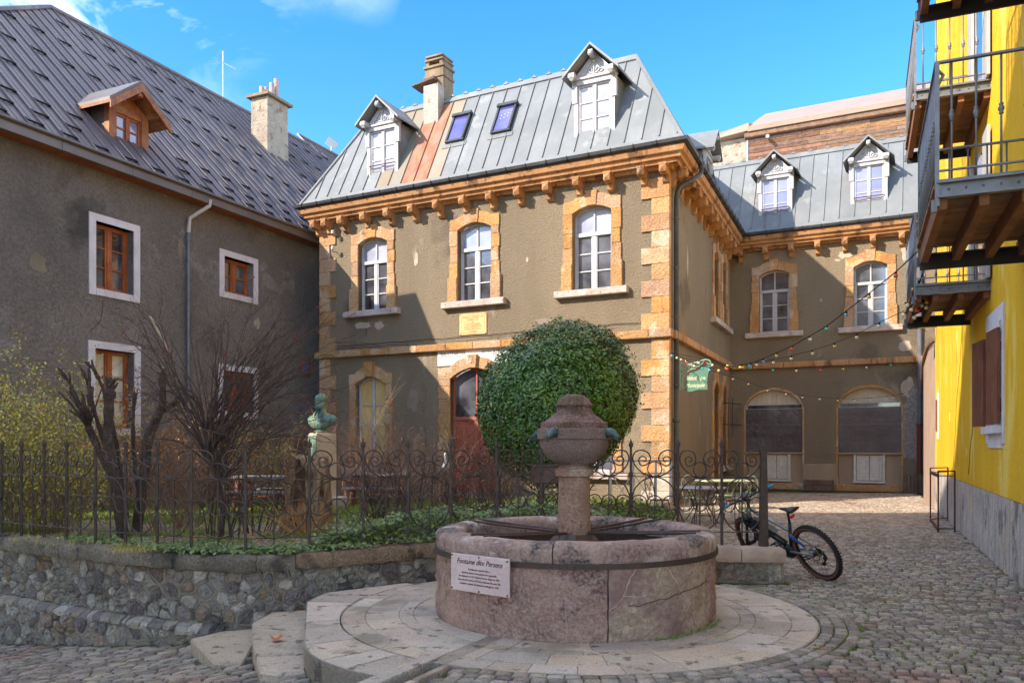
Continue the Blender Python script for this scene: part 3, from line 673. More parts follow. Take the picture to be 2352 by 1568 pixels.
uF = [u for u in uF if u < -1.0] + [-.62, -.03]
for u in uF: corbel(LF, u)
for i in range(11): corbel(SD, .25 + i * .93)
for i in range(9): corbel(BK, .42 + i * .90)
# gutters on brackets
gut = [(.50, 9.26), (.57, 9.25), (.63, 9.29), (.65, 9.37), (.63, 9.375), (.60, 9.31), (.54, 9.285), (.50, 9.30)]
for s_ in range(4): sweep(PLAN, gut, s_).build('gutter', 'dark_zinc', LIB)
sweep(PLAN, [(.40, 9.242), (.53, 9.242), (.53, 9.258), (.40, 9.258)], 1).build('drip_edge', 'rusty_zinc', LIB)
for fr, n_, st in ((LF, 20, -11.9), (SD, 17, .8), (BK, 12, .8)):
    for i in range(n_):
        m = MB(); u = st + i * .62
        m.tube([fr.p(u, .50, 9.245), fr.p(u, .58, 9.235), fr.p(u, .655, 9.29), fr.p(u, .665, 9.39)], .010, 4); m.build('gutter_bracket', 'black_steel', LIB)

# mansard roof: sheets between standing seams
O0, Z0_, O1, Z1_ = .52, 9.33, -1.22, 12.56
SL = math.hypot(O0 - O1, Z1_ - Z0_)
e_out = off_path(PLAN, O0); e_in = off_path(PLAN, O1)
def slope_pt(fr, u, s, h=0.0):
    """point on the slope: s metres up from the eave, h metres proud of it"""
    k = s / SL; o = O0 + (O1 - O0) * k; z = Z0_ + (Z1_ - Z0_) * k
    return fr.p(u, o + h * (Z1_ - Z0_) / SL, z + h * (O0 - O1) / SL)
def uof(fr, p): return (p[0] - fr.O[0]) * fr.d[0] + (p[1] - fr.O[1]) * fr.d[1]
CH_U = (-8.45, -7.55)
for seg, fr, pitch, s0 in ((0, LS, .5, 0), (1, LF, .475, 0), (2, SD, .5, 0), (3, BK, .50, 0)):
    ua, ub = uof(fr, e_out[seg]), uof(fr, e_out[seg + 1]); uc_, ud = uof(fr, e_in[seg]), uof(fr, e_in[seg + 1])
    quad = [(ua, 0), (ub, 0), (ud, SL), (uc_, SL)]
    lo = min(ua, uc_); hi = max(ub, ud); k = 0; u = lo + .12
    us = [lo] + [u + pitch * i for i in range(int((hi - u) / pitch) + 1)] + [hi]
    for a, b in zip(us[:-1], us[1:]):
        poly = clip(clip(quad, (a, 9), (a, -9)), (b, -9), (b, 9)) if True else quad
        if len(poly) < 3: continue
        m = MB(); n = len(poly); P = [slope_pt(fr, u_, s_, -.012) for u_, s_ in poly] + [slope_pt(fr, u_, s_, 0) for u_, s_ in poly]
        m.add(P, [tuple(range(n))[::-1], tuple(range(n, 2 * n))] + [(i, (i + 1) % n, (i + 1) % n + n, i + n) for i in range(n)])
        ss = [s_ for u_, s_ in poly if abs(u_ - b) < 1e-4]
        if len(ss) >= 2 and b < hi - .01:
            s1 = max(ss); s2 = max(min(ss), .26)
            if s1 - s2 > .1: m.hexa([slope_pt(fr, b - .014, s2, 0), slope_pt(fr, b + .014, s2, 0), slope_pt(fr, b + .010, s1, 0), slope_pt(fr, b - .010, s1, 0), slope_pt(fr, b - .012, s2, .035), slope_pt(fr, b + .012, s2, .035), slope_pt(fr, b + .008, s1, .035), slope_pt(fr, b - .008, s1, .035)])
        mm = 'zinc'
        if seg == 1 and -8.42 < (a + b) / 2 < -7.4: mm = 'rusty_zinc'
        elif seg == 1 and -9.0 < (a + b) / 2 < -6.6: mm = 'stained_zinc'
        m.build('roof_sheet', mm, LIB, label='rust stained roof sheet below the chimney' if mm == 'rusty_zinc' else None)
    m = MB()
    m.hexa([slope_pt(fr, ua, 0, 0.002), slope_pt(fr, ub, 0, .002), slope_pt(fr, ub + (ud - ub) * .22 / SL, .22, .002), slope_pt(fr, ua + (uc_ - ua) * .22 / SL, .22, .002)] + [slope_pt(fr, ua, 0, .012), slope_pt(fr, ub, 0, .012), slope_pt(fr, ub + (ud - ub) * .22 / SL, .22, .012), slope_pt(fr, ua + (uc_ - ua) * .22 / SL, .22, .012)])
    m.build('eaves_flashing', 'zinc', LIB)
    m = MB(); k0 = (SL - .16) / SL
    m.hexa([slope_pt(fr, ua + (uc_ - ua) * k0, SL - .16, .003), slope_pt(fr, ub + (ud - ub) * k0, SL - .16, .003), slope_pt(fr, ud, SL, .003), slope_pt(fr, uc_, SL, .003)] + [slope_pt(fr, ua + (uc_ - ua) * k0, SL - .16, .045), slope_pt(fr, ub + (ud - ub) * k0, SL - .16, .045), slope_pt(fr, ud, SL + .05, .045), slope_pt(fr, uc_, SL + .05, .045)])
    m.build('ridge_flashing', 'zinc', LIB)
    nclip = {1: 18, 3: 14}.get(seg, 0)
    for i in range(nclip):
        u_ = uc_ + .3 + i * (ud - uc_ - .6) / nclip; m = MB(); p = slope_pt(fr, u_, SL + .04, .045)
        m.box(p + Vector((0, 0, .02)), .16, .05, .03, fr.rotz()); m.box(p + Vector((0, 0, .05)), .05, .05, .04, fr.rotz()); m.build('ridge_clip', 'zinc', LIB)
# hips and valley
for i, nm in ((1, 'hip_flashing'), (2, 'hip_flashing'), (3, 'valley_flashing')):
    a = Vector((e_out[i][0], e_out[i][1], Z0_ + .02)); b = Vector((e_in[i][0], e_in[i][1], Z1_ + .03))
    MB().tube([a, b], .055 if i < 3 else .045, 6).build(nm, 'zinc', LIB)
top = [e_in[0], e_in[1], e_in[2], e_in[3], e_in[4], (e_in[4][0] + 4, e_in[4][1] + 8), (e_in[0][0] + 6, e_in[0][1] + 8)]
MB().add([(x, y, Z1_ - .03) for x, y in top], [tuple(range(len(top)))]).build('roof_top', 'zinc', LIB)

def dormer(fr, uc, zb, mir=False, bar=True, pane='glass_curtain', o=.10):
    w = .94; hw = w / 2; zt = zb + 1.42
    m = MB()
    for s in (-1, 1):
        a, b = sorted((uc + s * hw, uc + s * (hw + .12))); m.fbox(fr, a, b, zb, zt + .12, o - .1, o + .02)
        a, b = sorted((uc + s * (hw + .02), uc + s * (hw + .17))); m.fbox(fr, a, b, zb + .95, zt + .14, o - .05, o + .05)
        a, b = sorted((uc + s * (hw + .0), uc + s * (hw + .18))); m.fbox(fr, a, b, zt + .14, zt + .26, o - .05, o + .32)
        m.tube([fr.p((a + b) / 2, o + .18, zt + .2), fr.p((a + b) / 2, o + .30, zt + .12)], .07, 7)
    m.fbox(fr, uc - hw - .14, uc + hw + .14, zt, zt + .13, o - .1, o + .05); m.fbox(fr, uc - hw - .18, uc + hw + .18, zt + .13, zt + .18, o - .1, o + .10)
    gz_ = zt + .18; ap = zb + 2.20
    m.prism([(uc - hw - .16, gz_), (uc + hw + .16, gz_), (uc, ap + .07)], fr, o - .1, o + .01)
    dm = m.build('dormer', 'white_paint', LIB)
    # carved tympanum
    c = MB(); g = lambda u, z: fr.p(uc + u, o + .03, gz_ + .05 + z)
    for s in (-1, 1):
        c.tube(cr([g(0, .02), g(s * .10, .05), g(s * .16, .13), g(s * .09, .17), g(s * .05, .10)], 4), .018, 5)
        c.tube(cr([g(s * .12, .02), g(s * .22, .04), g(s * .27, .10), g(s * .20, .11)], 4), .016, 5)
        c.tube([g(s * .36, -.01), g(0, .42)], .014, 4)
    c.tube([g(0, .0), g(0, .30)], .022, 5); c.tube([g(-.36, -.01), g(.36, -.01)], .014, 4); c.ball(g(0, .33), .05, n=6, m=4)
    c.build('carved_gable', 'white_paint', dm)
    m = MB(); m.fbox(fr, uc - .06, uc + .06, ap - .14, ap + .0, o + .02, o + .32); m.ball(fr.p(uc, o + .30, ap - .09), .08, n=8, m=5); m.build('gable_block', 'white_paint', dm)
    f = MB(); t = .05; o_ = o - .02
    f.fbox(fr, uc - hw, uc - hw + t, zb, zt, o_ - .06, o_); f.fbox(fr, uc + hw - t, uc + hw, zb, zt, o_ - .06, o_); f.fbox(fr, uc - hw + t, uc + hw - t, zb, zb + .07, o_ - .06, o_); f.fbox(fr, uc - hw + t, uc + hw - t, zt - .05, zt, o_ - .06, o_)
    f.fbox(fr, uc - .05, uc + .05, zb + .07, zt - .05, o_ - .06, o_ + .015)
    H_ = zt - zb - .12
    for s in (-1, 1):
        a, b = (uc + .05, uc + hw - t) if s > 0 else (uc - hw + t, uc - .05)
        for r in (1, 2): f.fbox(fr, a, b, zb + .07 + H_ * r / 3 - .015, zb + .07 + H_ * r / 3 + .015, o_ - .05, o_ - .005)
    f.build('window_frame', 'white_paint', dm)
    for s in (-1, 1):
        a, b = (uc + .05, uc + hw - t) if s > 0 else (uc - hw + t, uc - .05)
        for r in range(3): MB().fbox(fr, a, b, zb + .07 + H_ * r / 3, zb + .07 + H_ * (r + 1) / 3, o_ - .045, o_ - .03).build('pane', pane, dm)
    # cheeks
    for s in (-1, 1):
        u = uc + s * (hw + .12); back = O0 + (O1 - O0) * (zt + .15 - Z0_) / (Z1_ - Z0_); bot = O0 + (O1 - O0) * (zb - Z0_) / (Z1_ - Z0_)
        q = MB(); q.add([fr.p(u, o, zb), fr.p(u, o, zt + .15), fr.p(u, back - .05, zt + .15), fr.p(u, bot - .1, zb - .02), fr.p(u - s * .03, o, zb), fr.p(u - s * .03, o, zt + .15), fr.p(u - s * .03, back - .05, zt + .15), fr.p(u - s * .03, bot - .1, zb - .02)], [(0, 1, 2, 3), (7, 6, 5, 4), (0, 4, 5, 1), (1, 5, 6, 2), (2, 6, 7, 3), (3, 7, 4, 0)])
        q.build('cheek', 'zinc', dm)
    m = MB(); m.fbox(fr, uc - hw - .12, uc + hw + .12, zb - .10, zb - .005, o - .4, o + .05); m.build('apron', 'zinc', dm)
    # gable roof
    of = o + .36; e = hw + .34; ze = gz_ + .0
    for s in (-1, 1):
        zr = ap + .12; zl = zt + .12
        def br(z): return O0 + (O1 - O0) * (z - Z0_) / (Z1_ - Z0_) - .05
        a = [fr.p(uc, of, zr), fr.p(uc + s * e, of, zl), fr.p(uc + s * e, br(zl), zl), fr.p(uc, br(zr), zr)]
        b = [v + Vector((0, 0, .07)) for v in a]; q = MB(); q.hexa(a + b); q.build('dormer_roof', 'zinc', dm)
    if bar:
        m = MB(); m.tube([fr.p(uc - hw - .02, o + .05, zb + .33), fr.p(uc + hw + .02, o + .05, zb + .33)], .018, 5); m.tube([fr.p(uc - hw, o + .05, zb + .24), fr.p(uc + hw, o + .05, zb + .24)], .010, 4)
        m.build('guard_rail', 'rust_iron', dm)
    return dm
dormer(LF, -9.08, 10.02); dormer(LF, -2.02, 10.02, bar=False, pane='glass_curtain')
dormer(BK, 1.64, 9.95, pane='glass_lilac'); dormer(BK, 4.78, 9.93, pane='glass_lilac'); dormer(SD, 7.3, 10.05, bar=False, pane='glass_curtain', o=-.30)

for uc, uw in ((-6.65, .62), (-5.08, .62)):
    m = MB(); s0, s1 = 1.65, 2.62
    R = lambda u, s, h: slope_pt(LF, u, s, h)
    def rbox(q, u0, u1, sa, sb, h0, h1): q.hexa([R(u0, sa, h0), R(u1, sa, h0), R(u1, sb, h0), R(u0, sb, h0), R(u0, sa, h1), R(u1, sa, h1), R(u1, sb, h1), R(u0, sb, h1)])
    rbox(m, uc - uw / 2, uc - uw / 2 + .06, s0, s1, 0, .12); rbox(m, uc + uw / 2 - .06, uc + uw / 2, s0, s1, 0, .12); rbox(m, uc - uw / 2 - .01, uc + uw / 2 + .01, s0 - .07, s0, 0, .10); rbox(m, uc - uw / 2 - .03, uc + uw / 2 + .03, s1, s1 + .11, 0, .16)
    sk = m.build('skylight', 'dark_zinc', LIB)
    m = MB(); rbox(m, uc - uw / 2 + .06, uc + uw / 2 - .06, s0, s1, .05, .08); m.build('pane', 'glass_blue', sk)
    if uc > -6:
        m = MB()
        for j in range(3):
            for k in range(2): rbox(m, uc - .13 + j * .11, uc - .10 + j * .11, 2.12 + k * .13 + .03 * j, 2.15 + k * .13 + .03 * j, .081, .084)
        m.build('stickers', 'white_plastic', sk)
    m = MB(); rbox(m, uc - uw / 2 - .1, uc + uw / 2 + .1, s0 - .24, s0 - .07, .002, .02); m.build('apron', 'zinc', sk)

# chimney of the library
uc = -7.95
m = MB(); m.fbox(LF, uc - .38, uc + .30, 11.6, 13.35, -1.75, -1.15); m.fbox(LF, uc - .41, uc + .33, 13.35, 13.43, -1.79, -1.11); m.fbox(LF, uc - .38, uc + .30, 13.43, 13.66, -1.75, -1.15); m.fbox(LF, uc - .42, uc + .34, 13.66, 13.73, -1.8, -1.10)
ch = m.build('chimney', 'chimney_brown', LIB)
m = MB(); m.fbox(LF, uc - .35, uc - .24, 13.73, 13.88, -1.75, -1.15); m.fbox(LF, uc + .16, uc + .27, 13.73, 13.88, -1.75, -1.15); m.fbox(LF, uc - .38, uc + .30, 13.88, 13.93, -1.8, -1.10); m.fbox(LF, uc - .33, uc - .22, 13.93, 14.01, -1.7, -1.2); m.fbox(LF, uc + .14, uc + .25, 13.93, 14.01, -1.7, -1.2); m.fbox(LF, uc - .36, uc + .28, 14.01, 14.06, -1.78, -1.12); m.build('chimney_cap', 'chimney_brown', ch)
m = MB(); m.fbox(LF, uc - .20, uc + .34, 11.2, 12.95, -1.14, -.78); m.build('flue_box', 'white_stone', ch)
m = MB(); m.hexa([LF.p(uc - .75, -1.5, 13.1), LF.p(uc + .1, -1.5, 13.22), LF.p(uc + .1, -.9, 13.2), LF.p(uc - .75, -.9, 13.1), LF.p(uc - .75, -1.5, 13.13), LF.p(uc + .1, -1.5, 13.3), LF.p(uc + .1, -.9, 13.28), LF.p(uc - .75, -.9, 13.13)]); m.build('slate_hood', 'box_wood', ch)

# painted sign panel over the door, brass plate, wiring
m = MB(); pp = [(-7.10, 4.0), (-4.62, 4.0), (-4.62, 4.43), (-7.10, 4.43)]
m.prism(pp, LF, .0, .03); m.build('sign_panel', 'panel_white', LIB, label='white painted panel over the door lettered BIBLIOTHEQVE')
def wtext(fr, s, size, mt, u, o, z, par, **k):
    rot = Matrix.Rotation(fr.rotz(), 4, 'Z') @ Matrix.Rotation(math.radians(90), 4, 'X')
    return text(s, size, mt, 'lettering', par, fr.p(u, o, z), rot.to_euler(), **k)
sp = bpy.data.objects['sign_panel']
wtext(LF, 'BIBLIOTHEQVE', .21, 'faded_letter', -6.56, .034, 4.262, sp, sx=.62)
wtext(LF, 'ARISTIDE', .10, 'faded_letter', -5.42, .034, 4.31, sp, sx=.8)
wtext(LF, 'ALBERT', .20, 'faded_letter', -4.96, .034, 4.27, sp, sx=.72)
BP = thing('brass_plaque', 'yellowed engraved plaque under the middle upstairs window', 'plaque', LF.p(-5.87, .03, 5.2))
MB().fbox(LF, -6.33, -5.42, 4.88, 5.50, .005, .03).build('plate', 'brass', BP)
m = MB()
for a, b, c, d in ((-6.27, -5.48, 5.45, 5.458), (-6.27, -5.48, 4.925, 4.933), (-6.28, -6.272, 4.93, 5.455), (-5.478, -5.47, 4.93, 5.455)): m.fbox(LF, a, b, c, d, .0305, .033)
m.build('engraved_border', 'letter_green', BP)
for i, (s, sz) in enumerate((('DONNÉ A L\'HOSPICE CIVIL', .078), ('DE BRIANÇON', .07), ('PAR', .055), ('Mr & Mme RUEL CHANCEL', .058), ('Mr & Mme FABRICE CHANCEL', .058), ('Mr & Mme ALBERT CHANCEL', .058), ('15 MARS 1896', .052))):
    wtext(LF, s, sz, 'letter_green', -5.875, .0325, 5.365 - i * .068, BP, sx=.78)
for k in range(4): MB().ball(LF.p(-6.30 + .85 * (k % 2), .033, 4.90 + .57 * (k // 2)), .014, n=6, m=4).build('screw', 'dark_zinc', BP)
CB = thing('wall_cable', 'thin black wires clipped along the orange string course of the front wall', 'cable', LF.p(-6, .1, 4.7))
MB().tube([LF.p(-10.9 + i * .5, .03 + (.0 if i % 2 else .01), 4.80 + .012 * math.sin(i * 2.1) + .004 * i) for i in range(22)], .009, 4).build('wire', 'cable', CB)
MB().tube([LF.p(-10.9 + i * .5, .19, 4.70 + .012 * math.sin(i * 1.7 + 1) + (.0 if i < 12 else .03)) for i in range(20)], .008, 4).build('wire', 'cable', CB)
for i in range(9): MB().ball(LF.p(-10.2 + i * 1.05, .19, 4.685), .022, n=5, m=4).build('clip', 'dark_zinc', CB)
# insulators on the left corner, front wall lamp hook
for z in (8.35, 7.85):
    t_ = thing('wall_insulator', 'white insulator on an iron arm at the left corner, ' + ('under the last corbel' if z > 8 else 'the lower of two'), 'insulator', LF.p(-10.95, .1, z))
    MB().tube([LF.p(-10.95, 0, z), LF.p(-10.95, .22, z - .03), LF.p(-10.95, .25, z + .04)], .012, 5).build('arm', 'black_steel', t_)
    MB().lathe([(.01, .0), (.055, .01), (.05, .05), (.06, .07), (.03, .12), (.0, .13)], LF.p(-10.95, .25, z + .04), 8).build('insulator_body', 'white_plastic', t_)
# downpipes
m = MB(); m.tube(cr([SD.p(1.3, .60, 9.25), SD.p(1.25, .60, 9.02), SD.p(.9, .45, 8.75), SD.p(.55, .20, 8.5), SD.p(.42, .13, 8.25), SD.p(.42, .12, 7.9)], 5), .062, 8)
m.tube([SD.p(.42, .12, 7.9), SD.p(.42, .12, 3.1)], .062, 8); m.build('downpipe', 'dark_zinc', LIB)
m = MB(); m.tube([SD.p(.42, .12, 3.1), SD.p(.42, .12, 2.3)], .062, 8); m.lathe([(.07, 0), (.10, .03), (.10, .10), (.08, .13)], SD.p(.42, .12, 2.22), 10); m.tube([SD.p(.42, .12, 2.22), SD.p(.42, .12, 0)], .07, 8)
for z in (.9, 2.0, 3.2, 5.0, 6.3, 7.6): m.lathe([(.08, 0), (.08, .05)], SD.p(.42, .12, z), 10)
m.build('downpipe', 'pipe_olive', LIB)
m = MB(); m.tube(cr([BK.p(6.1, .6, 9.2), BK.p(6.15, .5, 8.8), BK.p(6.35, .2, 8.2), BK.p(6.35, .12, 7.8)], 5) + [BK.p(6.35, .12, 2.3)], .07, 8)
for z in (2.5, 4.0, 5.6, 7.2): m.lathe([(.085, 0), (.085, .06)], BK.p(6.35, .12, z), 10)
m.build('downpipe', 'pipe_grey', LIB)
m = MB(); m.tube([BK.p(6.35, .12, 2.3), BK.p(6.35, .12, .3)], .085, 8); m.lathe([(.105, 0), (.105, .1)], BK.p(6.35, .12, 2.25), 10); m.lathe([(.105, 0), (.105, .1)], BK.p(6.35, .12, .35), 10); m.build('downpipe_shoe', 'red_iron', LIB)
# iron window bars projecting on the side wall
m = MB()
for z in (2.35, 3.1): m.tube([SD.p(8.1, .02, z), SD.p(8.1, .25, z), SD.p(9.2, .55, z)], .022, 4)
for u_, o_ in ((8.1, .25), (8.45, .35)): m.tube([SD.p(u_, o_, 1.9), SD.p(u_, o_, 3.3)], .018, 4)
m.build('window_guard', 'iron', LIB)

def patch(fr, u, z, w, h, mt, par, n=13):
    P = []
    for i in range(n):
        a = 2 * math.pi * i / n; r = ru(.55, 1.0); P.append((u + w * r * math.cos(a), z + h * r * math.sin(a)))
    MB().prism(P, fr, -.01, .006, 0).build('plaster_patch', mt, par)
random.seed(91)
for u, z, w, h, mt in ((-9.9, 5.42, .42, .13, 'plaster_patch'), (-9.3, 5.38, .22, .16, 'plaster_patch'), (-7.9, 7.3, .08, .30, 'plaster_patch'), (-4.1, 6.9, .05, .09, 'plaster_patch'), (-3.6, 5.1, .35, .10, 'plaster_dark'), (-8.0, 3.0, .30, .45, 'plaster_dark')): patch(LF, u, z, w, h, mt, LIB)
for u, z, w, h, mt in ((4.0, 8.35, .30, .16, 'plaster_patch'), (3.75, 8.18, .12, .06, 'plaster_patch'), (5.95, 8.25, .22, .40, 'plaster_patch'), (3.2, 6.8, .05, .08, 'plaster_patch'), (5.9, 5.0, .30, .22, 'plaster_patch'), (3.15, 4.9, .10, .20, 'plaster_dark'), (6.0, 3.6, .25, .45, 'plaster_patch')): patch(BK, u, z, w, h, mt, LIB)
for u, z, w, h, mt in ((2.4, 6.9, .10, .55, 'plaster_patch'), (5.4, 6.3, .14, .5, 'plaster_dark'), (4.2, 2.2, .22, .5, 'plaster_dark')): patch(SD, u, z, w, h, mt, LIB)
# ------------------------------------------------------------------ grey rendered house on the left
GH = thing('grey_house', 'large grey rendered house with brown standing seam roof and orange framed windows', 'house', (-7.54, 26, 0))
H4 = [(-6.72, -5.60, 5.50, 7.16, 3), (-2.40, -1.16, 6.16, 7.22, 2), (-6.74, -5.58, 2.05, 4.02, 3), (-2.44, -1.16, 2.62, 3.84, 2)]
wall(LW, -12.5, 9.5, -1.5, 8.75, [h[:4] for h in H4] + [(-2.36, -1.15, -.3, .92)], 'grey_render', GH)
Eb = LW.p(-12.5, 0, 0)
m = MB(); m.hexa([LW.p(-12.5, -.01, -1.5), LW.p(9.5, -.34, -1.5), LW.p(9.5, -12.6, -1.5), LW.p(-12.5, -12.6, -1.5), LW.p(-12.5, -.01, 8.7), LW.p(9.5, -.34, 8.7), LW.p(9.5, -12.6, 8.7), LW.p(-12.5, -12.6, 8.7)])
m2 = MB()
for a, b in (((-12.5, -.01), (-12.5, -12.6)), ((-12.5, -12.6), (9.5, -12.6)), ((9.5, -12.6), (9.5, -.01))):
    m2.add([LW.p(a[0], a[1], -1.5), LW.p(b[0], b[1], -1.5), LW.p(b[0], b[1], 8.75), LW.p(a[0], a[1], 8.75)], [(0, 1, 2, 3)])
m2.build('wall', 'grey_render', GH, fix=False)
def square_window(fr, u0, u1, z0, z1, rows, par, pane, sw=.19, name='window'):
    m = MB(); d = .03
    m.fbox(fr, u0 - sw, u0, z0 - sw * .9, z1 + sw * .95, -.30, d); m.fbox(fr, u1, u1 + sw, z0 - sw * .9, z1 + sw * .95, -.30, d); m.fbox(fr, u0, u1, z1, z1 + sw * .95, -.30, d); m.fbox(fr, u0, u1, z0 - sw * .9, z0, -.30, d + .02)
    w = m.build(name, 'lilac_paint', par)
    f = MB(); o0, o1 = -.30, -.22; t = .07
    f.fbox(fr, u0, u0 + t, z0, z1, o0, o1); f.fbox(fr, u1 - t, u1, z0, z1, o0, o1); f.fbox(fr, u0 + t, u1 - t, z0, z0 + .11, o0, o1 + .01); f.fbox(fr, u0 + t, u1 - t, z1 - .10, z1, o0, o1); uc = (u0 + u1) / 2
    f.fbox(fr, uc - .055, uc + .055, z0 + .11, z1 - .10, o0, o1 + .02); f.fbox(fr, u0 + t, u1 - t, z0, z0 + .04, o1, o1 + .05)
    for s in (-1, 1):
        a, b = (uc + .055, u1 - t) if s > 0 else (u0 + t, uc - .055)
        f.fbox(fr, a, a + .05, z0 + .11, z1 - .10, o0 + .01, o1 - .005); f.fbox(fr, b - .05, b, z0 + .11, z1 - .10, o0 + .01, o1 - .005)
        for r in range(1, rows):
            z = z0 + .11 + (z1 - z0 - .21) * r / rows; f.fbox(fr, a + .05, b - .05, z - .018, z + .018, o0 + .01, o1 - .01)
    f.build('window_frame', 'orange_wood', w)
    for s in (-1, 1):
        a, b = (uc + .105, u1 - t - .05) if s > 0 else (u0 + t + .05, uc - .105)
        for r in range(rows):
            za = z0 + .11 + (z1 - z0 - .21) * r / rows; zb = z0 + .11 + (z1 - z0 - .21) * (r + 1) / rows
            MB().fbox(fr, a, b, za, zb, -.29, -.27).build('pane', pane, w)
    return w
for i, h in enumerate(H4): square_window(LW, *h, GH, ('glass_dark', 'glass_dark', 'glass_cream', 'glass_dark')[i])
w = square_window(LW, -2.36, -1.15, -.3, .92, 1, GH, 'glass_dark', sw=.14)
m = MB(); m.fbox(LW, 1.10, 1.60, 3.95, 4.55, -.05, .03); m.build('small_window', 'orange_wood', GH); MB().fbox(LW, 1.18, 1.46, 4.02, 4.47, .03, .04).build('pane', 'glass_lilac', bpy.data.objects['small_window'])
m = MB(); m.fbox(LW, .3, 1.6, -.2, 1.9, .002, .03); m.build('dark_door', 'box_wood', GH)
# eaves
m = MB(); m.hexa([LW.p(-14, 0, 8.42), LW.p(9.5, 0, 8.42), LW.p(9.5, .44, 8.42), LW.p(-14, .44, 8.42), LW.p(-14, 0, 8.46), LW.p(9.5, 0, 8.46), LW.p(9.5, .44, 8.46), LW.p(-14, .44, 8.46)]); m.build('soffit', 'orange_wood', GH)
for k in range(12):
    u0 = -13.8 + k * 1.94; MB().cbox(LW, u0 + .004, u0 + 1.936, 8.40, 8.66, .42, .50, .01).build('fascia', 'fascia_metal', GH)
m = MB(); m.tube([LW.p(-13.8, .55, 8.66), LW.p(9.5, .55, 8.66)], .045, 6); m.build('gutter', 'fascia_metal', GH)
GZ0, GZ1, GO0, GO1 = 8.66, 15.5, .52, -6.35
GSL = math.hypot(GO0 - GO1, GZ1 - GZ0)
def gs(u, o, h=0.0):
    z = GZ0 + (GO0 - o) / (GO0 - GO1) * (GZ1 - GZ0); return LW.p(u, o + h * (GZ1 - GZ0) / GSL, z + h * (GO0 - GO1) / GSL)
gpoly = [(-12.6, GO0), (9.5, GO0), (9.5, GO1), (-3.3, GO1), (-3.9, -5.95), (-6.3, -4.35), (-12.6, -.3)]
gpoly2 = [(9.5, GO0 - .3), (17.5, GO0 - .3), (17.5, -6.9), (9.5, -6.9)]
P_ = .425; k = 0; u = -12.6
dz = lambda u, o: -5.05 < u < -4.0 and False
while u < 17.4:
    poly = clip(clip(gpoly if u < 9.4 else gpoly2, (u, -9), (u, 9)) if False else [], 0, 0) if False else None
    src = gpoly if u < 9.4 else gpoly2
    n_ = len(src); area = sum(src[i][0] * src[(i + 1) % n_][1] - src[(i + 1) % n_][0] * src[i][1] for i in range(n_))
    q = clip(src, (u, 9), (u, -9)); q = clip(q, (u + P_, -9), (u + P_, 9))
    if len(q) > 2:
        m = MB(); n_ = len(q); m.add([gs(a, o, -.01) for a, o in q] + [gs(a, o, 0) for a, o in q], [tuple(range(n_))[::-1], tuple(range(n_, 2 * n_))] + [(i, (i + 1) % n_, (i + 1) % n_ + n_, i + n_) for i in range(n_)])
        oo = [o for a, o in q if abs(a - u) < 1e-4]
        if len(oo) >= 2:
            a0, a1 = max(oo), min(oo); m.hexa([gs(u - .016, a0), gs(u + .016, a0), gs(u + .016, a1), gs(u - .016, a1), gs(u - .011, a0, .045), gs(u + .011, a0, .045), gs(u + .011, a1, .045), gs(u - .011, a1, .045)])
            m.hexa([gs(u + .20, a0), gs(u + .225, a0), gs(u + .225, a1), gs(u + .20, a1), gs(u + .205, a0, .012), gs(u + .22, a0, .012), gs(u + .22, a1, .012), gs(u + .205, a1, .012)])
        m.build('roof_sheet', 'brown_metal', GH)
    u += P_
# snow guards: little bars hooked between seams
sg = MB(); F0 = Fr((0, 0), (1, 0)); th_ = math.atan2(GZ1 - GZ0, GO0 - GO1)
sg.box((0, 0, .04), P_ - .02, .035, .04)
for s in (-1, 1): sg.box((s * (P_ / 2 - .03), .04, .03), .03, .09, .05)
SGM = sg.mesh('snow_guard', 'snow_guard')
Rg = Matrix.Rotation(LW.rotz(), 4, 'Z') @ Matrix.Rotation(th_, 4, 'X'); Rg = Rg.to_euler()
def in_roof(u, o):
    return (u > -3.4 or o > -6.35 + (-3.3 - u) * .672 + .15) and GO1 + .2 < o
rows_g = [(-5.55, 0), (-4.32, 0), (-3.07, 0), (-1.82, 0), (-.57, 0), (-.05, 1), (.36, 0)]
for o, sh in rows_g:
    i = 0
    while i < 36:
        u = -12.6 + P_ * (2 * i + sh + 3.5); i += 1
        if u > 16.8 or not in_roof(u, o): continue
        if -6.5 < u < -4.3 and -2.3 < o < .05: continue
        if 3.2 < u < 4.9 and o < -3.0 and o > -6.0: continue
        put(SGM, 'snow_guard', gs(u, o - (.3 if u > 9.4 else 0), .0), GH, rot=Rg)
m = MB(); rp = [(-12.6, -.3), (-6.3, -4.35), (-3.9, -5.95), (-3.3, GO1), (9.5, GO1)]
m.tube([gs(a, o, .02) for a, o in rp], .09, 6); m.tube([gs(9.5, -6.9, .02), gs(17.5, -6.9, .02)], .07, 6); m.build('ridge_cap', 'brown_metal', GH)
hp = [gs(a, o, -.03) for a, o in rp]; bk = [LW.p(-12.6, -12.9, 8.6), LW.p(-10, -12.9, 8.6), LW.p(-6, -12.9, 8.6), LW.p(-3, -12.9, 8.6), LW.p(9.5, -12.9, 8.6)]
m = MB(); m.add(hp + bk, [(i, i + 1, i + 6, i + 5) for i in range(4)] + [(0, 5, 6)]); m.build('rear_roof', 'brown_metal', GH)
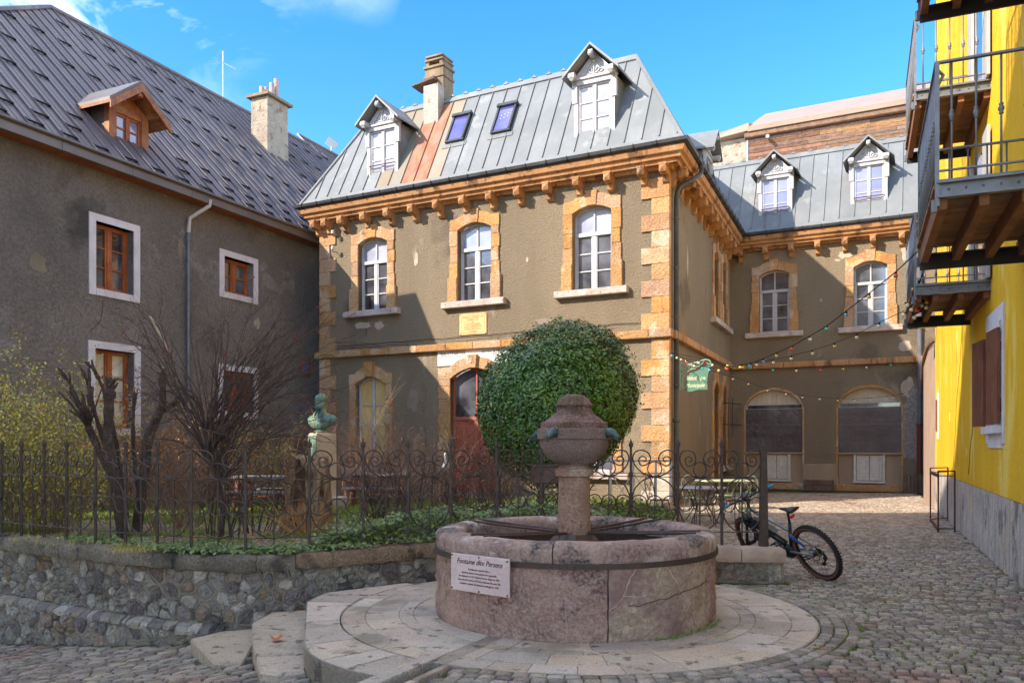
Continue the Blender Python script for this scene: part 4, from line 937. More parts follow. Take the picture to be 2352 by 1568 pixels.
# dormer of the grey house
def grey_dormer():
    fr = LW; uc = -5.38; of = -.42; hw = .50; zb = 9.56; zt = 10.42; ap = 10.98
    m = MB()
    for s in (-1, 1):
        a, b = sorted((uc + s * (hw - .10), uc + s * (hw + .12))); m.fbox(fr, a, b, zb - .1, zt + .05, of - .16, of + .02)
    m.fbox(fr, uc - hw + .1, uc + hw - .1, zt - .14, zt + .05, of - .12, of)
    m.prism([(uc - hw - .1, zt + .05), (uc + hw + .1, zt + .05), (uc, ap - .12)], fr, of - .12, of - .02)
    dm = m.build('dormer', 'chalet_wood', GH, label='orange timber dormer with gabled metal roof')
    for du, dz_, ln in ((0, ap - .16, .45), (-hw - .14, zt + .06, .42), (hw + .14, zt + .06, .42)): MB().cbox(fr, uc + du - .08, uc + du + .08, dz_ - .09, dz_ + .08, of - .3, of + ln, .02).build('purlin', 'chalet_wood', dm)
    f = MB(); t = .07; o0, o1 = of - .12, of - .05; u0, u1 = uc - hw + .1, uc + hw - .1; z1 = zt - .14
    f.fbox(fr, u0, u0 + t, zb, z1, o0, o1); f.fbox(fr, u1 - t, u1, zb, z1, o0, o1); f.fbox(fr, u0, u1, zb - .02, zb + .08, o0, o1 + .02); f.fbox(fr, u0, u1, z1 - .06, z1, o0, o1); f.fbox(fr, uc - .06, uc + .06, zb, z1, o0, o1 + .02); f.fbox(fr, u0, u1, (zb + z1) / 2 - .02, (zb + z1) / 2 + .02, o0, o1 - .01)
    f.build('window_frame', 'orange_wood', dm)
    for s in (0, 1):
        for r in (0, 1):
            a = (u0 + t, uc + .06)[s]; b = (uc - .06, u1 - t)[s]; za = (zb + .08, (zb + z1) / 2 + .02)[r]; zc = ((zb + z1) / 2 - .02, z1 - .06)[r]
            MB().fbox(fr, a, b, za, zc, o0 + .01, o0 + .03).build('pane', 'glass_lilac', dm)
    for s in (-1, 1):
        u = uc + s * (hw + .10); q = MB(); zo = lambda z: GO0 - (z - GZ0) / (GZ1 - GZ0) * (GO0 - GO1)
        q.add([fr.p(u, of - .1, zb - .2), fr.p(u, of - .1, zt + .15), fr.p(u, zo(zt + .15) - .05, zt + .15), fr.p(u - s * .05, of - .1, zb - .2), fr.p(u - s * .05, of - .1, zt + .15), fr.p(u - s * .05, zo(zt + .15) - .05, zt + .15)], [(0, 1, 2), (5, 4, 3), (0, 3, 4, 1), (1, 4, 5, 2)])
        q.build('cheek', 'fascia_metal', dm)
        e = hw + .46; zl = zt - .12; ofr = of + .46
        a = [fr.p(uc, ofr, ap + .10), fr.p(uc + s * e, ofr, zl), fr.p(uc + s * e, zo(zl) - .1, zl), fr.p(uc, zo(ap) - .1, ap + .10)]
        MB().hexa([v - Vector((0, 0, .07)) for v in a] + a).build('roof_boards', 'chalet_wood', dm)
        MB().hexa([v + Vector((0, 0, .002)) for v in a] + [v + Vector((0, 0, .08)) for v in a]).build('dormer_roof', 'fascia_metal', dm)
        m = MB(); m.hexa([fr.p(uc, ofr, ap - .12), fr.p(uc + s * e, ofr, zl - .2), fr.p(uc + s * e, ofr + .04, zl - .2), fr.p(uc, ofr + .04, ap - .12), fr.p(uc, ofr, ap + .09), fr.p(uc + s * e, ofr, zl - .01), fr.p(uc + s * e, ofr + .04, zl - .01), fr.p(uc, ofr + .04, ap + .09)]); m.build('barge_board', 'chalet_wood', dm)
    m = MB(); m.hexa([fr.p(uc - hw - .2, of - .1, zb - .12), fr.p(uc + hw + .2, of - .1, zb - .12), fr.p(uc + hw + .2, of + .24, zb - .34), fr.p(uc - hw - .2, of + .24, zb - .34), fr.p(uc - hw - .2, of - .1, zb - .06), fr.p(uc + hw + .2, of - .1, zb - .06), fr.p(uc + hw + .2, of + .24, zb - .30), fr.p(uc - hw - .2, of + .24, zb - .30)]); m.build('apron', 'fascia_metal', dm)
grey_dormer()
# chimney of the grey house (frame parallel to the wall)
cu, co = 4.35, -4.1
m = MB()
def cblk(m, u0, u1, o0, o1, z0, z1, tp=0): m.hexa([LW.p(u0, o0, z0), LW.p(u1, o0, z0), LW.p(u1, o1, z0), LW.p(u0, o1, z0), LW.p(u0 + tp, o0 + tp, z1), LW.p(u1 - tp, o0 + tp, z1), LW.p(u1 - tp, o1 - tp, z1), LW.p(u0 + tp, o1 - tp, z1)])
gcz = 15.05
cblk(m, cu - .62, cu + .62, co - .42, co + .42, 12.0, gcz, .03); ch = m.build('chimney', 'old_chimney', GH)
m = MB(); cblk(m, cu - .74, cu + .74, co - .54, co + .54, gcz, gcz + .10); m.build('chimney_cap', 'chimney_brown', ch)
for a, h in ((-.45, .34), (-.2, .42), (.12, .72), (.38, .98)): MB().lathe([(.11, 0), (.10, h), (.08, h), (.08, .02)], LW.p(cu + a, co, gcz + .1), 10).build('flue_pipe', 'flue', ch)
# downpipe of the grey house
m = MB(); m.tube([LW.p(-3.45, .50, 8.52), LW.p(-3.45, .48, 8.35), LW.p(-3.82, .12, 7.95), LW.p(-3.84, .09, 7.55)], .055, 8); m.build('downpipe_bend', 'pipe_white', GH)
m = MB(); m.tube([LW.p(-3.84, .09, 7.55), LW.p(-3.84, .09, 0)], .052, 8)
for z in (1.5, 3.8, 5.4, 7.3): m.lathe([(.07, 0), (.07, .05)], LW.p(-3.84, .09, z), 8)
m.build('downpipe', 'pipe_grey', GH)
MB().hexa([LW.p(-5.12, .002, 5.02), LW.p(-5.06, .002, 5.06), LW.p(-4.42, .002, 4.18), LW.p(-4.46, .002, 4.12), LW.p(-5.12, .03, 5.02), LW.p(-5.06, .03, 5.06), LW.p(-4.42, .03, 4.18), LW.p(-4.46, .03, 4.12)]).build('render_scar', 'cream_plaster', GH)
def crack(fr, pts, par, r=.008):
    m = MB(); P = []
    for (a, b), (c, d) in zip(pts[:-1], pts[1:]):
        for i in range(5): P.append(fr.p(a + (c - a) * i / 5 + ru(-.03, .03), .002, b + (d - b) * i / 5 + ru(-.02, .02)))
    m.tube(P, r, 3); m.build('crack', 'cable', par)
crack(LW, [(-6.5, 5.25), (-6.6, 4.7), (-7.0, 4.3)], GH); crack(LF, [(-9.75, 5.6), (-9.85, 4.9)], LIB, .006)
# radio mast and dish on the roofs
an = thing('roof_antenna', 'thin white whip antenna with three short arms on the brown metal roof', 'antenna', LW.p(4.2, GO1, 15.5))
b = LW.p(4.2, GO1, 15.5); m = MB(); m.tube([b, b + Vector((0, 0, 1.5))], .016, 6); m.tube([b + Vector((0, 0, 1.5)), b + Vector((0, 0, 1.95))], .028, 6); m.build('mast', 'white_plastic', an)
for a in (0, 2.1, 4.2): MB().tube([b + Vector((0, 0, 1.5)), b + Vector((.5 * math.cos(a), .5 * math.sin(a), 1.25))], .008, 4).build('arm', 'white_plastic', an)
b = LW.p(12.0, -6.95, 15.8); di = thing('satellite_dish', 'small flat white satellite dish on a thin pole at the roof ridge', 'satellite dish', b)
m = MB(); m.tube([b, b + Vector((.1, 0, .55))], .03, 6); m.build('pole', 'white_plastic', di)
m = MB(); m.box(b + Vector((.1, 0, .7)), .55, .05, .38, .4, Matrix.Rotation(.6, 3, 'Y')); m.build('panel', 'white_plastic', di)

# ------------------------------------------------------------------ tall timber-clad house behind the rear wing
RO, RU0, RU1 = -5.2, -.9, 9.5
RH = thing('timber_gable_house', 'old house with brown weathered board wall and tan metal roof behind the rear wing', 'house', BK.p(3, RO, 0))
RF = Fr((BK.p(0, RO, 0).x, BK.p(0, RO, 0).y), (U[0], U[1]))
m = MB(); m.fbox(RF, -.44, 9.5, 0, 12.9, -.3, -.06); m.fbox(RF, -3.2, -.45, 0, 15.1, -6, -.5); m.fbox(RF, -.44, 9.5, 12.9, 15.0, -6, -.3); m.build('wall', 'cream_plaster', RH)
nb = 14
for i in range(nb):
    z0 = 12.75 + i * .155; u = -.44
    while u < 9.4:
        l = min(ru(2.2, 4.2), 9.4 - u); j = ru(-.006, .006)
        RF_ = RF; MB().cbox(RF, u + .004, u + l - .006, z0 + j, z0 + .15 + j, -.06, 0 + ru(-.008, .014), .008, .003).build('board', 'weathered_plank', RH); u += l
m = MB(); m.cbox(RF, -.5, 9.5, 14.94, 15.165, -.2, .22, .03, .004); m.build('ridge_beam', 'beam_wood', RH)
m = MB(); m.hexa([RF.p(-.35, .3, 15.17), RF.p(9.5, .3, 15.17), RF.p(9.5, -4, 15.0), RF.p(-.35, -4, 15.0), RF.p(-.35, .34, 15.36), RF.p(9.5, .34, 15.36), RF.p(9.5, -4, 17.5), RF.p(-.35, -4, 17.5)]); m.build('roof', 'tan_metal', RH)
m = MB(); m.cbox(RF, -1.95, -.46, 12.5, 15.08, -.4, -.1, .03, .01); m.build('stone_return', 'old_chimney', RH)
m = MB(); m.hexa([RF.p(-2.6, .2, 15.05), RF.p(-.28, .3, 15.22), RF.p(-.28, -2, 14.9), RF.p(-2.6, -2, 14.9), RF.p(-2.55, .24, 15.18), RF.p(-.3, .34, 15.52), RF.p(-.3, -2, 16.3), RF.p(-2.6, -2, 16.2)]); m.build('roof', 'tan_metal', RH)
MB().tube([RF.p(-.40, .02, 12.8), RF.p(-.40, .02, 14.9)], .04, 6).build('pipe', 'white_plastic', RH)
MB().fbox(RF, -1.7, -1.0, 13.2, 13.6, -.1, -.05).build('small_window', 'brown_shutter', RH)
scm = thing('security_camera', 'small white surveillance camera fixed to the brown board wall near its left end', 'camera', RF.p(.45, .1, 14.85))
MB().bar(RF.p(.45, 0, 14.9), RF.p(.45, .15, 14.86), .05).build('bracket', 'white_plastic', scm)
MB().tube([RF.p(.45, .12, 14.86), RF.p(.52, .42, 14.78)], .075, 10).build('camera_body', 'white_plastic', scm)

# ------------------------------------------------------------------ beige house beyond the yellow one
be0 = YW.p(12.39, 0, 0); be1 = YW.p(16.2, -.1, 0); be2 = (BK.p(6.78, .05, 0))
BH = thing('beige_house', 'narrow beige rendered house end with a curved corner between yellow house and rear wing', 'house', be0)
m = MB(); pts = [(be0.x + .02, be0.y + .02), (11.38, 22.0), (12.11, 23.7), (13.2, 25.8), (13.98, 27.3), (be2.x + 3, be2.y - .8), (be0.x + 4, be0.y + .1)]
m.slab(pts, -.1, 4.2, 0); m.build('wall', 'beige_render', BH)
m = MB(); m.tube(cr([Vector((be0.x + .05, be0.y + .1, 4.35)), Vector((11.36, 22.0, 4.3)), Vector((12.1, 23.7, 4.0)), Vector((13.15, 25.8, 3.4))], 5), .06, 6); m.build('coping', 'beam_wood', BH)

# ------------------------------------------------------------------ yellow house on the right
YH = thing('yellow_house', 'bright yellow rendered house with stained pale plinth, brown shutters and timber balconies', 'house', (5.88, 9.25, 0))
wall(YW, -6.5, 12.39, .96, 13.5, [(1.55, 2.80, 1.86, 3.3)], 'yellow_render', YH)
wall(YW, -6.5, 12.39, -.1, .96, [], 'stained_plinth', YH, name='plinth', o=.012)
e = YW.p(12.39, 0, 0); m = MB(); m.add([YW.p(12.39, .0, -.1), YW.p(12.39, -7, -.1), YW.p(12.39, -7, 13.5), YW.p(12.39, 0, 13.5)], [(0, 1, 2, 3)]); m.add([YW.p(-6.5, .0, -.1), YW.p(-6.5, -7, -.1), YW.p(-6.5, -7, 13.5), YW.p(-6.5, 0, 13.5)], [(0, 1, 2, 3)]); m.add([YW.p(12.39, -7, -.1), YW.p(-6.5, -7, -.1), YW.p(-6.5, -7, 13.5), YW.p(12.39, -7, 13.5)], [(0, 1, 2, 3)]); m.build('wall', 'yellow_render', YH, fix=False)
m = MB(); m.hexa([YW.p(-6.9, .7, 13.5), YW.p(12.8, .7, 13.5), YW.p(12.8, -7.4, 13.5), YW.p(-6.9, -7.4, 13.5), YW.p(-6.9, .7, 13.7), YW.p(12.8, .7, 13.7), YW.p(12.8, -3.5, 16.5), YW.p(-6.9, -3.5, 16.5)]); m.build('roof', 'brown_metal', YH)
# window with its painted band, blue-white frame and shutters
m = MB(); m.fbox(YW, 1.36, 1.55, 1.66, 3.52, .0, .018); m.fbox(YW, 2.80, 2.99, 1.66, 3.52, .0, .018); m.fbox(YW, 1.55, 2.80, 3.3, 3.52, .0, .018); m.fbox(YW, 1.55, 2.80, 1.60, 1.86, .0, .018)
wn = m.build('window', 'lilac_paint', YH)
m = MB(); m.fbox(YW, 1.57, 1.66, 1.88, 3.28, -.2, .04); m.fbox(YW, 2.69, 2.78, 1.88, 3.28, -.2, .04); m.fbox(YW, 1.66, 2.69, 3.2, 3.28, -.2, .04); m.fbox(YW, 1.5, 2.85, 1.80, 1.90, -.2, .10); m.build('window_frame', 'lilac_paint', wn)
MB().fbox(YW, 1.66, 2.69, 1.9, 3.2, -.18, -.15).build('pane', 'glass_dark', wn)
def shutter(hinge_u, ang, w, z0, z1, mt, par, hz=.05):
    """a leaf hinged on the wall; ang 0 = closed, 180 = flat open"""
    h = YW.p(hinge_u, hz, 0); s = 1
    d = Vector((YW.d[0], YW.d[1], 0)) * math.cos(ang) + Vector((YW.n[0], YW.n[1], 0)) * math.sin(ang)
    f2 = Fr((h.x, h.y), (d.x, d.y)); sh = None
    nb_ = 5
    m = MB(); m.fbox(f2, .02, w - .02, z0 + .16, z0 + .28, .02, .045); m.fbox(f2, .02, w - .02, z1 - .30, z1 - .18, .02, .045); m.bar(f2.p(.05, .033, z0 + .26), f2.p(w - .05, .033, z1 - .28), .09, .02, up=(f2.n[0], f2.n[1], 0))
    sh = m.build('shutter', mt, par)
    for k in range(nb_): MB().cbox(f2, w * k / nb_ + .003, w * (k + 1) / nb_ - .003, z0, z1, -.02, .02, .005).build('shutter_board', mt, sh)
    m = MB(); m.fbox(f2, -.03, .25, z0 + .20, z0 + .24, .045, .052); m.fbox(f2, -.03, .25, z1 - .26, z1 - .22, .045, .052); m.tube([f2.p(w - .1, .06, z0 + .12), f2.p(w - .1, .07, z0 + .32)], .012, 4); m.build('hinge', 'black_steel', sh)
    return sh
shutter(2.86, math.radians(7), .62, 1.92, 3.2, 'brown_shutter', wn)
shutter(1.50, math.radians(5), .62, 1.92, 3.2, 'brown_shutter', wn)
# narrow vent opening with pale band near the far end
m = MB(); m.fbox(YW, 11.35, 11.65, 1.78, 2.92, .0, .02); nw = m.build('narrow_window', 'panel_white', YH); MB().fbox(YW, 11.40, 11.62, 1.97, 2.74, .02, .05).build('slot_shutter', 'brown_shutter', nw)
crack(YW, [(6.2, 3.9), (6.6, 3.2), (7.3, 2.4), (7.6, 1.7), (7.9, 1.1)], YH, .006); crack(YW, [(4.6, 2.0), (5.0, 1.6), (5.3, 1.0)], YH, .006)

def baluster_mesh(h):
    m = MB(); m.lathe([(.011, 0), (.011, h)], (0, 0, 0), 6)
    m.lathe([(.011, h * .49), (.022, h * .50), (.015, h * .515), (.026, h * .53), (.026, h * .55), (.015, h * .565), (.022, h * .58), (.011, h * .59)], (0, 0, 0), 8); return m.mesh('baluster', 'grey_steel', smooth=True)
BAL = baluster_mesh(1.05)
def balcony(u0, ln, z, idx, near_rail=True, wd=1.08):
    lab = ('wooden balcony with iron railing, ' + idx)
    m = MB(); m.fbox(YW, u0, u0 + .02, z - .13, z + .02, .0, wd); m.fbox(YW, u0 - .05, u0, z - .13, z - .11, .0, wd); m.fbox(YW, u0 - .05, u0, z, z + .02, .0, wd)
    b = m.build('balcony', 'grey_steel', YH, label=lab)
    MB().fbox(YW, u0 + ln - .02, u0 + ln, z - .27, z - .10, .0, wd).build('end_channel', 'grey_steel', b)
    MB().fbox(YW, u0 + ln - .05, u0 + ln - .021, z - .30, z - .12, .0, wd).build('cross_beam', 'black_steel', b)
    for o in (.0, .33, .66, wd - .09): MB().cbox(YW, u0 + .03, u0 + ln + .12, z - .22, z - .035, o + .005, o + .085, .005).build('joist', 'joist_wood', b)
    nbd = 22
    for k in range(nbd):
        a = u0 + .02 + ln * k / nbd; MB().hexa([YW.p(a, 0, z - .033), YW.p(a + ln / nbd - .006, 0, z - .033), YW.p(a + ln / nbd - .006, wd + .03 + ru(-.01, .01), z - .033), YW.p(a, wd + .03, z - .033)] + [YW.p(a, 0, z + .0 + ru(-.003, .003)), YW.p(a + ln / nbd - .006, 0, z), YW.p(a + ln / nbd - .006, wd + .03, z), YW.p(a, wd + .03, z)]).build('deck_board', 'deck_wood', b)
    # railing
    H_ = 1.10
    m = MB()
    for u in (u0 + .0, u0 + ln): m.bar(YW.p(u, wd, z - .2), YW.p(u, wd, z + H_), .035, .05, up=(YW.d[0], YW.d[1], 0))
    m.bar(YW.p(u0 - .02, wd, z + H_), YW.p(u0 + ln + .02, wd, z + H_), .045, .018); m.bar(YW.p(u0, wd, z + .12), YW.p(u0 + ln, wd, z + .12), .03, .014)
    for u in (u0, u0 + ln): m.bar(YW.p(u, wd, z + H_), YW.p(u, 0, z + H_), .045, .018); m.bar(YW.p(u, wd, z + .12), YW.p(u, 0, z + .12), .03, .014); m.bar(YW.p(u, wd, z + .03), YW.p(u, 0, z + .03), .025, .02)
    for u in (u0, u0 + ln): m.tube([YW.p(u, wd + .02, z - .25), YW.p(u, wd + .02, z - .14)], .03, 6); m.tube([YW.p(u, wd, z + H_ - .06), YW.p(u, wd - .05, z + H_ - .12), YW.p(u, wd - .01, z + H_ - .2)], .016, 5)
    m.build('railing', 'grey_steel', b)
    nb_ = int(ln / .115)
    for k in range(1, nb_): put(BAL, 'baluster', YW.p(u0 + ln * k / nb_, wd, z + .04), b)
    for k in range(1, 6):
        for u in (u0, u0 + ln): put(BAL, 'baluster', YW.p(u, wd * k / 5.6, z + .04), b)
    m = MB(); [m.ball(YW.p(u0 - .004, wd * (k + .3) / 8, z - .055), .014, n=6, m=4) for k in range(8)]; m.build('rivet', 'grey_steel', b, kind='stuff')
    m = MB(); m.fbox(YW, u0 - .006, u0 + .0, z - .10, z - .02, wd - .55, wd - .03); m.build('splice_plate', 'grey_steel', b)
    return b
balcony(-2.6, 2.45, 4.0, 'nearest and lower one'); balcony(-2.6, 2.45, 6.92, 'nearest and upper one')
balcony(2.62, 2.42, 4.0, 'farther and lower one', wd=.98); balcony(2.62, 2.42, 6.9, 'farther and upper one', wd=.98)
# french windows and grey shutters over the balconies
for u, z, nm in ((-1.6, 4.02, 0), (-1.6, 6.94, 0), (3.6, 4.02, 1), (3.6, 6.92, 1)):
    m = MB(); m.fbox(YW, u - .62, u + .62, z, z + 2.2, .0, .02); fw = m.build('french_window', 'white_paint', YH)
    MB().fbox(YW, u - .5, u + .5, z + .1, z + 2.1, .02, .03).build('pane', 'glass_dark', fw)
    for s in (-1, 1):
        m = MB(); a, b_ = sorted((u + s * .64, u + s * 1.16)); m.fbox(YW, a, b_, z + .02, z + 2.2, .03, .05); sh = m.build('shutter', 'grey_shutter', fw)
        for k in range(6): MB().cbox(YW, a + (b_ - a) * k / 6 + .004, a + (b_ - a) * (k + 1) / 6 - .004, z + .02, z + 2.2, .05, .07, .006).build('shutter_board', 'grey_shutter', sh)
tp = thing('folded_tarpaulin', 'dark folded bundle with a yellow strap lying on the nearest lower balcony', 'bundle', YW.p(-.9, .6, 4.0))
m = MB(); rr = Matrix.Rotation(YW.rotz(), 3, 'Z')
m.ball(YW.p(-1.0, .66, 4.09), .62, .26, .085, n=14, m=8, M=rr, wob=.10); m.ball(YW.p(-1.5, .62, 4.08), .25, .22, .075, n=12, m=6, M=rr, wob=.1); m.ball(YW.p(-.8, .6, 4.17), .45, .18, .06, n=12, m=6, M=rr, wob=.12); m.build('bundle', 'bike_black', tp, smooth=True)
m = MB(); m.tube(cr([YW.p(-1.9, .45, 4.05), YW.p(-1.85, .5, 4.16), YW.p(-1.7, .42, 4.22), YW.p(-1.5, .5, 4.17), YW.p(-1.45, .6, 4.06)], 4), .02, 5); m.build('strap', 'gold', tp)
fl = thing('floodlight', 'small flat floodlight on a short white arm at the far end of the yellow wall', 'floodlight', YW.p(11.9, .3, 4.6))
m = MB(); m.box(YW.p(11.9, .55, 4.62), .36, .22, .07, .3, Matrix.Rotation(.35, 3, 'X')); m.build('lamp_head', 'bike_dark', fl)
MB().tube([YW.p(11.9, .0, 4.62), YW.p(11.9, .45, 4.62)], .05, 6).build('arm', 'pipe_white', fl)
m = MB(); m.tube([YW.p(2.0, .05, 7), YW.p(2.0, .05, .9)], .02, 5); 

random.seed(92)
for u, z, w, h in ((-4.05, 7.0, .10, .30), (-6.0, 4.5, .12, .25), (-1.0, 5.4, .16, .25), (-8.2, 5.8, .25, .3)): patch(LW, u, z, w, h, 'plaster_dark' if u < -3 else 'plaster_patch', GH)
for u, z, w, h in ((8.6, 2.2, .10, .14), (5.6, 1.5, .18, .10), (-.2, 1.6, .14, .22)): patch(YW, u, z, w, h, 'yellow_pale', YH)
# ------------------------------------------------------------------ ground
def in_poly(x, y, P):
    c = False; n = len(P)
    for i in range(n):
        a, b = P[i], P[(i + 1) % n]
        if (a[1] > y) != (b[1] > y) and x < (b[0] - a[0]) * (y - a[1]) / (b[1] - a[1]) + a[0]: c = not c
    return c
m = MB(); xs = [-400, -60, -24] + [-16 + .5 * i for i in range(60)] + [16, 24, 60, 400]; ys = [-400, -60, -20] + [-4 + .5 * i for i in range(80)] + [40, 60, 400]
V_ = [(x, y, gz(max(x, -12), y) - .022) for y in ys for x in xs]; nx = len(xs)
near_ = lambda i, j: -13 < xs[i] < 16 and 4.2 < ys[j] < 30
Fg = [(i, j) for j in range(len(ys) - 1) for i in range(nx - 1)]; quad = lambda i, j: (j * nx + i, j * nx + i + 1, (j + 1) * nx + i + 1, (j + 1) * nx + i)
m.add(V_, [quad(i, j) for i, j in Fg if near_(i, j)]); m.build('ground', 'joint_soil', kind='structure', smooth=True, fix=False)
m = MB(); m.add(V_, [quad(i, j) for i, j in Fg if not near_(i, j)]); m.build('road', 'town_paving', kind='structure', smooth=True, fix=False)

# coping path (front edge of the top), from far left to the free end
CP = [(-13.5, 15.5), (-10.2, 12.95), (-8.3, 11.65), (-6.82, 10.73), (-5.13, 9.72), (-3.80, 9.07), (-2.90, 8.85), (-2.34, 9.08), (-1.896, 9.33), (-1.44, 9.64), (-.96, 10.02), (-.2, 10.22), (.6, 10.22), (1.5, 9.98), (2.35, 9.62), (3.24, 9.52)]
CPs = [(p.x, p.y) for p in cr([Vector((x, y, 0)) for x, y in CP], 10)]
cum = [0]
for a, b in zip(CPs[:-1], CPs[1:]): cum.append(cum[-1] + math.hypot(b[0] - a[0], b[1] - a[1]))
TOT = cum[-1]
def on_path(s, o=0.0):
    s = min(max(s, 0), TOT); i = max(0, min(len(cum) - 2, int(np.searchsorted(cum, s)) - 1)); t = (s - cum[i]) / (cum[i + 1] - cum[i])
    a, b = CPs[i], CPs[i + 1]; dx, dy = b[0] - a[0], b[1] - a[1]; l = math.hypot(dx, dy)
    a2, b2 = CPs[max(0, i - 3)], CPs[min(len(CPs) - 1, i + 4)]; ex, ey = b2[0] - a2[0], b2[1] - a2[1]; l2 = math.hypot(ex, ey); n = (ey / l2, -ex / l2)
    return Vector((a[0] + dx * t + n[0] * o, a[1] + dy * t + n[1] * o, 0)), n
CW = .44; CZ = .42
class PathFr:
    def p(s, u, o, z): q, n = on_path(u, o); return Vector((q.x, q.y, z))
PF = PathFr()
sx = lambda x: min(range(len(CPs)), key=lambda i: abs(CPs[i][0] - x))
S_OF = lambda x: cum[sx(x)]

# ------------------------------------------------------------------ garden retaining wall
GW = thing('garden_wall', 'curved rubble retaining wall with rough stone coping around the garden', 'wall', (-3, 9, -.5))
m = MB(); N_ = 120
for i in range(N_):
    a, b = TOT * i / N_, TOT * (i + 1) / N_
    m.hexa([PF.p(a, -.08, -1.9), PF.p(b, -.08, -1.9), PF.p(b, -CW + .03, -1.9), PF.p(a, -CW + .03, -1.9), PF.p(a, -.10, CZ - .17), PF.p(b, -.10, CZ - .17), PF.p(b, -CW + .03, CZ - .17), PF.p(a, -CW + .03, CZ - .17)])
m.build('mortar_core', 'mortar', GW)
# lower projecting footing on the left
se = S_OF(-3.25)
m = MB()
for i in range(70):
    a, b = se * i / 70, se * (i + 1) / 70; za = -.36
    m.hexa([PF.p(a, .05, -1.9), PF.p(b, .05, -1.9), PF.p(b, -.1, -1.9), PF.p(a, -.1, -1.9), PF.p(a, .03, za - .10), PF.p(b, .03, za - .10), PF.p(b, -.1, za), PF.p(a, -.1, za)])
m.build('footing', 'mortar', GW)
SMALL = .0146
def rubble(s0, s1, z0f, z1f, of, n, par, asp=1.15, minr=.0, mats=None, nm='rubble_stone'):
    """irregular stones bedded in mortar on the curved face"""
    zlo = min(z0f(s0), z0f(s1)); zhi = max(z1f(s0), z1f(s1))
    pts, cells = relax(n, (s0, zlo * asp, s1, zhi * asp), 1); ridge = MB(); small = MB()
    for (x, y), q in zip(pts, cells):
        y /= asp
        if len(q) < 4 or y > z1f(x) - .02 or y < z0f(x) - .03: continue
        k = ru(.72, .93); P = []
        C = [(a, min(max(b / asp, z0f(x) - .06), z1f(x) - .004)) for a, b in q]
        for c0_, c1_ in zip(C, C[1:] + C[:1]):
            if rnd() < .55 and math.hypot(c1_[0] - c0_[0], c1_[1] - c0_[1]) > .03:
                mid_ = ((c0_[0] + c1_[0]) / 2 + ru(-.012, .012), (c0_[1] + c1_[1]) / 2 + ru(-.012, .012)); ridge.tube([PF.p(c0_[0], of + .002, c0_[1]), PF.p(mid_[0], of + .006, mid_[1]), PF.p(c1_[0], of + .002, c1_[1])], .009, 4, up=(0, 0, 1))
        q = [(x + (a - x) * k, y + (b / asp - y) * k) for a, b in q]
        # round the outline
        n_ = len(q); R = []
        for i in range(n_):
            a, b, c = q[i - 1], q[i], q[(i + 1) % n_]
            R.append(((a[0] + 5 * b[0]) / 6 + ru(-.014, .014), (a[1] + 5 * b[1]) / 6 + ru(-.014, .014))); R.append(((c[0] + 5 * b[0]) / 6 + ru(-.014, .014), (c[1] + 5 * b[1]) / 6 + ru(-.014, .014)))
        R = [(a, min(max(b, z0f(x) - .06), z1f(x) - .005)) for a, b in R]
        n_ = len(R); h = ru(.012, .038); b = MB()
        V = [PF.p(a, of - .03, z) for a, z in R] + [PF.p(x + (a - x) * .93, of + h * .65, y + (z - y) * .93) for a, z in R] + [PF.p(x + (a - x) * ru(.45, .72) + ru(-.01, .01), of + h + ru(-.022, .022), y + (z - y) * ru(.45, .72)) for a, z in R] + [PF.p(x, of + h + ru(-.01, .012), y)]
        F = []
        for r in range(2): F += [(r * n_ + i, r * n_ + (i + 1) % n_, (r + 1) * n_ + (i + 1) % n_, (r + 1) * n_ + i) for i in range(n_)]
        F += [(2 * n_ + i, 2 * n_ + (i + 1) % n_, 3 * n_) for i in range(n_)]
        ar = (max(a for a, z in R) - min(a for a, z in R)) * (max(z for a, z in R) - min(z for a, z in R))
        if ar < SMALL: small.add(V, F); continue
        b.add(V, F); b.build(nm, random.choice(mats or ['rubble_grey', 'rubble_grey', 'rubble_grey', 'rubble_dark', 'rubble_dark', 'rubble_ochre']), par, smooth=18)
    small.build('small_rubble', 'rubble_grey', par, kind='stuff', smooth=18)
    ridge.build('pointing', 'mortar', par, kind='stuff')
rubble(S_OF(-9.2), S_OF(-1.0), lambda s: -.36 if s < se else (gz(on_path(s)[0].x, 0) + .0), lambda s: CZ - .17, -.09, 290, GW)
rubble(S_OF(-9.2), se, lambda s: gz(on_path(s)[0].x, 0) - .02, lambda s: -.42, .03, 150, GW)
rubble(S_OF(2.1), TOT - .02, lambda s: 0, lambda s: CZ - .17, -.09, 13, GW, mats=['rubble_grey', 'rubble_ochre'])
s_ = S_OF(-9.2)
while s_ < se - .1:
    l = ru(.10, .26); m = MB(); n_ = 7; V = []
    for k_, (oo, zz) in enumerate(((.05, -.46), (.065, -.42), (.05, -.385), (-.03, -.35), (-.1, -.355))):
        for q_ in range(3): V.append(PF.p(s_ + .008 + (l - .016) * q_ / 2, oo + ru(-.015, .015), zz + ru(-.012, .012)))
    m.add(V, [(r * 3 + c, r * 3 + c + 1, r * 3 + c + 4, r * 3 + c + 3) for r in range(4) for c in range(2)] + [(0, 3, 6, 9, 12), (14, 11, 8, 5, 2)])
    m.build('capping_stone', random.choice(['rubble_grey', 'rubble_grey', 'rubble_dark', 'mortar']), GW, smooth=20); s_ += l
# rubble face of the free end
q0, n0 = on_path(TOT); 
m = MB(); m.slab([(3.14, 9.62), (3.20, 9.68), (3.22, 9.92), (3.10, 9.98), (2.95, 9.9), (2.95, 9.65)], -.02, .24, .03); m.build('end_stone', 'rubble_grey', GW)
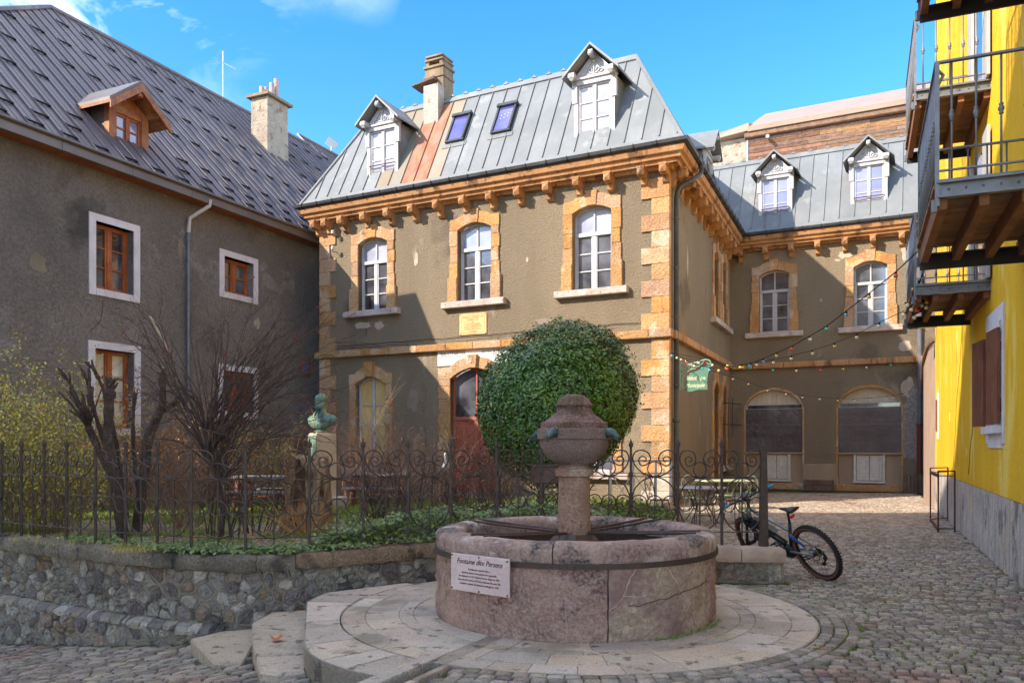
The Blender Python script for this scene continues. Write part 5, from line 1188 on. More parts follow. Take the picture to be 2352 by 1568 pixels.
# coping blocks
s = .0; i = 0
while s < TOT - .05:
    l = ru(.38, .62); x = on_path(s)[0].x
    if x > 1.9: l = ru(.75, .9)
    l = min(l, TOT - s); l = TOT - s if TOT - s - l < .35 else l
    if TOT - s < 1.4 and TOT - s > .5: l = (TOT - s) / (2 if TOT - s > .95 else 1)
    m = MB(); k = 5; c = .028; z1 = CZ + ru(-.008, .008); fo = .02 + ru(-.012, .012); R = []
    for j in range(k + 1):
        u = s + .004 + (l - .008) * j / k; w = lambda: ru(-.006, .006); e = .014 if j in (0, k) else 0
        R.append([PF.p(u, -CW - .02, CZ - .17), PF.p(u, fo - e - .01, CZ - .17 + w()), PF.p(u, fo - e + w(), CZ - .15 + .01), PF.p(u, fo - e + w(), z1 - c - .02), PF.p(u, fo - e - c + w(), z1 - e + w() * .6), PF.p(u, -CW * .5, z1 - e + .004), PF.p(u, -CW - .0, z1 - .02 - e)])
    n_ = 7; V = [p for r in R for p in r]
    m.add(V, [(a * n_ + b, a * n_ + (b + 1) % n_, (a + 1) * n_ + (b + 1) % n_, (a + 1) * n_ + b) for a in range(k) for b in range(n_)] + [tuple(range(n_))[::-1], tuple(range(k * n_, (k + 1) * n_))])
    m.build('coping_stone', 'coping' if x < -2.55 else ('coping_warm' if x < 1.5 else 'coping_pink'), GW, smooth=35); s += l; i += 1

# ------------------------------------------------------------------ garden ground
inner = [(on_path(TOT * i / 60, -CW + .06)[0].x, on_path(TOT * i / 60, -CW + .06)[0].y) for i in range(0, 56)]
inner = [p for p in inner if p[0] < 1.25]
kerb_line = [(1.45, 10.45), (2.6, 13.2), (3.3, 15.6), (4.0, 20.8)]
gpol = inner + kerb_line + [(-6.3, 26.2), (-7.4, 26.2), (-15, 9.8)]
def gar_z(x, y):
    t = min(1, max(0, (y - 9.6) / 4.0)); return .37 - .17 * t + .02 * noise.noise(Vector((x * .8, y * .8, 0)))
m = MB(); gx = [-14 + .3 * i for i in range(62)]; gy = [8.4 + .3 * i for i in range(62)]; idx = {}
ins = lambda x, y: in_poly(x, y, gpol)
for j, y in enumerate(gy):
    for i_, x in enumerate(gx): idx[(i_, j)] = len(m.v); m.v.append((x, y, gar_z(x, y)))
for j in range(len(gy) - 1):
    for i_ in range(len(gx) - 1):
        cx_, cy_ = gx[i_] + .15, gy[j] + .15
        if ins(cx_, cy_): m.f.append((idx[(i_, j)], idx[(i_ + 1, j)], idx[(i_ + 1, j + 1)], idx[(i_, j + 1)]))
m.build('garden_soil', 'soil', kind='structure', smooth=True, fix=False)
# soil edge and the low stone kerb of the bed
KB = thing('bed_kerb', 'low mossy stone kerb edging the garden bed towards the cafe terrace', 'kerb', (2.6, 13.2, 0))
kl = [(1.30, 10.3)] + kerb_line
for a, b in zip(kl[:-1], kl[1:]):
    L_ = math.hypot(b[0] - a[0], b[1] - a[1]); nn = max(1, int(L_ / .9)); fr = Fr(a, (b[0] - a[0], b[1] - a[1]))
    for k in range(nn): MB().cbox(fr, L_ * k / nn + .006, L_ * (k + 1) / nn - .006, -.02, .27 + ru(-.01, .01), -.16, .02, .02, .005).build('kerb_stone', 'coping_warm', KB)

# ------------------------------------------------------------------ fountain apron, steps and drain
RB = [1.37, 1.60, 1.74, 2.06, 2.29]
AP = thing('fountain_apron', 'round apron of pale paving slabs laid in rings under the fountain', 'paving', (FX, FY, 0))
AP['kind'] = 'structure'
del AP['category']
m = MB(); m.lathe([(2.30, -.30), (2.30, -.006), (1.0, -.006)], (FX, FY, 0), 72, cap=False); m.build('mortar_bed', 'mortar', AP)
DR0, DR1 = Vector((-.17, 6.86, 0)), Vector((-.90, 5.45, 0)); drd = (DR1 - DR0).normalized(); drn = Vector((-drd.y, drd.x, 0))
if drn.x > 0: drn = -drn      # points to the left platform
def drain_side(x, y): return (Vector((x, y, 0)) - DR0).dot(drn)
for r in range(4):
    r0, r1 = RB[r] + .004, RB[r + 1] - .004; a = ru(0, .3); a_end = a + 2 * math.pi
    w = (.55, .34, .62, .42)[r]
    while a < a_end - .02:
        da = min(w * ru(.6, 1.25) / r1, a_end - a)
        n_ = 4; P = [(FX + r1 * math.cos(a + .004 / r1 + (da - .008 / r1) * i / n_), FY + r1 * math.sin(a + .004 / r1 + (da - .008 / r1) * i / n_)) for i in range(n_ + 1)] + [(FX + r0 * math.cos(a + .004 / r0 + (da - .008 / r0) * i / n_), FY + r0 * math.sin(a + .004 / r0 + (da - .008 / r0) * i / n_)) for i in range(n_, -1, -1)]
        cx_ = sum(p[0] for p in P) / len(P); cy_ = sum(p[1] for p in P) / len(P)
        # leave the drain channel open
        if abs(drain_side(cx_, cy_)) < .36 and cy_ < 7.0:
            for sgn in (1, -1):
                o_ = DR0 + drn * (.075 * sgn); e_ = o_ + drd; aa, bb_ = ((o_.x, o_.y), (e_.x, e_.y))
                Q = clip(P, aa, bb_) if sgn < 0 else clip(P, bb_, aa)
                if sgn > 0 and Q and drain_side(*[sum(c) / len(Q) for c in zip(*Q)]) < 0: Q = clip(P, aa, bb_)
                if sgn < 0 and Q and drain_side(*[sum(c) / len(Q) for c in zip(*Q)]) > 0: Q = clip(P, bb_, aa)
                if len(Q) > 2: MB().slab(Q, -.05, 0 + ru(-.002, .002), .004).build('paving_slab', 'paving_stone', AP)
        else: MB().slab(P, -.05, ru(-.003, .003), .004).build('paving_slab', 'paving_stone', AP)
        a += da
# platform extension on the left with a rounded kerb
edge = [(-2.10, 8.95), (-2.16, 8.48), (-1.93, 7.5), (-1.71, 6.62), (-1.60, 6.36), (-1.46, 6.16), (-1.225, 5.93), (-1.02, 5.80), (-.94, 5.74)]
def arc_pt(a, r=2.296): return (FX + r * math.cos(a), FY + r * math.sin(a))
ang = lambda p: math.atan2(p[1] - FY, p[0] - FX) % (2 * math.pi)
m = MB(); outer_p = [(-1.3, 9.45)] + edge; P = outer_p + [(-.55, 6.2)] + [arc_pt(2.7 + (3.95 - 2.7) * i / 10, 2.2) for i in range(10, -1, -1)]
m.slab(P, -.6, -.006); m.build('platform_core', 'mortar', AP)
ks = [(-1.25, 9.62)] + [edge[0], edge[1], edge[2], edge[3], edge[5], edge[6], edge[8]]
for i in range(len(ks) - 1):
    a, b = ks[i], ks[i + 1]; pa, pb = ang(a), ang(b)
    k = 5; arc = [arc_pt(pa + (pb - pa) * j / k) for j in range(k + 1)]
    mid = [p for p in edge if min(ang(a), ang(b)) < ang(p) < max(ang(a), ang(b))]; mid.sort(key=lambda p: ang(p), reverse=pa > pb)
    P = [a] + mid + [b] + arc[::-1]
    g = .003
    c_ = (sum(p[0] for p in P) / len(P), sum(p[1] for p in P) / len(P)); P = [(c_[0] + (x - c_[0]) * (1 - g * 3), c_[1] + (y - c_[1]) * (1 - g * 3)) for x, y in P]
    MB().slab(P, -.42, .002, .022).build('edge_slab', 'paving_stone', AP)
# drain channel between two kerbs, lined
for s_, w0, w1, nm in ((1, .075, .21, 'drain_kerb'), (-1, .075, .13, 'drain_kerb')):
    L_ = 1.75; k = 3 if s_ > 0 else 4
    for j in range(k):
        a = DR0 + drd * (L_ * j / k + .004 + (.55 if s_ > 0 else 0)); b = DR0 + drd * (L_ * (j + 1) / k - .004 + (.0 if s_ > 0 and j < k - 1 else 0) + (.55 if s_ > 0 else 0))
        P = [a + drn * s_ * w0, b + drn * s_ * w0, b + drn * s_ * w1, a + drn * s_ * w1]; zt = .004 if s_ > 0 else .002
        if s_ > 0 or j > 1: MB().slab([(p.x, p.y) for p in P], -.35, zt, .012).build(nm, 'paving_stone', AP)
# steps down to the lane
ST = [[(-3.30, 8.27), (-2.74, 7.38), (-2.43, 7.20), (-2.62, 8.30), (-2.70, 8.75), (-3.1, 8.6)], [(-2.66, 8.25), (-2.35, 7.30), (-2.02, 6.47), (-1.85, 6.40), (-1.66, 6.48), (-1.92, 7.5), (-2.12, 8.48), (-2.1, 8.95), (-2.6, 8.75)]]
for P, z in zip(ST, (-.34, -.17)):
    s_ = thing('stone_step', 'worn pale stone step beside the fountain platform, ' + ('the lower of two' if z < -.3 else 'the upper of two with a dry leaf'), 'step', (P[0][0], P[0][1], z)); s_['kind'] = 'structure'; del s_['category']
    if z > -.3:
        MB().slab([P[0], P[1], (-2.20, 6.93), (-1.80, 7.02), P[5], P[6], P[7], P[8]], -.9, z, .02).build('step_slab', 'paving_stone', s_)
        MB().slab([(-2.195, 6.915), P[2], P[3], P[4], (-1.80, 7.005)], -.9, z - .002, .02).build('step_slab', 'paving_stone', s_)
    else: MB().slab(P, -.9, z, .02).build('step_slab', 'paving_stone', s_)
lf = thing('dry_leaf', 'curled orange dry leaf lying on the upper stone step', 'leaf', (-2.17, 7.45, -.17))
m = MB(); c_ = Vector((-2.17, 7.45, -.155)); pts = [(0, -.08, .01), (.05, -.03, .03), (.085, .0, .05), (.04, .03, .02), (.02, .08, .04), (-.03, .03, .0), (-.09, .03, .045), (-.04, -.02, .01)]
m.add([c_ + Vector(p) for p in pts] + [c_ + Vector((0, 0, .0))], [(i, (i + 1) % 8, 8) for i in range(8)]); m.build('blade', 'dry_leaf', lf, fix=False)
for (x, y) in ((2.35, 8.0), (1.9, 8.6), (-1.0, 7.2), (2.55, 7.7), (.3, 6.1)): pass

# ------------------------------------------------------------------ cobbles
def cobble_verts(c, w, l, a, h, z):
    """rounded sett: 8 top points, 8 mid, 8 base"""
    ca, sa = math.cos(a), math.sin(a); V = []
    j = lambda k=.10: ru(-k, k)
    cor = [(-.5, -.5), (.5, -.5), (.5, .5), (-.5, .5)]; cor = [(x + j(.05), y + j(.07)) for x, y in cor]; P = []
    for i in range(4):
        p, q, r = cor[i - 1], cor[i], cor[(i + 1) % 4]; P.append((q[0] + (p[0] - q[0]) * .12, q[1] + (p[1] - q[1]) * .12)); P.append((q[0] + (r[0] - q[0]) * .12, q[1] + (r[1] - q[1]) * .12))
    for k, zz in ((1.0, -.05), (.98, -.008), (.89, h)):
        for x, y in P:
            x2, y2 = x * w * k, y * l * k; V.append((c[0] + x2 * ca - y2 * sa, c[1] + x2 * sa + y2 * ca, z + zz + (j(.0022) if k < .9 else 0)))
    V.append((c[0], c[1], z + h + .003)); return V
CF = [(r * 8 + i, r * 8 + (i + 1) % 8, (r + 1) * 8 + (i + 1) % 8, (r + 1) * 8 + i) for r in range(2) for i in range(8)] + [(16 + i, 16 + (i + 1) % 8, 24) for i in range(8)]
wallpoly = [(on_path(TOT * i / 80, .06)[0].x, on_path(TOT * i / 80, .06)[0].y) for i in range(81)] + [(3.3, 9.9), (2.9, 10.1)] + [(on_path(s_, -CW)[0].x, on_path(s_, -CW)[0].y) for s_ in (TOT - .6, TOT - 1.2, TOT - 1.8)] + [(1.45, 10.45), (2.6, 13.2), (3.3, 15.6), (4.0, 20.8), (-6.3, 26.2), (-15, 24)]
# keep the footing strip clear too
footp = [(on_path(se * i / 40, .17)[0].x, on_path(se * i / 40, .17)[0].y) for i in range(41)] + [(on_path(se * i / 40, -.2)[0].x, on_path(se * i / 40, -.2)[0].y) for i in range(40, -1, -1)]
platp = [(-1.3, 9.45)] + edge + [(-.5, 5.0), (-.3, 5.0), (0, 6.2), (FX, FY)]
platp = outer_p + [(-.55, 6.2), (FX, FY)]
def blocked(x, y, g=.045):
    if math.hypot(x - FX, y - FY) < 2.29 + g: return True
    if in_poly(x, y, wallpoly) or in_poly(x, y, footp) or in_poly(x, y, platp) or in_poly(x, y, ST[0]) or in_poly(x, y, ST[1]): return True
    if y < 7.0 and -.155 < drain_side(x, y) < .235 and y > 5.35 and x < 0.1: return True
    yw = (x - YW.O[0]) * YW.n[0] + (y - YW.O[1]) * YW.n[1]
    if yw < .03: return True
    if (x - A[0]) * SD.n[0] + (y - A[1]) * SD.n[1] < .05 and y > 20.9: return True
    return False
stones = []
# two courses round the apron
for r in (2.365, 2.475, 2.585):
    n_ = int(2 * math.pi * r / .125)
    for k in range(n_):
        a = 2 * math.pi * (k + (.5 if r == 2.475 else 0)) / n_; x, y = FX + r * math.cos(a), FY + r * math.sin(a)
        if blocked(x, y, 0) or x < -.75: continue
        stones.append((x, y, .117, .098, a + math.pi / 2))
# alley: wavy courses across the slope
e1 = (math.cos(math.radians(-8)), math.sin(math.radians(-8))); e2 = (-e1[1], e1[0])
RW, CWd = .098, .112
for j in range(-12, 270):
    v0 = 4.9 + j * RW; off = ru(0, CWd); u = -14.5 + off
    if v0 > 22.5 + 6: continue
    while u < 17:
        w = CWd * ru(.75, 1.3); uc = u + w / 2; u += w
        vv = v0 + .16 * math.sin(uc * .9 + .3 * math.sin(v0 * .5)) + .10 * math.sin(uc * 1.9 + v0 * .8)
        x = e1[0] * uc + e2[0] * vv; y = e1[1] * uc + e2[1] * vv
        if y < 4.6 or y > 31: continue
        if x < -.62 - (y - 5.5) * .1: continue
        if math.hypot(x - FX, y - FY) < 2.645 or blocked(x, y): continue
        if abs(x / y) > .72: continue
        slope = .16 * .9 * math.cos(uc * .9 + .3 * math.sin(v0 * .5)) + .10 * 1.9 * math.cos(uc * 1.9 + v0 * .8)
        stones.append((x, y, w * .885, RW * .83, math.radians(-8) + math.atan(slope)))
# lane on the left: long flat setts in courses running down the slope
e1 = (math.cos(math.radians(12)), math.sin(math.radians(12))); e2 = (-e1[1], e1[0])
for j in range(-20, 125):
    v0 = 4.0 + j * .085; u = -13
    while u < 2:
        w = ru(.13, .24); uc = u + w / 2; u += w
        vv = v0 + .05 * math.sin(uc * 1.3)
        x = e1[0] * uc + e2[0] * vv; y = e1[1] * uc + e2[1] * vv
        if x >= -.62 - (y - 5.5) * .1 or y < 4.4 or y > 13 or abs(x / y) > .72 or blocked(x, y): continue
        if math.hypot(x - FX, y - FY) < 2.36 and x > -1: continue
        stones.append((x, y, w * .92, .070, math.radians(12)))
stones.sort(key=lambda s_: s_[0] ** 2 + s_[1] ** 2)
CG = thing('cobbled_paving', 'grey granite setts paving the alley and lane, moss in the joints', 'paving', (3, 8, 0)); CG['kind'] = 'structure'; del CG['category']
variants = [MB().add(cobble_verts((0, 0), 1, 1, 0, .004 + .002 * (k % 3), 0), CF).mesh('cobblestone', 'cobble') for k in range(10)]
for me in variants: me.shade_smooth()
for k, (x, y, w, l, a) in enumerate(stones[:300]):
    put(variants[k % 10], 'cobblestone', (x, y, gz(x, y)), CG, rot=(ru(-.03, .03), ru(-.03, .03) + (math.atan(.17) if x < -.3 else 0), a), scale=(w, l, 1))
cm = MB()
for x, y, w, l, a in stones[300:]:
    k = len(cm.v); z = gz(x, y); Vv = cobble_verts((x, y), w, l, a, ru(.003, .008), z)
    if x < -.25: Vv = [(p[0], p[1], p[2] + gz(p[0], p[1]) - z) for p in Vv]
    cm.v.extend(Vv); cm.f.extend([tuple(q + k for q in f) for f in CF])
cm.build('cobblestones', 'cobble_mass', CG, kind='stuff', smooth=True, fix=False)
# moss and small tufts in the joints of the alley
mm = MB()
for _ in range(7000):
    x = ru(1.0, 7.5); y = ru(5.2, 17); 
    if noise.noise(Vector((x * .7, y * .7, 3.3))) < .02 or abs(x / y) > .66 or blocked(x, y): continue
    k = ru(.015, .04); a0 = ru(0, 3); el = ru(1, 2.4)
    mm.add([(x + k * el * math.cos(a0 + t) if t % 2 else x + k * math.cos(a0 + t * 1.05), y + k * math.sin(a0 + t * 1.05), -.010) for t in range(6)] + [(x, y, .010)], [(i, (i + 1) % 6, 6) for i in range(6)])
mm.build('moss', 'moss', kind='stuff', smooth=True, fix=False)
tf = MB()
def blade(mb, x, y, z, h, w, lean):
    a = ru(0, 6.28); dx, dy = math.cos(a) * w / 2, math.sin(a) * w / 2; b = ru(0, 6.28); lx, ly = math.cos(b) * lean, math.sin(b) * lean
    mb.add([(x - dx, y - dy, z), (x + dx, y + dy, z), (x + lx, y + ly, z + h)], [(0, 1, 2)])
for _ in range(260):
    x, y = ru(1.5, 5.6), ru(5.3, 9.5)
    if x / y > .64 or noise.noise(Vector((x * .9, y * .9, 7.7))) < .12 or blocked(x, y): continue
    for k in range(9): blade(tf, x + ru(-.035, .035), y + ru(-.02, .02), 0, ru(.015, .04), .006, .015)
for _ in range(70):
    a = ru(-1.2, -.35); 
    for k in range(5): blade(tf, FX + (1.39 + abs(ru(0, .05))) * math.cos(a) , FY + (1.39 + abs(ru(0, .05))) * math.sin(a), 0, ru(.008, .035), .007, .02)
tf.build('grass_tufts', 'grass', kind='stuff', fix=False)

# ------------------------------------------------------------------ the fountain
FT = thing('fountain', 'round pink marble fountain basin with iron hoop and urn topped column', 'fountain', (FX, FY, 0))
def curved_panel(a0, a1, r0, r1, z0, z1, nm, mt, lump=.006, ni=18, nj=8, label=None):
    m = MB(); V = []; g = .006 / r1
    a0 += g; a1 -= g
    for j in range(nj + 1):
        for i in range(ni + 1):
            t = a0 + (a1 - a0) * i / ni; z = z0 + (z1 - z0) * j / nj; ed = .012 if i in (0, ni) else 0
            r = r1 + lump * noise.noise(Vector((t * 6, z * 9, a0))) * 1.6 + lump * noise.noise(Vector((t * 22, z * 28, a0))) - ed
            V.append((FX + r * math.sin(t), FY - r * math.cos(t), z))
    k = len(V)
    for j in (0, nj):
        for i in range(ni + 1):
            t = a0 + (a1 - a0) * i / ni; z = z0 + (z1 - z0) * j / nj; V.append((FX + r0 * math.sin(t), FY - r0 * math.cos(t), z))
    F = [(j * (ni + 1) + i, j * (ni + 1) + i + 1, (j + 1) * (ni + 1) + i + 1, (j + 1) * (ni + 1) + i) for j in range(nj) for i in range(ni)]
    F += [(i, i + 1, k + i + 1, k + i) for i in range(ni)]; b_ = nj * (ni + 1); F += [(b_ + i, b_ + i + 1, k + ni + 1 + i + 1, k + ni + 1 + i) for i in range(ni)]
    F += [(k + i, k + i + 1, k + ni + 2 + i, k + ni + 1 + i) for i in range(ni)]
    for i in (0, ni): F += [tuple([j * (ni + 1) + i for j in range(nj + 1)] + [k + ni + 1 + i, k + i])]
    m.add(V, F); return m.build(nm, mt, FT, smooth=40, label=label)
R_ = math.radians
angs = [(-66, 7.5, 'pink_marble'), (7.5, 57, 'pink_marble_light'), (57, 112, 'pink_marble'), (112, 170, 'pink_marble_light'), (170, 232, 'pink_marble'), (232, 294, 'pink_marble_light')]
for a, b, mt in angs: curved_panel(R_(a), R_(b), 1.12, FR_, -.01, .635, 'basin_panel', mt, lump=.016, ni=40, nj=18, label='paler veined basin panel' if mt.endswith('light') else None)
# rim: rounded profile swept round, in stones
def rim(a0, a1):
    m = MB(); n_ = max(6, int((a1 - a0) / .07)); pr = [(1.10, .66), (1.10, .775), (1.13, .812), (1.20, .825), (1.30, .822), (1.36, .800), (1.385, .765), (1.382, .70), (1.372, .64), (1.2, .64)]; V = []
    g = .004
    for i in range(n_ + 1):
        t = a0 + g + (a1 - a0 - 2 * g) * i / n_
        for r, z in pr:
            q = noise.noise(Vector((t * 5, z * 6, 1))) * .011 + noise.noise(Vector((t * 18 + r * 9, z * 20, 1))) * .007; e = -.008 if i in (0, n_) else 0
            V.append((FX + (r + q + e) * math.sin(t), FY - (r + q + e) * math.cos(t), z + q * .8))
    k = len(pr); F = [(i * k + j, i * k + (j + 1) % k, (i + 1) * k + (j + 1) % k, (i + 1) * k + j) for i in range(n_) for j in range(k)] + [tuple(range(k))[::-1], tuple(range(n_ * k, (n_ + 1) * k))]
    m.add(V, F); m.build('rim_stone', 'rim_marble', FT, smooth=50)
for a, b in ((-66, -12), (-12, 41), (41, 98), (98, 150), (150, 205), (205, 250), (250, 294)): rim(R_(a), R_(b))
m = MB(); n_ = 90
V = []; pr = [(1.37, .610), (1.398, .610), (1.398, .655), (1.37, .655)]
for i in range(n_):
    t = 2 * math.pi * i / n_; V += [(FX + r * math.sin(t), FY - r * math.cos(t), z) for r, z in pr]
m.add(V, [(i * 4 + j, i * 4 + (j + 1) % 4, ((i + 1) % n_) * 4 + (j + 1) % 4, ((i + 1) % n_) * 4 + j) for i in range(n_) for j in range(4)])
m.build('iron_hoop', 'dark_iron', FT, smooth=30)
m = MB()
for k in range(7): t = R_(-12 + k * 2.6); m.ball((FX + 1.404 * math.sin(t), FY - 1.404 * math.cos(t), .632), .010, n=6, m=4)
m.build('rivets', 'dark_iron', FT, kind='stuff')
m = MB(); m.lathe([(1.12, .0), (1.12, .70)], (FX, FY, 0), 48, cap=False); m.lathe([(1.12, .12), (0, .12)], (FX, FY, 0), 48, cap=False); m.build('basin_lining', 'wet_stone', FT, fix=False)
m = MB(); m.lathe([(1.115, .40), (0.01, .40)], (FX, FY, 0), 48, cap=False); m.build('water', 'water', FT, fix=False)
m = MB(); m.lathe([(.30, .12), (.28, .62), (.24, .70), (.18, .76)], (FX, FY, 0), 8); m.build('column_base', 'wet_stone', FT)
def rough_lathe(prof, nm, mt, n_=48, amp=.006, sub=4):
    P = []
    for (r0, z0), (r1, z1) in zip(prof[:-1], prof[1:]):
        k = max(1, int(math.hypot(r1 - r0, z1 - z0) / .03)); P += [(r0 + (r1 - r0) * i / k, z0 + (z1 - z0) * i / k) for i in range(k)]
    P.append(prof[-1]); m = MB(); V = []
    for r, z in P:
        for k in range(n_):
            t = 2 * math.pi * k / n_; q = amp * noise.noise(Vector((math.cos(t) * r * 14, math.sin(t) * r * 14, z * 20))) * (1 if r > .02 else 0); V.append((FX + (r + q) * math.cos(t), FY + (r + q) * math.sin(t), z))
    m.add(V, [(i * n_ + k, i * n_ + (k + 1) % n_, (i + 1) * n_ + (k + 1) % n_, (i + 1) * n_ + k) for i in range(len(P) - 1) for k in range(n_)] + [tuple(range(n_))[::-1], tuple(range((len(P) - 1) * n_, len(P) * n_))])
    return m.build(nm, mt, FT, smooth=35)
rough_lathe([(.165, .74), (.161, .95), (.158, 1.2), (.156, 1.325)], 'column', 'column_stone', amp=.005)
rough_lathe([(.16, 1.325), (.190, 1.335), (.192, 1.405), (.165, 1.412), (.150, 1.43)], 'column_ring', 'column_stone', amp=.003)
rough_lathe([(.145, 1.43), (.155, 1.448), (.20, 1.468), (.262, 1.51), (.312, 1.57), (.340, 1.63), (.350, 1.70), (.372, 1.705), (.375, 1.798), (.36, 1.806)], 'bowl', 'bowl_stone', amp=.004)
rough_lathe([(.36, 1.806), (.337, 1.808), (.335, 1.862), (.322, 1.868), (.300, 1.875), (.255, 1.91), (.205, 1.945), (.178, 1.98), (.168, 2.02), (.188, 2.03), (.192, 2.045), (.170, 2.065), (.150, 2.095), (.115, 2.125), (.07, 2.147), (.0, 2.155)], 'lid', 'lid_stone', amp=.010)
for a in (-35, 55, 145, 235):
    t = R_(a); d = Vector((math.sin(t), -math.cos(t), 0)); s_ = Vector((d.y, -d.x, 0)); c0 = Vector((FX, FY, 1.755)) + d * .35
    m = MB(); P = [c0, c0 + d * .05 + Vector((0, 0, .012)), c0 + d * .09 + Vector((0, 0, .004)), c0 + d * .125 + Vector((0, 0, -.022)), c0 + d * .155 + Vector((0, 0, -.042))]
    m.tube(P, [.048, .046, .038, .026, .018], 9); sp_ = m.build('spout', 'bronze_green', FT, smooth=True, label='green bronze animal head spout')
    m = MB(); m.tube([c0 + d * .085 + Vector((0, 0, -.028)), c0 + d * .145 + Vector((0, 0, -.068))], [.022, .012], 6); m.build('jaw', 'bronze_green', sp_, smooth=True)
    m = MB(); [m.ball(c0 + d * .085 + s_ * (.03 * q) + Vector((0, 0, .025)), .011, n=6, m=4) for q in (-1, 1)]; m.build('eyes', 'bronze_green', sp_)
    m = MB(); [m.tube([c0 + d * .03 + s_ * (.03 * q) + Vector((0, 0, .03)), c0 + d * .0 + s_ * (.045 * q) + Vector((0, 0, .06))], [.016, .004], 5) for q in (-1, 1)]; m.build('ears', 'bronze_green', sp_)
for k, (x, y) in enumerate(((-.97, .64), (-.79, -.69), (.80, .70), (1.02, -.50))):
    e_ = Vector((x, y, 0)).normalized(); s_ = Vector((-e_.y, e_.x, 0))
    for q in (-1, 1):
        MB().tube([Vector((FX, FY, .775)) + e_ * .17 + s_ * (.06 * q), Vector((FX, FY, .80)) + e_ * .75 + s_ * (.075 * q), Vector((FX, FY, .832)) + e_ * 1.24 + s_ * (.09 * q)], .014, 6).build('iron_strut', 'rust_iron' if q > 0 else 'iron', FT)
# marble plaque on the basin
t = R_(-39.5); PQ = thing('fountain_plaque', 'veined white marble plaque with black script screwed to the fountain basin', 'plaque', (FX + 1.41 * math.sin(t), FY - 1.41 * math.cos(t), .52))
pc = (FX + 1.43 * math.sin(t), FY - 1.43 * math.cos(t)); PFx = Fr(pc, (math.cos(t), math.sin(t)))
MB().cbox(PFx, -.335, .335, .362, .686, -.018, .0, .003).build('plate', 'marble_plate', PQ)
wtext(PFx, 'Fontaine dite Persens', .066, 'ink', 0, .0012, .605, PQ, shear=.35, sx=.92)
for i, (s_, z) in enumerate((('Fontaine de « pied de ville »,', .553), ('autrefois située en rive gauche de la gargouille,', .521), ('Fut déplacée en 1731. Bassin et borne datent de 1825.', .489), ('Son nom fait honneur à Persens, Ingénieur de Louis XIII,', .457), ('fontainier créateur des fontaines publiques en 1634.', .425))):
    wtext(PFx, s_, .0235, 'ink', 0, .0012, z, PQ, sx=.92)
for u, z in ((-.32, .672), (.32, .665), (-.32, .38), (.32, .378), (0, .672), (0, .376)): MB().ball(PFx.p(u, .002, z), .009, .006, .009, n=6, m=4).build('screw', 'dark_iron', PQ)

m = MB(); P = []
for i in range(34):
    t = R_(8.5 + i * 47.5 / 33); r = 1.378 + .016 * noise.noise(Vector((t * 6, .4, R_(7.5)))) ; P.append((FX + r * math.sin(t), FY - r * math.cos(t), .27 + .0045 * i + .02 * noise.noise(Vector((i * .35, 2, 0))) + ru(-.004, .004)))
m.tube(P, .0032, 4); m.build('crack', 'cable', FT)
# ------------------------------------------------------------------ wrought iron fence on the coping
FC = -.22
def s_at_ray(px):
    a = (px - CXP) / FPX; best = None
    for i in range(len(CPs) - 1):
        (x0, y0), (x1, y1) = CPs[i], CPs[i + 1]; f0, f1 = x0 - a * y0, x1 - a * y1
        if f0 <= 0 <= f1 or f1 <= 0 <= f0: best = cum[i] + (cum[i + 1] - cum[i]) * abs(f0) / (abs(f0) + abs(f1) + 1e-9)
    return best
posts_px = [3, 49, 101, 153, 218, 287, 360, 438, 563, 709, 831, 933, 1033, 1137, 1241, 1345, 1449, 1554, 1657, 1750]
# shift: the fence line lies behind the coping edge
ps = []
for px in posts_px:
    a = (px - CXP) / FPX; lo = None; s = 0
    pr = None
    while s < TOT:
        p, n = on_path(s, FC); f = p.x - a * p.y
        if pr is not None and pr <= 0 < f: lo = s; break
        pr = f; s += .02
    if lo: ps.append(lo)
first = ps[0]; ps = [first - .58 * k for k in range(6, 0, -1) if first - .58 * k > .3] + ps
FE = thing('iron_fence', 'dark wrought iron fence of rings and scrolls standing on the garden wall coping', 'fence', on_path(ps[len(ps) // 2], FC)[0] + Vector((0, 0, CZ)))
ZB, ZM, ZR = .585, 1.245, .92
def fp(s, z, o=0): return PF.p(s, FC + o, z)
scr = [(300, 5), (215, 15), (130, 60), (62, 130), (26, 210), (28, 262), (55, 312), (98, 334), (150, 336), (205, 312), (240, 262), (245, 220), (218, 170), (150, 138), (108, 165), (98, 212), (112, 246), (150, 258), (182, 240), (188, 214), (168, 192), (146, 204)]
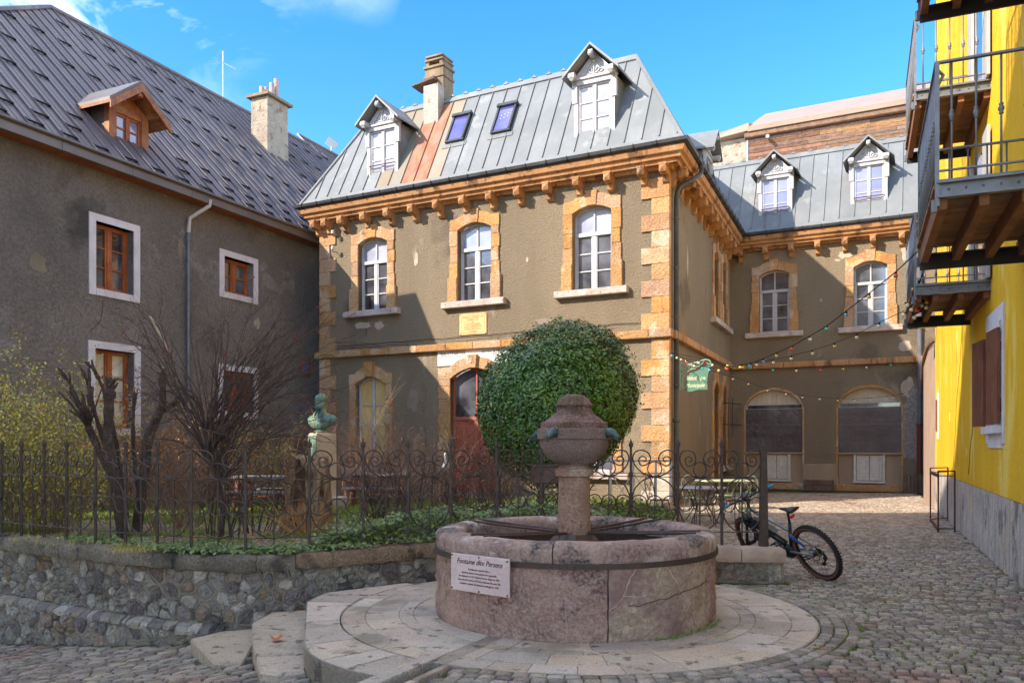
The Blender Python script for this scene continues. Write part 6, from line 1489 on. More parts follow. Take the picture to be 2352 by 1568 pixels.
for k in range(len(ps)):
    s = ps[k]; last = k == len(ps) - 1
    # post with leaf finial
    m = MB()
    if last:
        b = fp(s, CZ); t_ = fp(s, 1.62)
        m.hexa([b + Vector(v) for v in ((-.05, -.04, 0), (.05, -.04, 0), (.05, .04, 0), (-.05, .04, 0))] + [t_ + Vector(v) for v in ((-.034, -.025, 0), (.034, -.025, 0), (.034, .025, 0), (-.034, .025, 0))])
        m.tube([fp(s, CZ), fp(s, CZ + .05)], .065, 8)
    else: m.bar(fp(s, CZ - .01), fp(s, 1.60), .030, .022); m.tube([fp(s, 1.235), fp(s, 1.30)], .024, 6)
    f = m.build('end_post' if last else 'post', 'iron', FE)
    m = MB(); zt = 1.60; c_ = fp(s, zt)
    m.tube([c_, c_ + Vector((0, 0, .03)), c_ + Vector((0, 0, .075)), c_ + Vector((0, 0, .125))], [.012, .022, .017, .002], 6)
    for q in (-1, 1):
        for h in (.0, .03): m.tube([c_ + Vector((0, 0, h)), c_ + Vector((q * .022, 0, h + .025)), c_ + Vector((q * .030, 0, h + .055))], [.007, .009, .002], 4)
    m.build('finial', 'iron', f)
    if k % 2 == 0 or k in (19,):
        q, n = on_path(s, FC + .02); 
        m = MB(); nv = Vector((n[0], n[1], 0)); m.tube([q + Vector((0, 0, ZR)), q + nv * .02 + Vector((0, 0, ZR))], .042, 12); m.tube([q + nv * .02 + Vector((0, 0, ZR)), q + nv * .032 + Vector((0, 0, ZR))], .024, 10); m.build('rosette', 'iron', FE)
    if last: break
    s2 = ps[k + 1]; W = s2 - s; kx = W / 594.; g = lambda x, y: fp(s + x * kx, ZM + y * .000985, .0)
    n_, nrm = on_path(s + W / 2, FC); upv = (nrm[0], nrm[1], 0)
    MB().bar(fp(s, ZM), fp(s2, ZM), .022, .010).build('rail', 'iron', FE); MB().bar(fp(s, ZB), fp(s2, ZB), .022, .010).build('rail', 'iron', FE)
    MB().bar(fp(s + W / 2, ZB - .08), fp(s + W / 2, ZM), .014, .014).build('bar', 'iron', FE)
    def ring(cs, cz, rs, rz, nm='ring', w=.0075, nn=26):
        P = [fp(cs + rs * math.cos(2 * math.pi * i / nn), cz + rz * math.sin(2 * math.pi * i / nn), .004) for i in range(nn)]
        mm_ = MB(); mm_.tube(P, w, 4, closed=True, up=upv); mm_.build(nm, 'iron', FE)
    ring(s + W / 2, (ZB + ZM) / 2, W * .487, (ZM - ZB) / 2 * .985, 'large_ring', .0085, 40)
    for j in (-1, 0, 1): ring(s + W / 2 + j * W / 3.03, ZR, W / 6.3, .090)
    ring(s + W / 2, ZM + .098, W * .148, .092, w=.0075)
    for q in (1, -1):
        P = [g(x if q > 0 else 594 - x, y) for x, y in scr]; mm_ = MB(); P = cr(P, 3); mm_.tube(P, [.0085] * (len(P) - 14) + [.0075] * 14, 4, up=upv); mm_.build('scroll', 'iron', FE)

# ------------------------------------------------------------------ bust on its pedestal
bx, by, bz = -4.36, 18.5, .2
PD = thing('statue_pedestal', 'tall tan stone pedestal with green stained inscribed face under the bust', 'pedestal', (bx, by, bz))
ra = math.radians(38); frp = Fr((bx, by), (math.cos(ra), math.sin(ra)))
m = MB(); m.slab([frp.p(u, o, 0).xy[:] for u, o in ((-.48, .42), (.42, .42), (.42, -.42), (-.48, -.42))], bz - .2, bz + .26, .02); m.build('plinth', 'white_stone', PD)
m = MB(); w_ = .235; P = []
for z, q in ((bz + .26, 1.05), (bz + 1.66, 1.0), (bz + 1.72, .9)): P += [frp.p(u * w_ * q, o * w_ * q, z) for u, o in ((-1, 1), (1, 1), (1, -1), (-1, -1))]
m.add(P, [(3, 2, 1, 0), (8, 9, 10, 11)] + [(r * 4 + i, r * 4 + (i + 1) % 4, r * 4 + 4 + (i + 1) % 4, r * 4 + 4 + i) for r in range(2) for i in range(4)]); m.build('shaft', 'pedestal_stone', PD)
frl = Fr(frp.p(-w_, 0, 0).xy[:], (-frp.n[0] * -1, -frp.n[1] * -1), True)
fl_ = Fr((frp.p(-w_ * 1.03, -w_, 0).x, frp.p(-w_ * 1.03, -w_, 0).y), (frp.n[0], frp.n[1]))
m = MB(); m.fbox(fl_, .02, 2 * w_ - .0, bz + .9, bz + 1.655, -.01, .012); m.build('inscribed_face', 'pedestal_green', PD)
wtext(fl_, 'CHANCEL', .085, 'letter_green', .24, .014, bz + 1.38, PD, sx=.8)
BU = thing('bronze_bust', 'green patinated bronze bust of a bearded man in a buttoned coat, facing the grey house', 'bust', (bx, by, bz + 1.72))
hd = math.radians(238); rot = Matrix.Rotation(hd, 3, 'Z')     # local +x is where the man looks
c0 = Vector((bx, by, bz + 1.72)); W3 = lambda x, y, z: c0 + rot @ Vector((x, y, z))
zt_ = lambda z: .07 + (z - .2) * .80 if z < .78 else z
m = MB(); m.lathe([(.19, 0), (.20, .03), (.15, .05), (.12, .08), (.13, .12)], c0, 14); m.build('socle', 'bust_bronze', BU, smooth=40)
# torso: lofted ellipses, cut off at the arms
m = MB(); V = []; nn = 22
sec = [(.20, .07, .08, .05, .0), (.235, .13, .17, .06, .0), (.29, .165, .25, .05, .0), (.37, .19, .32, .03, .0), (.46, .20, .375, .01, .0), (.53, .185, .39, 0, .0), (.585, .16, .335, -.01, .0), (.63, .125, .22, -.01, .0), (.68, .092, .12, -.005, .0), (.74, .078, .085, 0, .0), (.79, .078, .08, .01, .0)]
for z, rx, ry, ox, oy in sec:
    for k in range(nn):
        t = 2 * math.pi * k / nn; q = 1 + .03 * math.sin(5 * t + z * 20); V.append(W3(ox + rx * 1.05 * math.cos(t) * q, oy + ry * 1.08 * math.sin(t) * q, zt_(z)))
m.add(V, [(i * nn + k, i * nn + (k + 1) % nn, (i + 1) * nn + (k + 1) % nn, (i + 1) * nn + k) for i in range(len(sec) - 1) for k in range(nn)] + [tuple(range(nn))[::-1], tuple(range((len(sec) - 1) * nn, len(sec) * nn))])
# head merged in the same mesh: sculpted ellipsoid with brow, nose, beard, hair
def head(m):
    V = []; N1, N2 = 30, 22
    for j in range(N2 + 1):
        th = math.pi * j / N2
        for i in range(N1):
            ph = 2 * math.pi * i / N1; x, y, z = math.sin(th) * math.cos(ph), math.sin(th) * math.sin(ph), math.cos(th)
            X, Y, Z = .120 * x, .096 * y, .138 * z
            f = max(0, x)
            g = lambda yy, zz, sy, sz: math.exp(-((Y - yy) / sy) ** 2 - ((Z - zz) / sz) ** 2)
            X += f * (.052 * g(0, -.014, .015, .030) + .024 * g(.03, .036, .03, .011) + .024 * g(-.03, .036, .03, .011) - .028 * g(.036, .010, .020, .015) - .028 * g(-.036, .010, .020, .015) + .02 * g(0, .02, .01, .02) + .010 * g(.04, -.03, .02, .03) + .010 * g(-.04, -.03, .02, .03))
            if Z < -.045 and x > -.25: X += .055 * min(1, (-.045 - Z) / .05) * (x + .3) + .008 * math.sin(ph * 13); Y *= 1.06; Z -= .03 * min(1, (-.045 - Z) / .06)
            if Z > .055 or x < -.35: r = 1.09 + .06 * math.sin(ph * 7 + Z * 60); X *= r; Y *= r; Z *= 1.03
            V.append(W3((X + .02) * 1.28, Y * 1.28, Z * 1.28 + .72))
    m.add(V, [(j * N1 + i, (j + 1) * N1 + i, (j + 1) * N1 + (i + 1) % N1, j * N1 + (i + 1) % N1) for j in range(N2) for i in range(N1)])
head(m)
m.build('figure', 'bust_bronze', BU, smooth=True)
W3o = W3; W3 = lambda x, y, z: W3o((x - .01) * 1.28, y * 1.28, (z - .905) * 1.28 + .72)
m = MB()
for q in (-1, 1): m.tube(cr([W3(.02, q * .088, .93), W3(.0, q * .108, .925), W3(.0, q * .105, .885), W3(.015, q * .09, .875)], 3), .014, 5)
m.tube(cr([W3(.135, .045, .845), W3(.155, .0, .855), W3(.135, -.045, .845)], 3), .014, 5); m.build('ears_and_moustache', 'bust_bronze', BU, smooth=True)
W3 = lambda x, y, z: W3o(x * 1.05, y * 1.08, zt_(z))
m = MB()
for q in (-1, 1):
    P = cr([W3(.06, q * .085, .73), W3(.115, q * .10, .67), W3(.165, q * .075, .56), W3(.175, q * .03, .44)], 4); m.tube(P, [.012 + .014 * math.sin(math.pi * i / (len(P) - 1)) for i in range(len(P))], 5)
m.tube(cr([W3(.085, -.06, .735), W3(.11, 0, .715), W3(.085, .06, .735)], 4), .018, 6)
m.tube([W3(.115, -.03, .70), W3(.125, .03, .70)], .014, 5)
m.build('lapels', 'bust_bronze', BU, smooth=True)
for z, y in ((.60, .03), (.50, .03), (.50, -.10), (.60, -.11)): MB().ball(W3(.185 - .02 * (z > .55), y, z), .014, n=6, m=4).build('coat_button', 'bust_bronze', BU)

# ------------------------------------------------------------------ tree stump with dry plants
sc0 = Vector((-3.33, 13.1, .27)); SP = thing('tree_stump', 'tall rotten tree stump with orange brown flaking wood beside the pedestal', 'tree stump', sc0)
m = MB(); nn = 70; nz_ = 22; V = []
for j in range(nz_ + 1):
    t = j / nz_
    for i in range(nn):
        a = 2 * math.pi * i / nn; r = .34 + .10 * (1 - t) ** 3 + .06 * noise.noise(Vector((math.cos(a) * 2.2, math.sin(a) * 2.2, t * 1.2))) + .07 * noise.noise(Vector((math.cos(a) * 6, math.sin(a) * 6, t * 2))) + .03 * noise.noise(Vector((math.cos(a) * 14, math.sin(a) * 14, t * 2)))
        htop = 1.17 + .10 * noise.noise(Vector((math.cos(a) * 1.7, math.sin(a) * 1.7, 5))) - (.22 if .2 < (a / 6.283) % 1 < .0 else 0) - .22 * max(0, math.cos(a - 5.6)) ** 3
        V.append(sc0 + Vector((r * math.cos(a), r * .85 * math.sin(a), -.1 + (htop + .1) * t)))
for q_, zz in ((.7, -.03), (.3, -.10)):
    for i in range(nn): v = V[nz_ * nn + i]; V.append(Vector((sc0.x + (v.x - sc0.x) * q_, sc0.y + (v.y - sc0.y) * q_, v.z + zz + ru(-.02, .02))))
m.add(V, [(j * nn + i, j * nn + (i + 1) % nn, (j + 1) * nn + (i + 1) % nn, (j + 1) * nn + i) for j in range(nz_ + 2) for i in range(nn)] + [tuple(range((nz_ + 2) * nn, (nz_ + 3) * nn))])
m.build('trunk', 'stump_wood', SP, smooth=True)

# ------------------------------------------------------------------ plants
def branchy(m, p, d, r, ln, depth, spread=.5, droop=0.0, kids=(2, 4), wig=.16, n=4, tips=None, seg=5, shrink=.62):
    P = [Vector(p)]; R = [r]; q = Vector(d).normalized(); 
    for i in range(seg):
        q = (q + Vector((ru(-wig, wig), ru(-wig, wig), ru(-wig, wig) * .6 - droop * (i / seg)))).normalized(); P.append(P[-1] + q * ln / seg); R.append(r * (1 - .6 * (i + 1) / seg))
    m.tube(P, R, n if r > .006 else 3, cap=False)
    if depth <= 0:
        if tips is not None: tips.append((P[-1], q))
        return
    for k in range(random.randint(*kids)):
        i = random.randint(1, seg); dd = (q + Vector((ru(-1, 1), ru(-1, 1), ru(-.5, .7))).normalized() * spread * ru(.7, 1.5)).normalized()
        branchy(m, P[i], dd, max(R[i] * .7, .0022), ln * shrink * ru(.7, 1.15), depth - 1, spread, droop, kids, wig, 3 if R[i] < .01 else n, tips, seg, shrink)
def shrub(name, label, base, stems, h, spread, mt, r=.008, depth=2, droop=.05, base_r=.15, cat='shrub', kids=(2, 4), group=None, lean=(0, 0), wig=.22, sp2=.5, shrink=.62):
    th = thing(name, label, cat, base, group); m = MB(); tips = []
    for k in range(stems):
        a = ru(0, 6.28); s_ = spread * ru(.2, 1); d = Vector((math.cos(a) * s_ + lean[0], math.sin(a) * s_ + lean[1], 1))
        branchy(m, Vector(base) + Vector((math.cos(a) * base_r * rnd(), math.sin(a) * base_r * rnd(), -.03)), d, r * ru(.7, 1.2), h * ru(.6, 1.0), depth, sp2, droop, kids, wig, 4, tips, 5, shrink)
    m.build('branches', mt, th, fix=False); return th, tips
def leaf(mb, p, l, w, nrm=None, d=None):
    n = Vector(nrm) if nrm is not None else Vector((ru(-1, 1), ru(-1, 1), ru(-.3, 1)))
    n = (n + Vector((ru(-1, 1), ru(-1, 1), ru(-1, 1))) * .55).normalized(); t = n.orthogonal().normalized(); t.rotate(Matrix.Rotation(ru(0, 6.28), 3, n)) if d is None else None
    if d is not None: t = (Vector(d) - n * n.dot(Vector(d))).normalized()
    b = n.cross(t); k = len(mb.v); p = Vector(p)
    mb.v.extend([tuple(p - t * l / 2), tuple(p + b * w / 2 + n * w * .14), tuple(p + t * l / 2), tuple(p - b * w / 2 + n * w * .14)]); mb.f.append((k, k + 1, k + 2)); mb.f.append((k, k + 2, k + 3))
# clipped laurel
lc = Vector((.80, 14.0, 2.32)); LB = thing('laurel_bush', 'large clipped glossy green laurel bush in front of the library door', 'bush', (.8, 14.0, .25))
random.seed(11)
m = MB()
for k in range(7):
    a = ru(0, 6.28); branchy(m, (.8 + .08 * math.cos(a), 14 + .08 * math.sin(a), .15), (math.cos(a) * .35, math.sin(a) * .35, 1), .045, 1.7, 3, .6, 0, (3, 4), .15, 5)
m.build('branches', 'bark_dark', LB, fix=False)
m = MB(); n1_, n2_ = 40, 26
for j in range(n2_ + 1):
    for i in range(n1_):
        th_b, ph_b = math.pi * j / n2_, 2 * math.pi * i / n1_; d = Vector((math.sin(th_b) * math.cos(ph_b), math.sin(th_b) * math.sin(ph_b), math.cos(th_b))); r = .80 + .06 * noise.noise(d * 3) + .05 * noise.noise(d * 9); m.v.append(tuple(lc + Vector((d.x * 1.4 * r + .15 * d.z, d.y * 1.4 * r, d.z * 1.44 * r))))
m.f = [(j * n1_ + i, (j + 1) * n1_ + i, (j + 1) * n1_ + (i + 1) % n1_, j * n1_ + (i + 1) % n1_) for j in range(n2_) for i in range(n1_)]
m.build('inner_foliage', 'leaf_laurel', LB, kind='stuff', fix=False)
m = MB(); cnt = 0
def bush_r(d):
    z = d.z; r = 1.0 + .075 * noise.noise(d * 1.8) + .05 * noise.noise(d * 5) + .03 * noise.noise(d * 12)
    return r
for k in range(52000):
    d = Vector((random.gauss(0, 1), random.gauss(0, 1), random.gauss(0, 1))).normalized()
    if d.y > .55 and rnd() < .6: continue
    dep = 1 - abs(random.gauss(0, .055)) - (.18 * rnd() if rnd() < .3 else 0); r = bush_r(d) * dep
    if noise.noise(d * 9 + Vector((4, 0, 0))) < -.42: r *= ru(.86, .97)
    sxy = 1.40 * (1 - .10 * max(0, -d.z)); p = lc + Vector((d.x * sxy * r + .15 * d.z, d.y * sxy * r, d.z * (1.46 if d.z > 0 else 1.42) * r))
    if d.z < -.7 and rnd() < .6: continue
    leaf(m, p, ru(.055, .09), ru(.026, .04), d + Vector((0, 0, .5)))
for k in range(140):
    d = Vector((random.gauss(0, 1), random.gauss(0, .6), abs(random.gauss(0, 1)))).normalized(); p = lc + Vector((d.x * 1.40 + .15 * d.z, d.y * 1.4, d.z * 1.46)) * 1.0
    for j in range(5): leaf(m, p + d * (.02 + .018 * j) + Vector((ru(-.02, .02), ru(-.02, .02), ru(-.02, .02))), .07, .032, d)
m.build('leaves', 'leaf_laurel', LB, kind='stuff', fix=False)
random.seed(5)
def gh(x, y): return gar_z(x, y)
def gpt(px, py_base_d): d = py_base_d; x = (px - CXP) / FPX * d; return Vector((x, d, gh(x, d)))
# pollarded trees
def pollard(name, label, px, d, limbs, mt='bark'):
    b = gpt(px, d); th = thing(name, label, 'tree', b)
    m = MB(); stubs = MB(); cuts = MB()
    for P, R in limbs:
        Q = [at(x, y, d + dd) for x, y, dd in P]; Q[0] = b + Vector((ru(-.05, .05), ru(-.03, .03), -.1)) if P[0][1] > 1195 else Q[0]
        Q = cr(Q, 5); n_ = len(Q); rr = [.72 * (R[0] + (R[1] - R[0]) * i / (n_ - 1)) + (.015 if i == n_ - 2 else 0) + ru(-.008, .008) for i in range(n_)]; m.tube(Q, rr, 9)
        tip = Q[-1]; base_d = (Q[-1] - Q[-4]).normalized()
        m.ball(tip, rr[-1] * 1.5, n=8, m=6, wob=.25)
        for k in range(int(R[2] * 1.7)):
            dd = (base_d + Vector((ru(-1, 1), ru(-.7, .7), ru(-.2, .9))) * .75).normalized(); l = ru(*R[3]); r = ru(.010, .021); p1 = tip + dd * l * .5 + Vector((ru(-.02, .02), 0, .02)); p2 = tip + dd * l
            stubs.tube([tip, p1, p2], [r * 1.3, r, r * .85], 6); cuts.tube([p2, p2 + (p2 - p1).normalized() * .004], r * .84, 6)
    m.build('trunk', mt, th, smooth=True, fix=False); stubs.build('cut_branches', mt, th, smooth=True, fix=False); cuts.build('cut_ends', 'cut_wood', th, fix=False)
    return th
pollard('pollarded_tree', 'pollarded bare tree with a wide fan of cut branches, beside the yellow green shrubs', 285, 11.8, [
    ([(285, 1215, 0), (262, 1110, .1), (225, 1030, .1), (205, 985, 0)], (.10, .06, 9, (.35, .72))),
    ([(288, 1215, 0), (268, 1120, 0), (250, 1030, 0), (250, 950, 0), (252, 905, 0)], (.12, .085, 9, (.12, .30))),
    ([(290, 1190, .1), (255, 1060, .2), (215, 940, .2), (205, 890, .2)], (.07, .03, 5, (.2, .4))),
    ([(280, 1190, .1), (230, 1030, .2), (185, 930, .2), (160, 880, .2)], (.05, .02, 4, (.1, .3))),
    ([(292, 1180, 0), (268, 1020, .3), (240, 905, .3), (222, 860, .3)], (.05, .02, 3, (.12, .25)))])
pollard('pollarded_tree', 'leaning pollarded tree with two knobbly heads, between the fan shaped one and the rose tree', 318, 12.3, [
    ([(318, 1222, 0), (330, 1100, 0), (340, 1010, 0), (358, 965, 0), (373, 925, 0), (373, 870, 0)], (.12, .07, 6, (.08, .2))),
    ([(338, 1015, .1), (362, 955, .1), (385, 935, .1), (402, 925, .1)], (.07, .05, 4, (.06, .14))),
    ([(322, 1160, .1), (308, 1050, .2), (306, 960, .2), (310, 915, .2)], (.05, .03, 3, (.08, .15)))])
# big bare rose with red hips
rb = gpt(505, 11.6); RS = thing('rose_tree', 'large bare rose bush with arching thorny stems and dark red hips', 'rose bush', rb)
m = MB(); tips = []
Q = cr([rb + Vector((0, 0, -.1)), at(512, 1160, 11.6), at(495, 1090, 11.6), at(478, 1040, 11.6), at(472, 985, 11.7)], 5); m.tube(Q, [.045 - .02 * i / len(Q) for i in range(len(Q))], 7)
hubs = [at(478, 1040, 11.6), at(472, 985, 11.7), at(485, 1070, 11.6), at(500, 1110, 11.6)]
m.tube(cr([hubs[1], at(490, 955, 11.6), at(520, 935, 11.5)], 4), [.022] * 8 + [.014], 6); m.tube(cr([hubs[0], at(500, 1010, 11.5), at(525, 990, 11.5)], 4), [.022] * 8 + [.014], 6)
random.seed(21)
for k in range(105):
    h = random.choice(hubs); t_ = at(ru(300, 745), ru(735, 1010), 11.6 + ru(-.7, .7)); mid = (h + t_) / 2 + Vector((ru(-.15, .15), ru(-.1, .1), ru(.0, .28)))
    Q = cr([h, mid, t_, t_ + (t_ - mid) * .25 + Vector((ru(-.1, .1), 0, -ru(.0, .15)))], 5); n_ = len(Q); m.tube(Q, [.0115 - .0085 * i / n_ for i in range(n_)], 4, cap=False)
    for j in range(random.randint(3, 6)):
        i = random.randint(5, n_ - 2); branchy(m, Q[i], (Q[i + 1] - Q[i]).normalized() + Vector((ru(-1, 1), ru(-.6, .6), ru(-.4, .8))) * .8, .0035, ru(.25, .55), 1, .6, .04, (2, 4), .15, 3, tips, 4)
for k in range(14):
    b0 = rb + Vector((ru(-.2, .3), ru(-.2, .2), -.05)); branchy(m, b0, (ru(-.15, .25), ru(-.2, .2), 1), .012, ru(.9, 1.7), 1, .4, .03, (1, 3), .1, 4, tips, 6)
m.build('branches', 'twig_dark', RS, fix=False)
m = MB()
for k in range(70):
    p, q = random.choice(tips)
    for j in range(random.randint(1, 4)): m.ball(p + Vector((ru(-.035, .035), ru(-.03, .03), ru(-.05, .02))), .011, .011, .014, n=6, m=4)
m.build('rose_hips', 'berry', RS, kind='stuff', smooth=True, fix=False)
random.seed(33)
# foliage helpers
def leafy(name, label, base, tipsrc, n, mt, l=(.03, .055), part='leaves'):
    pass
# yellow-green shrub filling the left edge
for i, (px, d, h, lab) in enumerate(((20, 12.4, 1.95, 'yellow green shrub with small fading leaves at the far end of the fence'), (120, 12.9, 1.75, 'yellow green shrub with fading leaves behind the fence, next to the fan shaped pollard'), (-70, 12.4, 1.9, 'yellow green shrub with fading leaves, outermost behind the fence'))):
    b = gpt(px, d); th, tips = shrub('autumn_shrub', lab, b, 34, h, .55, 'twig_olive', .008, 2, .03, .35, kids=(2, 4), group='yellow green shrubs behind the fence')
    m = MB()
    for p, q in tips:
        for k in range(random.randint(10, 18)): leaf(m, p - q * ru(0, .5) + Vector((ru(-.12, .12), ru(-.12, .12), ru(-.12, .12))), ru(.035, .065), ru(.022, .036))
    m.build('leaves', 'leaf_yellow', th, kind='stuff', fix=False)
# low brown hedge in front of the grey house
for i, (px, d, h) in enumerate(((215, 17.3, 1.7), (300, 17.8, 1.7), (385, 18.3, 1.85), (455, 18.8, 1.6), (540, 19.4, 1.55), (610, 19.8, 1.5))):
    b = gpt(px, d); th, tips = shrub('brown_shrub', ('dry orange brown shrub below the grey wall, ' + ('behind the fan shaped pollard', 'behind the leaning pollard', 'right of the leaning pollard', 'behind the left branches of the rose tree', 'behind the rose tree trunk', 'last one towards the stump')[i]), b, 22, h, .6, 'twig_olive' if i > 3 else 'twig_brown', .009, 2, .03, .35, group='dry shrubs below the grey wall')
    m = MB()
    for p, q in tips:
        for k in range(random.randint(7, 13)): leaf(m, p - q * ru(0, .5) + Vector((ru(-.13, .13), ru(-.13, .13), ru(-.13, .13))), ru(.04, .075), ru(.024, .04))
    m.build('leaves', 'leaf_brown' if i not in (5,) else 'leaf_yellow', th, kind='stuff', fix=False)
# pruned rose shrubs behind the fence
random.seed(44)
for i, (px, d, h, lab) in enumerate(((935, 12.6, 1.55, 'bare pruned rose shrub behind the fence, left of the library door'), (1020, 12.9, 1.45, 'bare pruned rose shrub behind the fence, at the left edge of the library door'), (1130, 12.3, 1.35, 'bare dark rose shrub leaning to the laurel bush'), (860, 12.9, 1.35, 'bare rose shrub behind the fence, right of the pedestal'))):
    th, tips = shrub('rose_shrub', lab, gpt(px, d), 11, h, .42, 'twig_dark', .013, 2, -.01, .12, 'rose bush', (3, 5), 'pruned rose shrubs behind the fence', sp2=.62, shrink=.5)
    m = MB()
    for p, q in tips:
        if rnd() < .5: m.ball(p, .010, n=5, m=3)
        if rnd() < .4: leaf(m, p, .035, .02)
    m.build('withered_heads', 'leaf_brown', th, kind='stuff', fix=False)
for i, (px, d, h, mt, lab) in enumerate(((590, 13.2, 1.5, 'twig_dark', 'dark bare twiggy shrub between the rose tree and the stump'), (395, 13.4, 1.5, 'twig_brown', 'brown bare shrub behind the leaning pollard'), (440, 14.2, 1.4, 'twig_brown', 'brown bare shrub left of the rose tree stem'), (900, 14.5, 1.45, 'twig_brown', 'brown bare shrub in front of the left ground floor window'), (985, 14.8, 1.5, 'twig_brown', 'brown bare shrub in front of the wall left of the door'), (1075, 14.0, 1.35, 'twig_dark', 'dark bare shrub in front of the library door'), (160, 13.6, 1.4, 'twig_brown', 'brown bare shrub behind the fan shaped pollard'), (60, 13.8, 1.3, 'twig_brown', 'brown bare shrub among the yellow green ones'), (800, 19.5, 2.0, 'twig_tan', 'pale reddish bare twiggy shrub beside the bust'), (860, 20.2, 1.5, 'twig_tan', 'pale bare twigs under the left ground floor window'), (930, 20.6, 1.3, 'twig_tan', 'tangle of pale bare twigs against the library wall'), (1010, 20.5, 1.0, 'twig_tan', 'low tangle of pale twigs by the library door step'), (1210, 12.9, 1.35, 'twig_brown', 'thin brown bare shrub below the laurel bush'), (1170, 13.1, 1.3, 'twig_brown', 'thin brown bare shrub left of the laurel bush foot'), (660, 18.8, 1.5, 'twig_brown', 'bare brown shrub behind the stump'))):
    shrub('bare_shrub', lab, gpt(px, d), 50 if 'tan' in mt else 22, h, .5, mt, .0095, 2, .02, .4, kids=(2, 4), group='bare twiggy shrubs in the garden')
th, _ = shrub('dry_plant', 'heap of dry hanging stalks in front of the stump', (-3.2, 12.55, .3), 55, .75, 1.0, 'leaf_brown', .006, 1, .35, .3, 'plant', (1, 2))
# ivy and ground cover along the fence
random.seed(55)
m = MB(); st = MB()
for k in range(17000):
    s = ru(S_OF(-6.0), S_OF(1.4)); x = on_path(s)[0].x
    dens = 1.0 if x > -1.9 else (.55 if x > -3.9 else .10)
    if rnd() > dens: continue
    back = abs(random.gauss(0, .55)) if x > -1.9 else abs(random.gauss(0, .22))
    p, n = on_path(s, -.20 - back); hmax = (.10 + .36 * math.exp(-((x - .35) / 1.1) ** 2) + .16 * math.exp(-((x + 1.1) / .8) ** 2)) * (1 + .5 * noise.noise(Vector((x * 2, p.y * 2, 0)))) if x > -2.2 else .07 + .05 * noise.noise(Vector((x * 3, p.y * 2, 0)))
    z = max(gar_z(p.x, p.y), CZ if back < .2 else .3) + max(.01, hmax) * rnd() ** .5
    if z > .34 and back < .05 and x < -2.2: z = CZ + .02
    leaf(m, (p.x, p.y, z), ru(.05, .09), ru(.035, .06), (n[0] * .6, n[1] * .6, .9))
for k in range(1500):
    s = random.choice((S_OF(-3.55), S_OF(-2.5), S_OF(-1.9), S_OF(-4.05), S_OF(-.9))) + random.gauss(0, .16); p, n = on_path(s, -.16 + random.gauss(0, .09)); leaf(m, (p.x, p.y, CZ + ru(.01, .07)), ru(.04, .075), ru(.028, .045), (0, -.3, .9))
tag(m.build('ivy_leaves', 'leaf_ivy', kind='stuff', fix=False), 'glossy green ivy and periwinkle growing along the foot of the fence', 'ivy')
m = MB()
for k in range(2600):
    x = ru(1.55, 3.2); y = ru(11, 17); p = Vector((x, y, 0))
    if not in_poly(x, y, gpol): continue
    leaf(m, (x, y, .25 + ru(.02, .32) * (1 if x < 2.6 else .5)), ru(.05, .1), ru(.02, .05))
for k in range(4200):
    a = ru(0, 6.28); r = 1.3 * math.sqrt(rnd()); leaf(m, (.6 + r * math.cos(a), 12.6 + r * .8 * math.sin(a), .3 + .75 * rnd() * (1 - r / 1.6)), ru(.05, .1), ru(.03, .055), (0, -.4, .8))
tag(m.build('ground_cover', 'leaf_ivy', kind='stuff', fix=False), 'leafy green ground cover under the laurel bush and along the bed kerb', 'ground cover')
random.seed(66)
# grass
m = MB()
for k in range(52000):
    x = ru(-9.5, 3.2); y = 10.6 + 10.5 * rnd() ** 1.0
    if not in_poly(x, y, gpol) or abs(x / y) > .7: continue
    g_ = noise.noise(Vector((x * .7, y * .7, 1.0)))
    if y < 14.5 and g_ < .18: continue
    if y < 15.5 and g_ < -.1: continue
    if y < 11.5 and rnd() < .5: continue
    blade(m, x, y, gar_z(x, y) - .005, ru(.04, .11), .014 + .0006 * y, .04)
tag(m.build('grass', 'grass', kind='stuff', fix=False), 'short green lawn grass growing in the garden', 'grass')
m = MB()
for k in range(5000):
    x = ru(-8, 1.5); y = ru(9.6, 15)
    if not in_poly(x, y, gpol): continue
    leaf(m, (x, y, gar_z(x, y) + .012), ru(.03, .07), ru(.012, .03), (0, 0, 1))
tag(m.build('leaf_litter', 'leaf_brown', kind='stuff', fix=False), 'dry leaves and plant litter scattered on the garden soil', 'leaf litter')
m = MB()
for c_, n_, w in (((-4.35, 9.15), 160, .16), ((-4.2, 9.2), 100, .2), ((-6.2, 10.2), 120, .3), ((-5.3, 9.75), 100, .4)):
    for k in range(n_): x, y = c_[0] + random.gauss(0, w), c_[1] + random.gauss(0, .08); blade(m, x, y + .12, CZ, ru(.05, .13), .006, .05)
tag(m.build('fence_weeds', 'leaf_yellow', kind='stuff', fix=False), 'pale dry grass tufts growing on the coping below the fence', 'weeds')
for (x, y) in ((-.2, 6.0),): pass
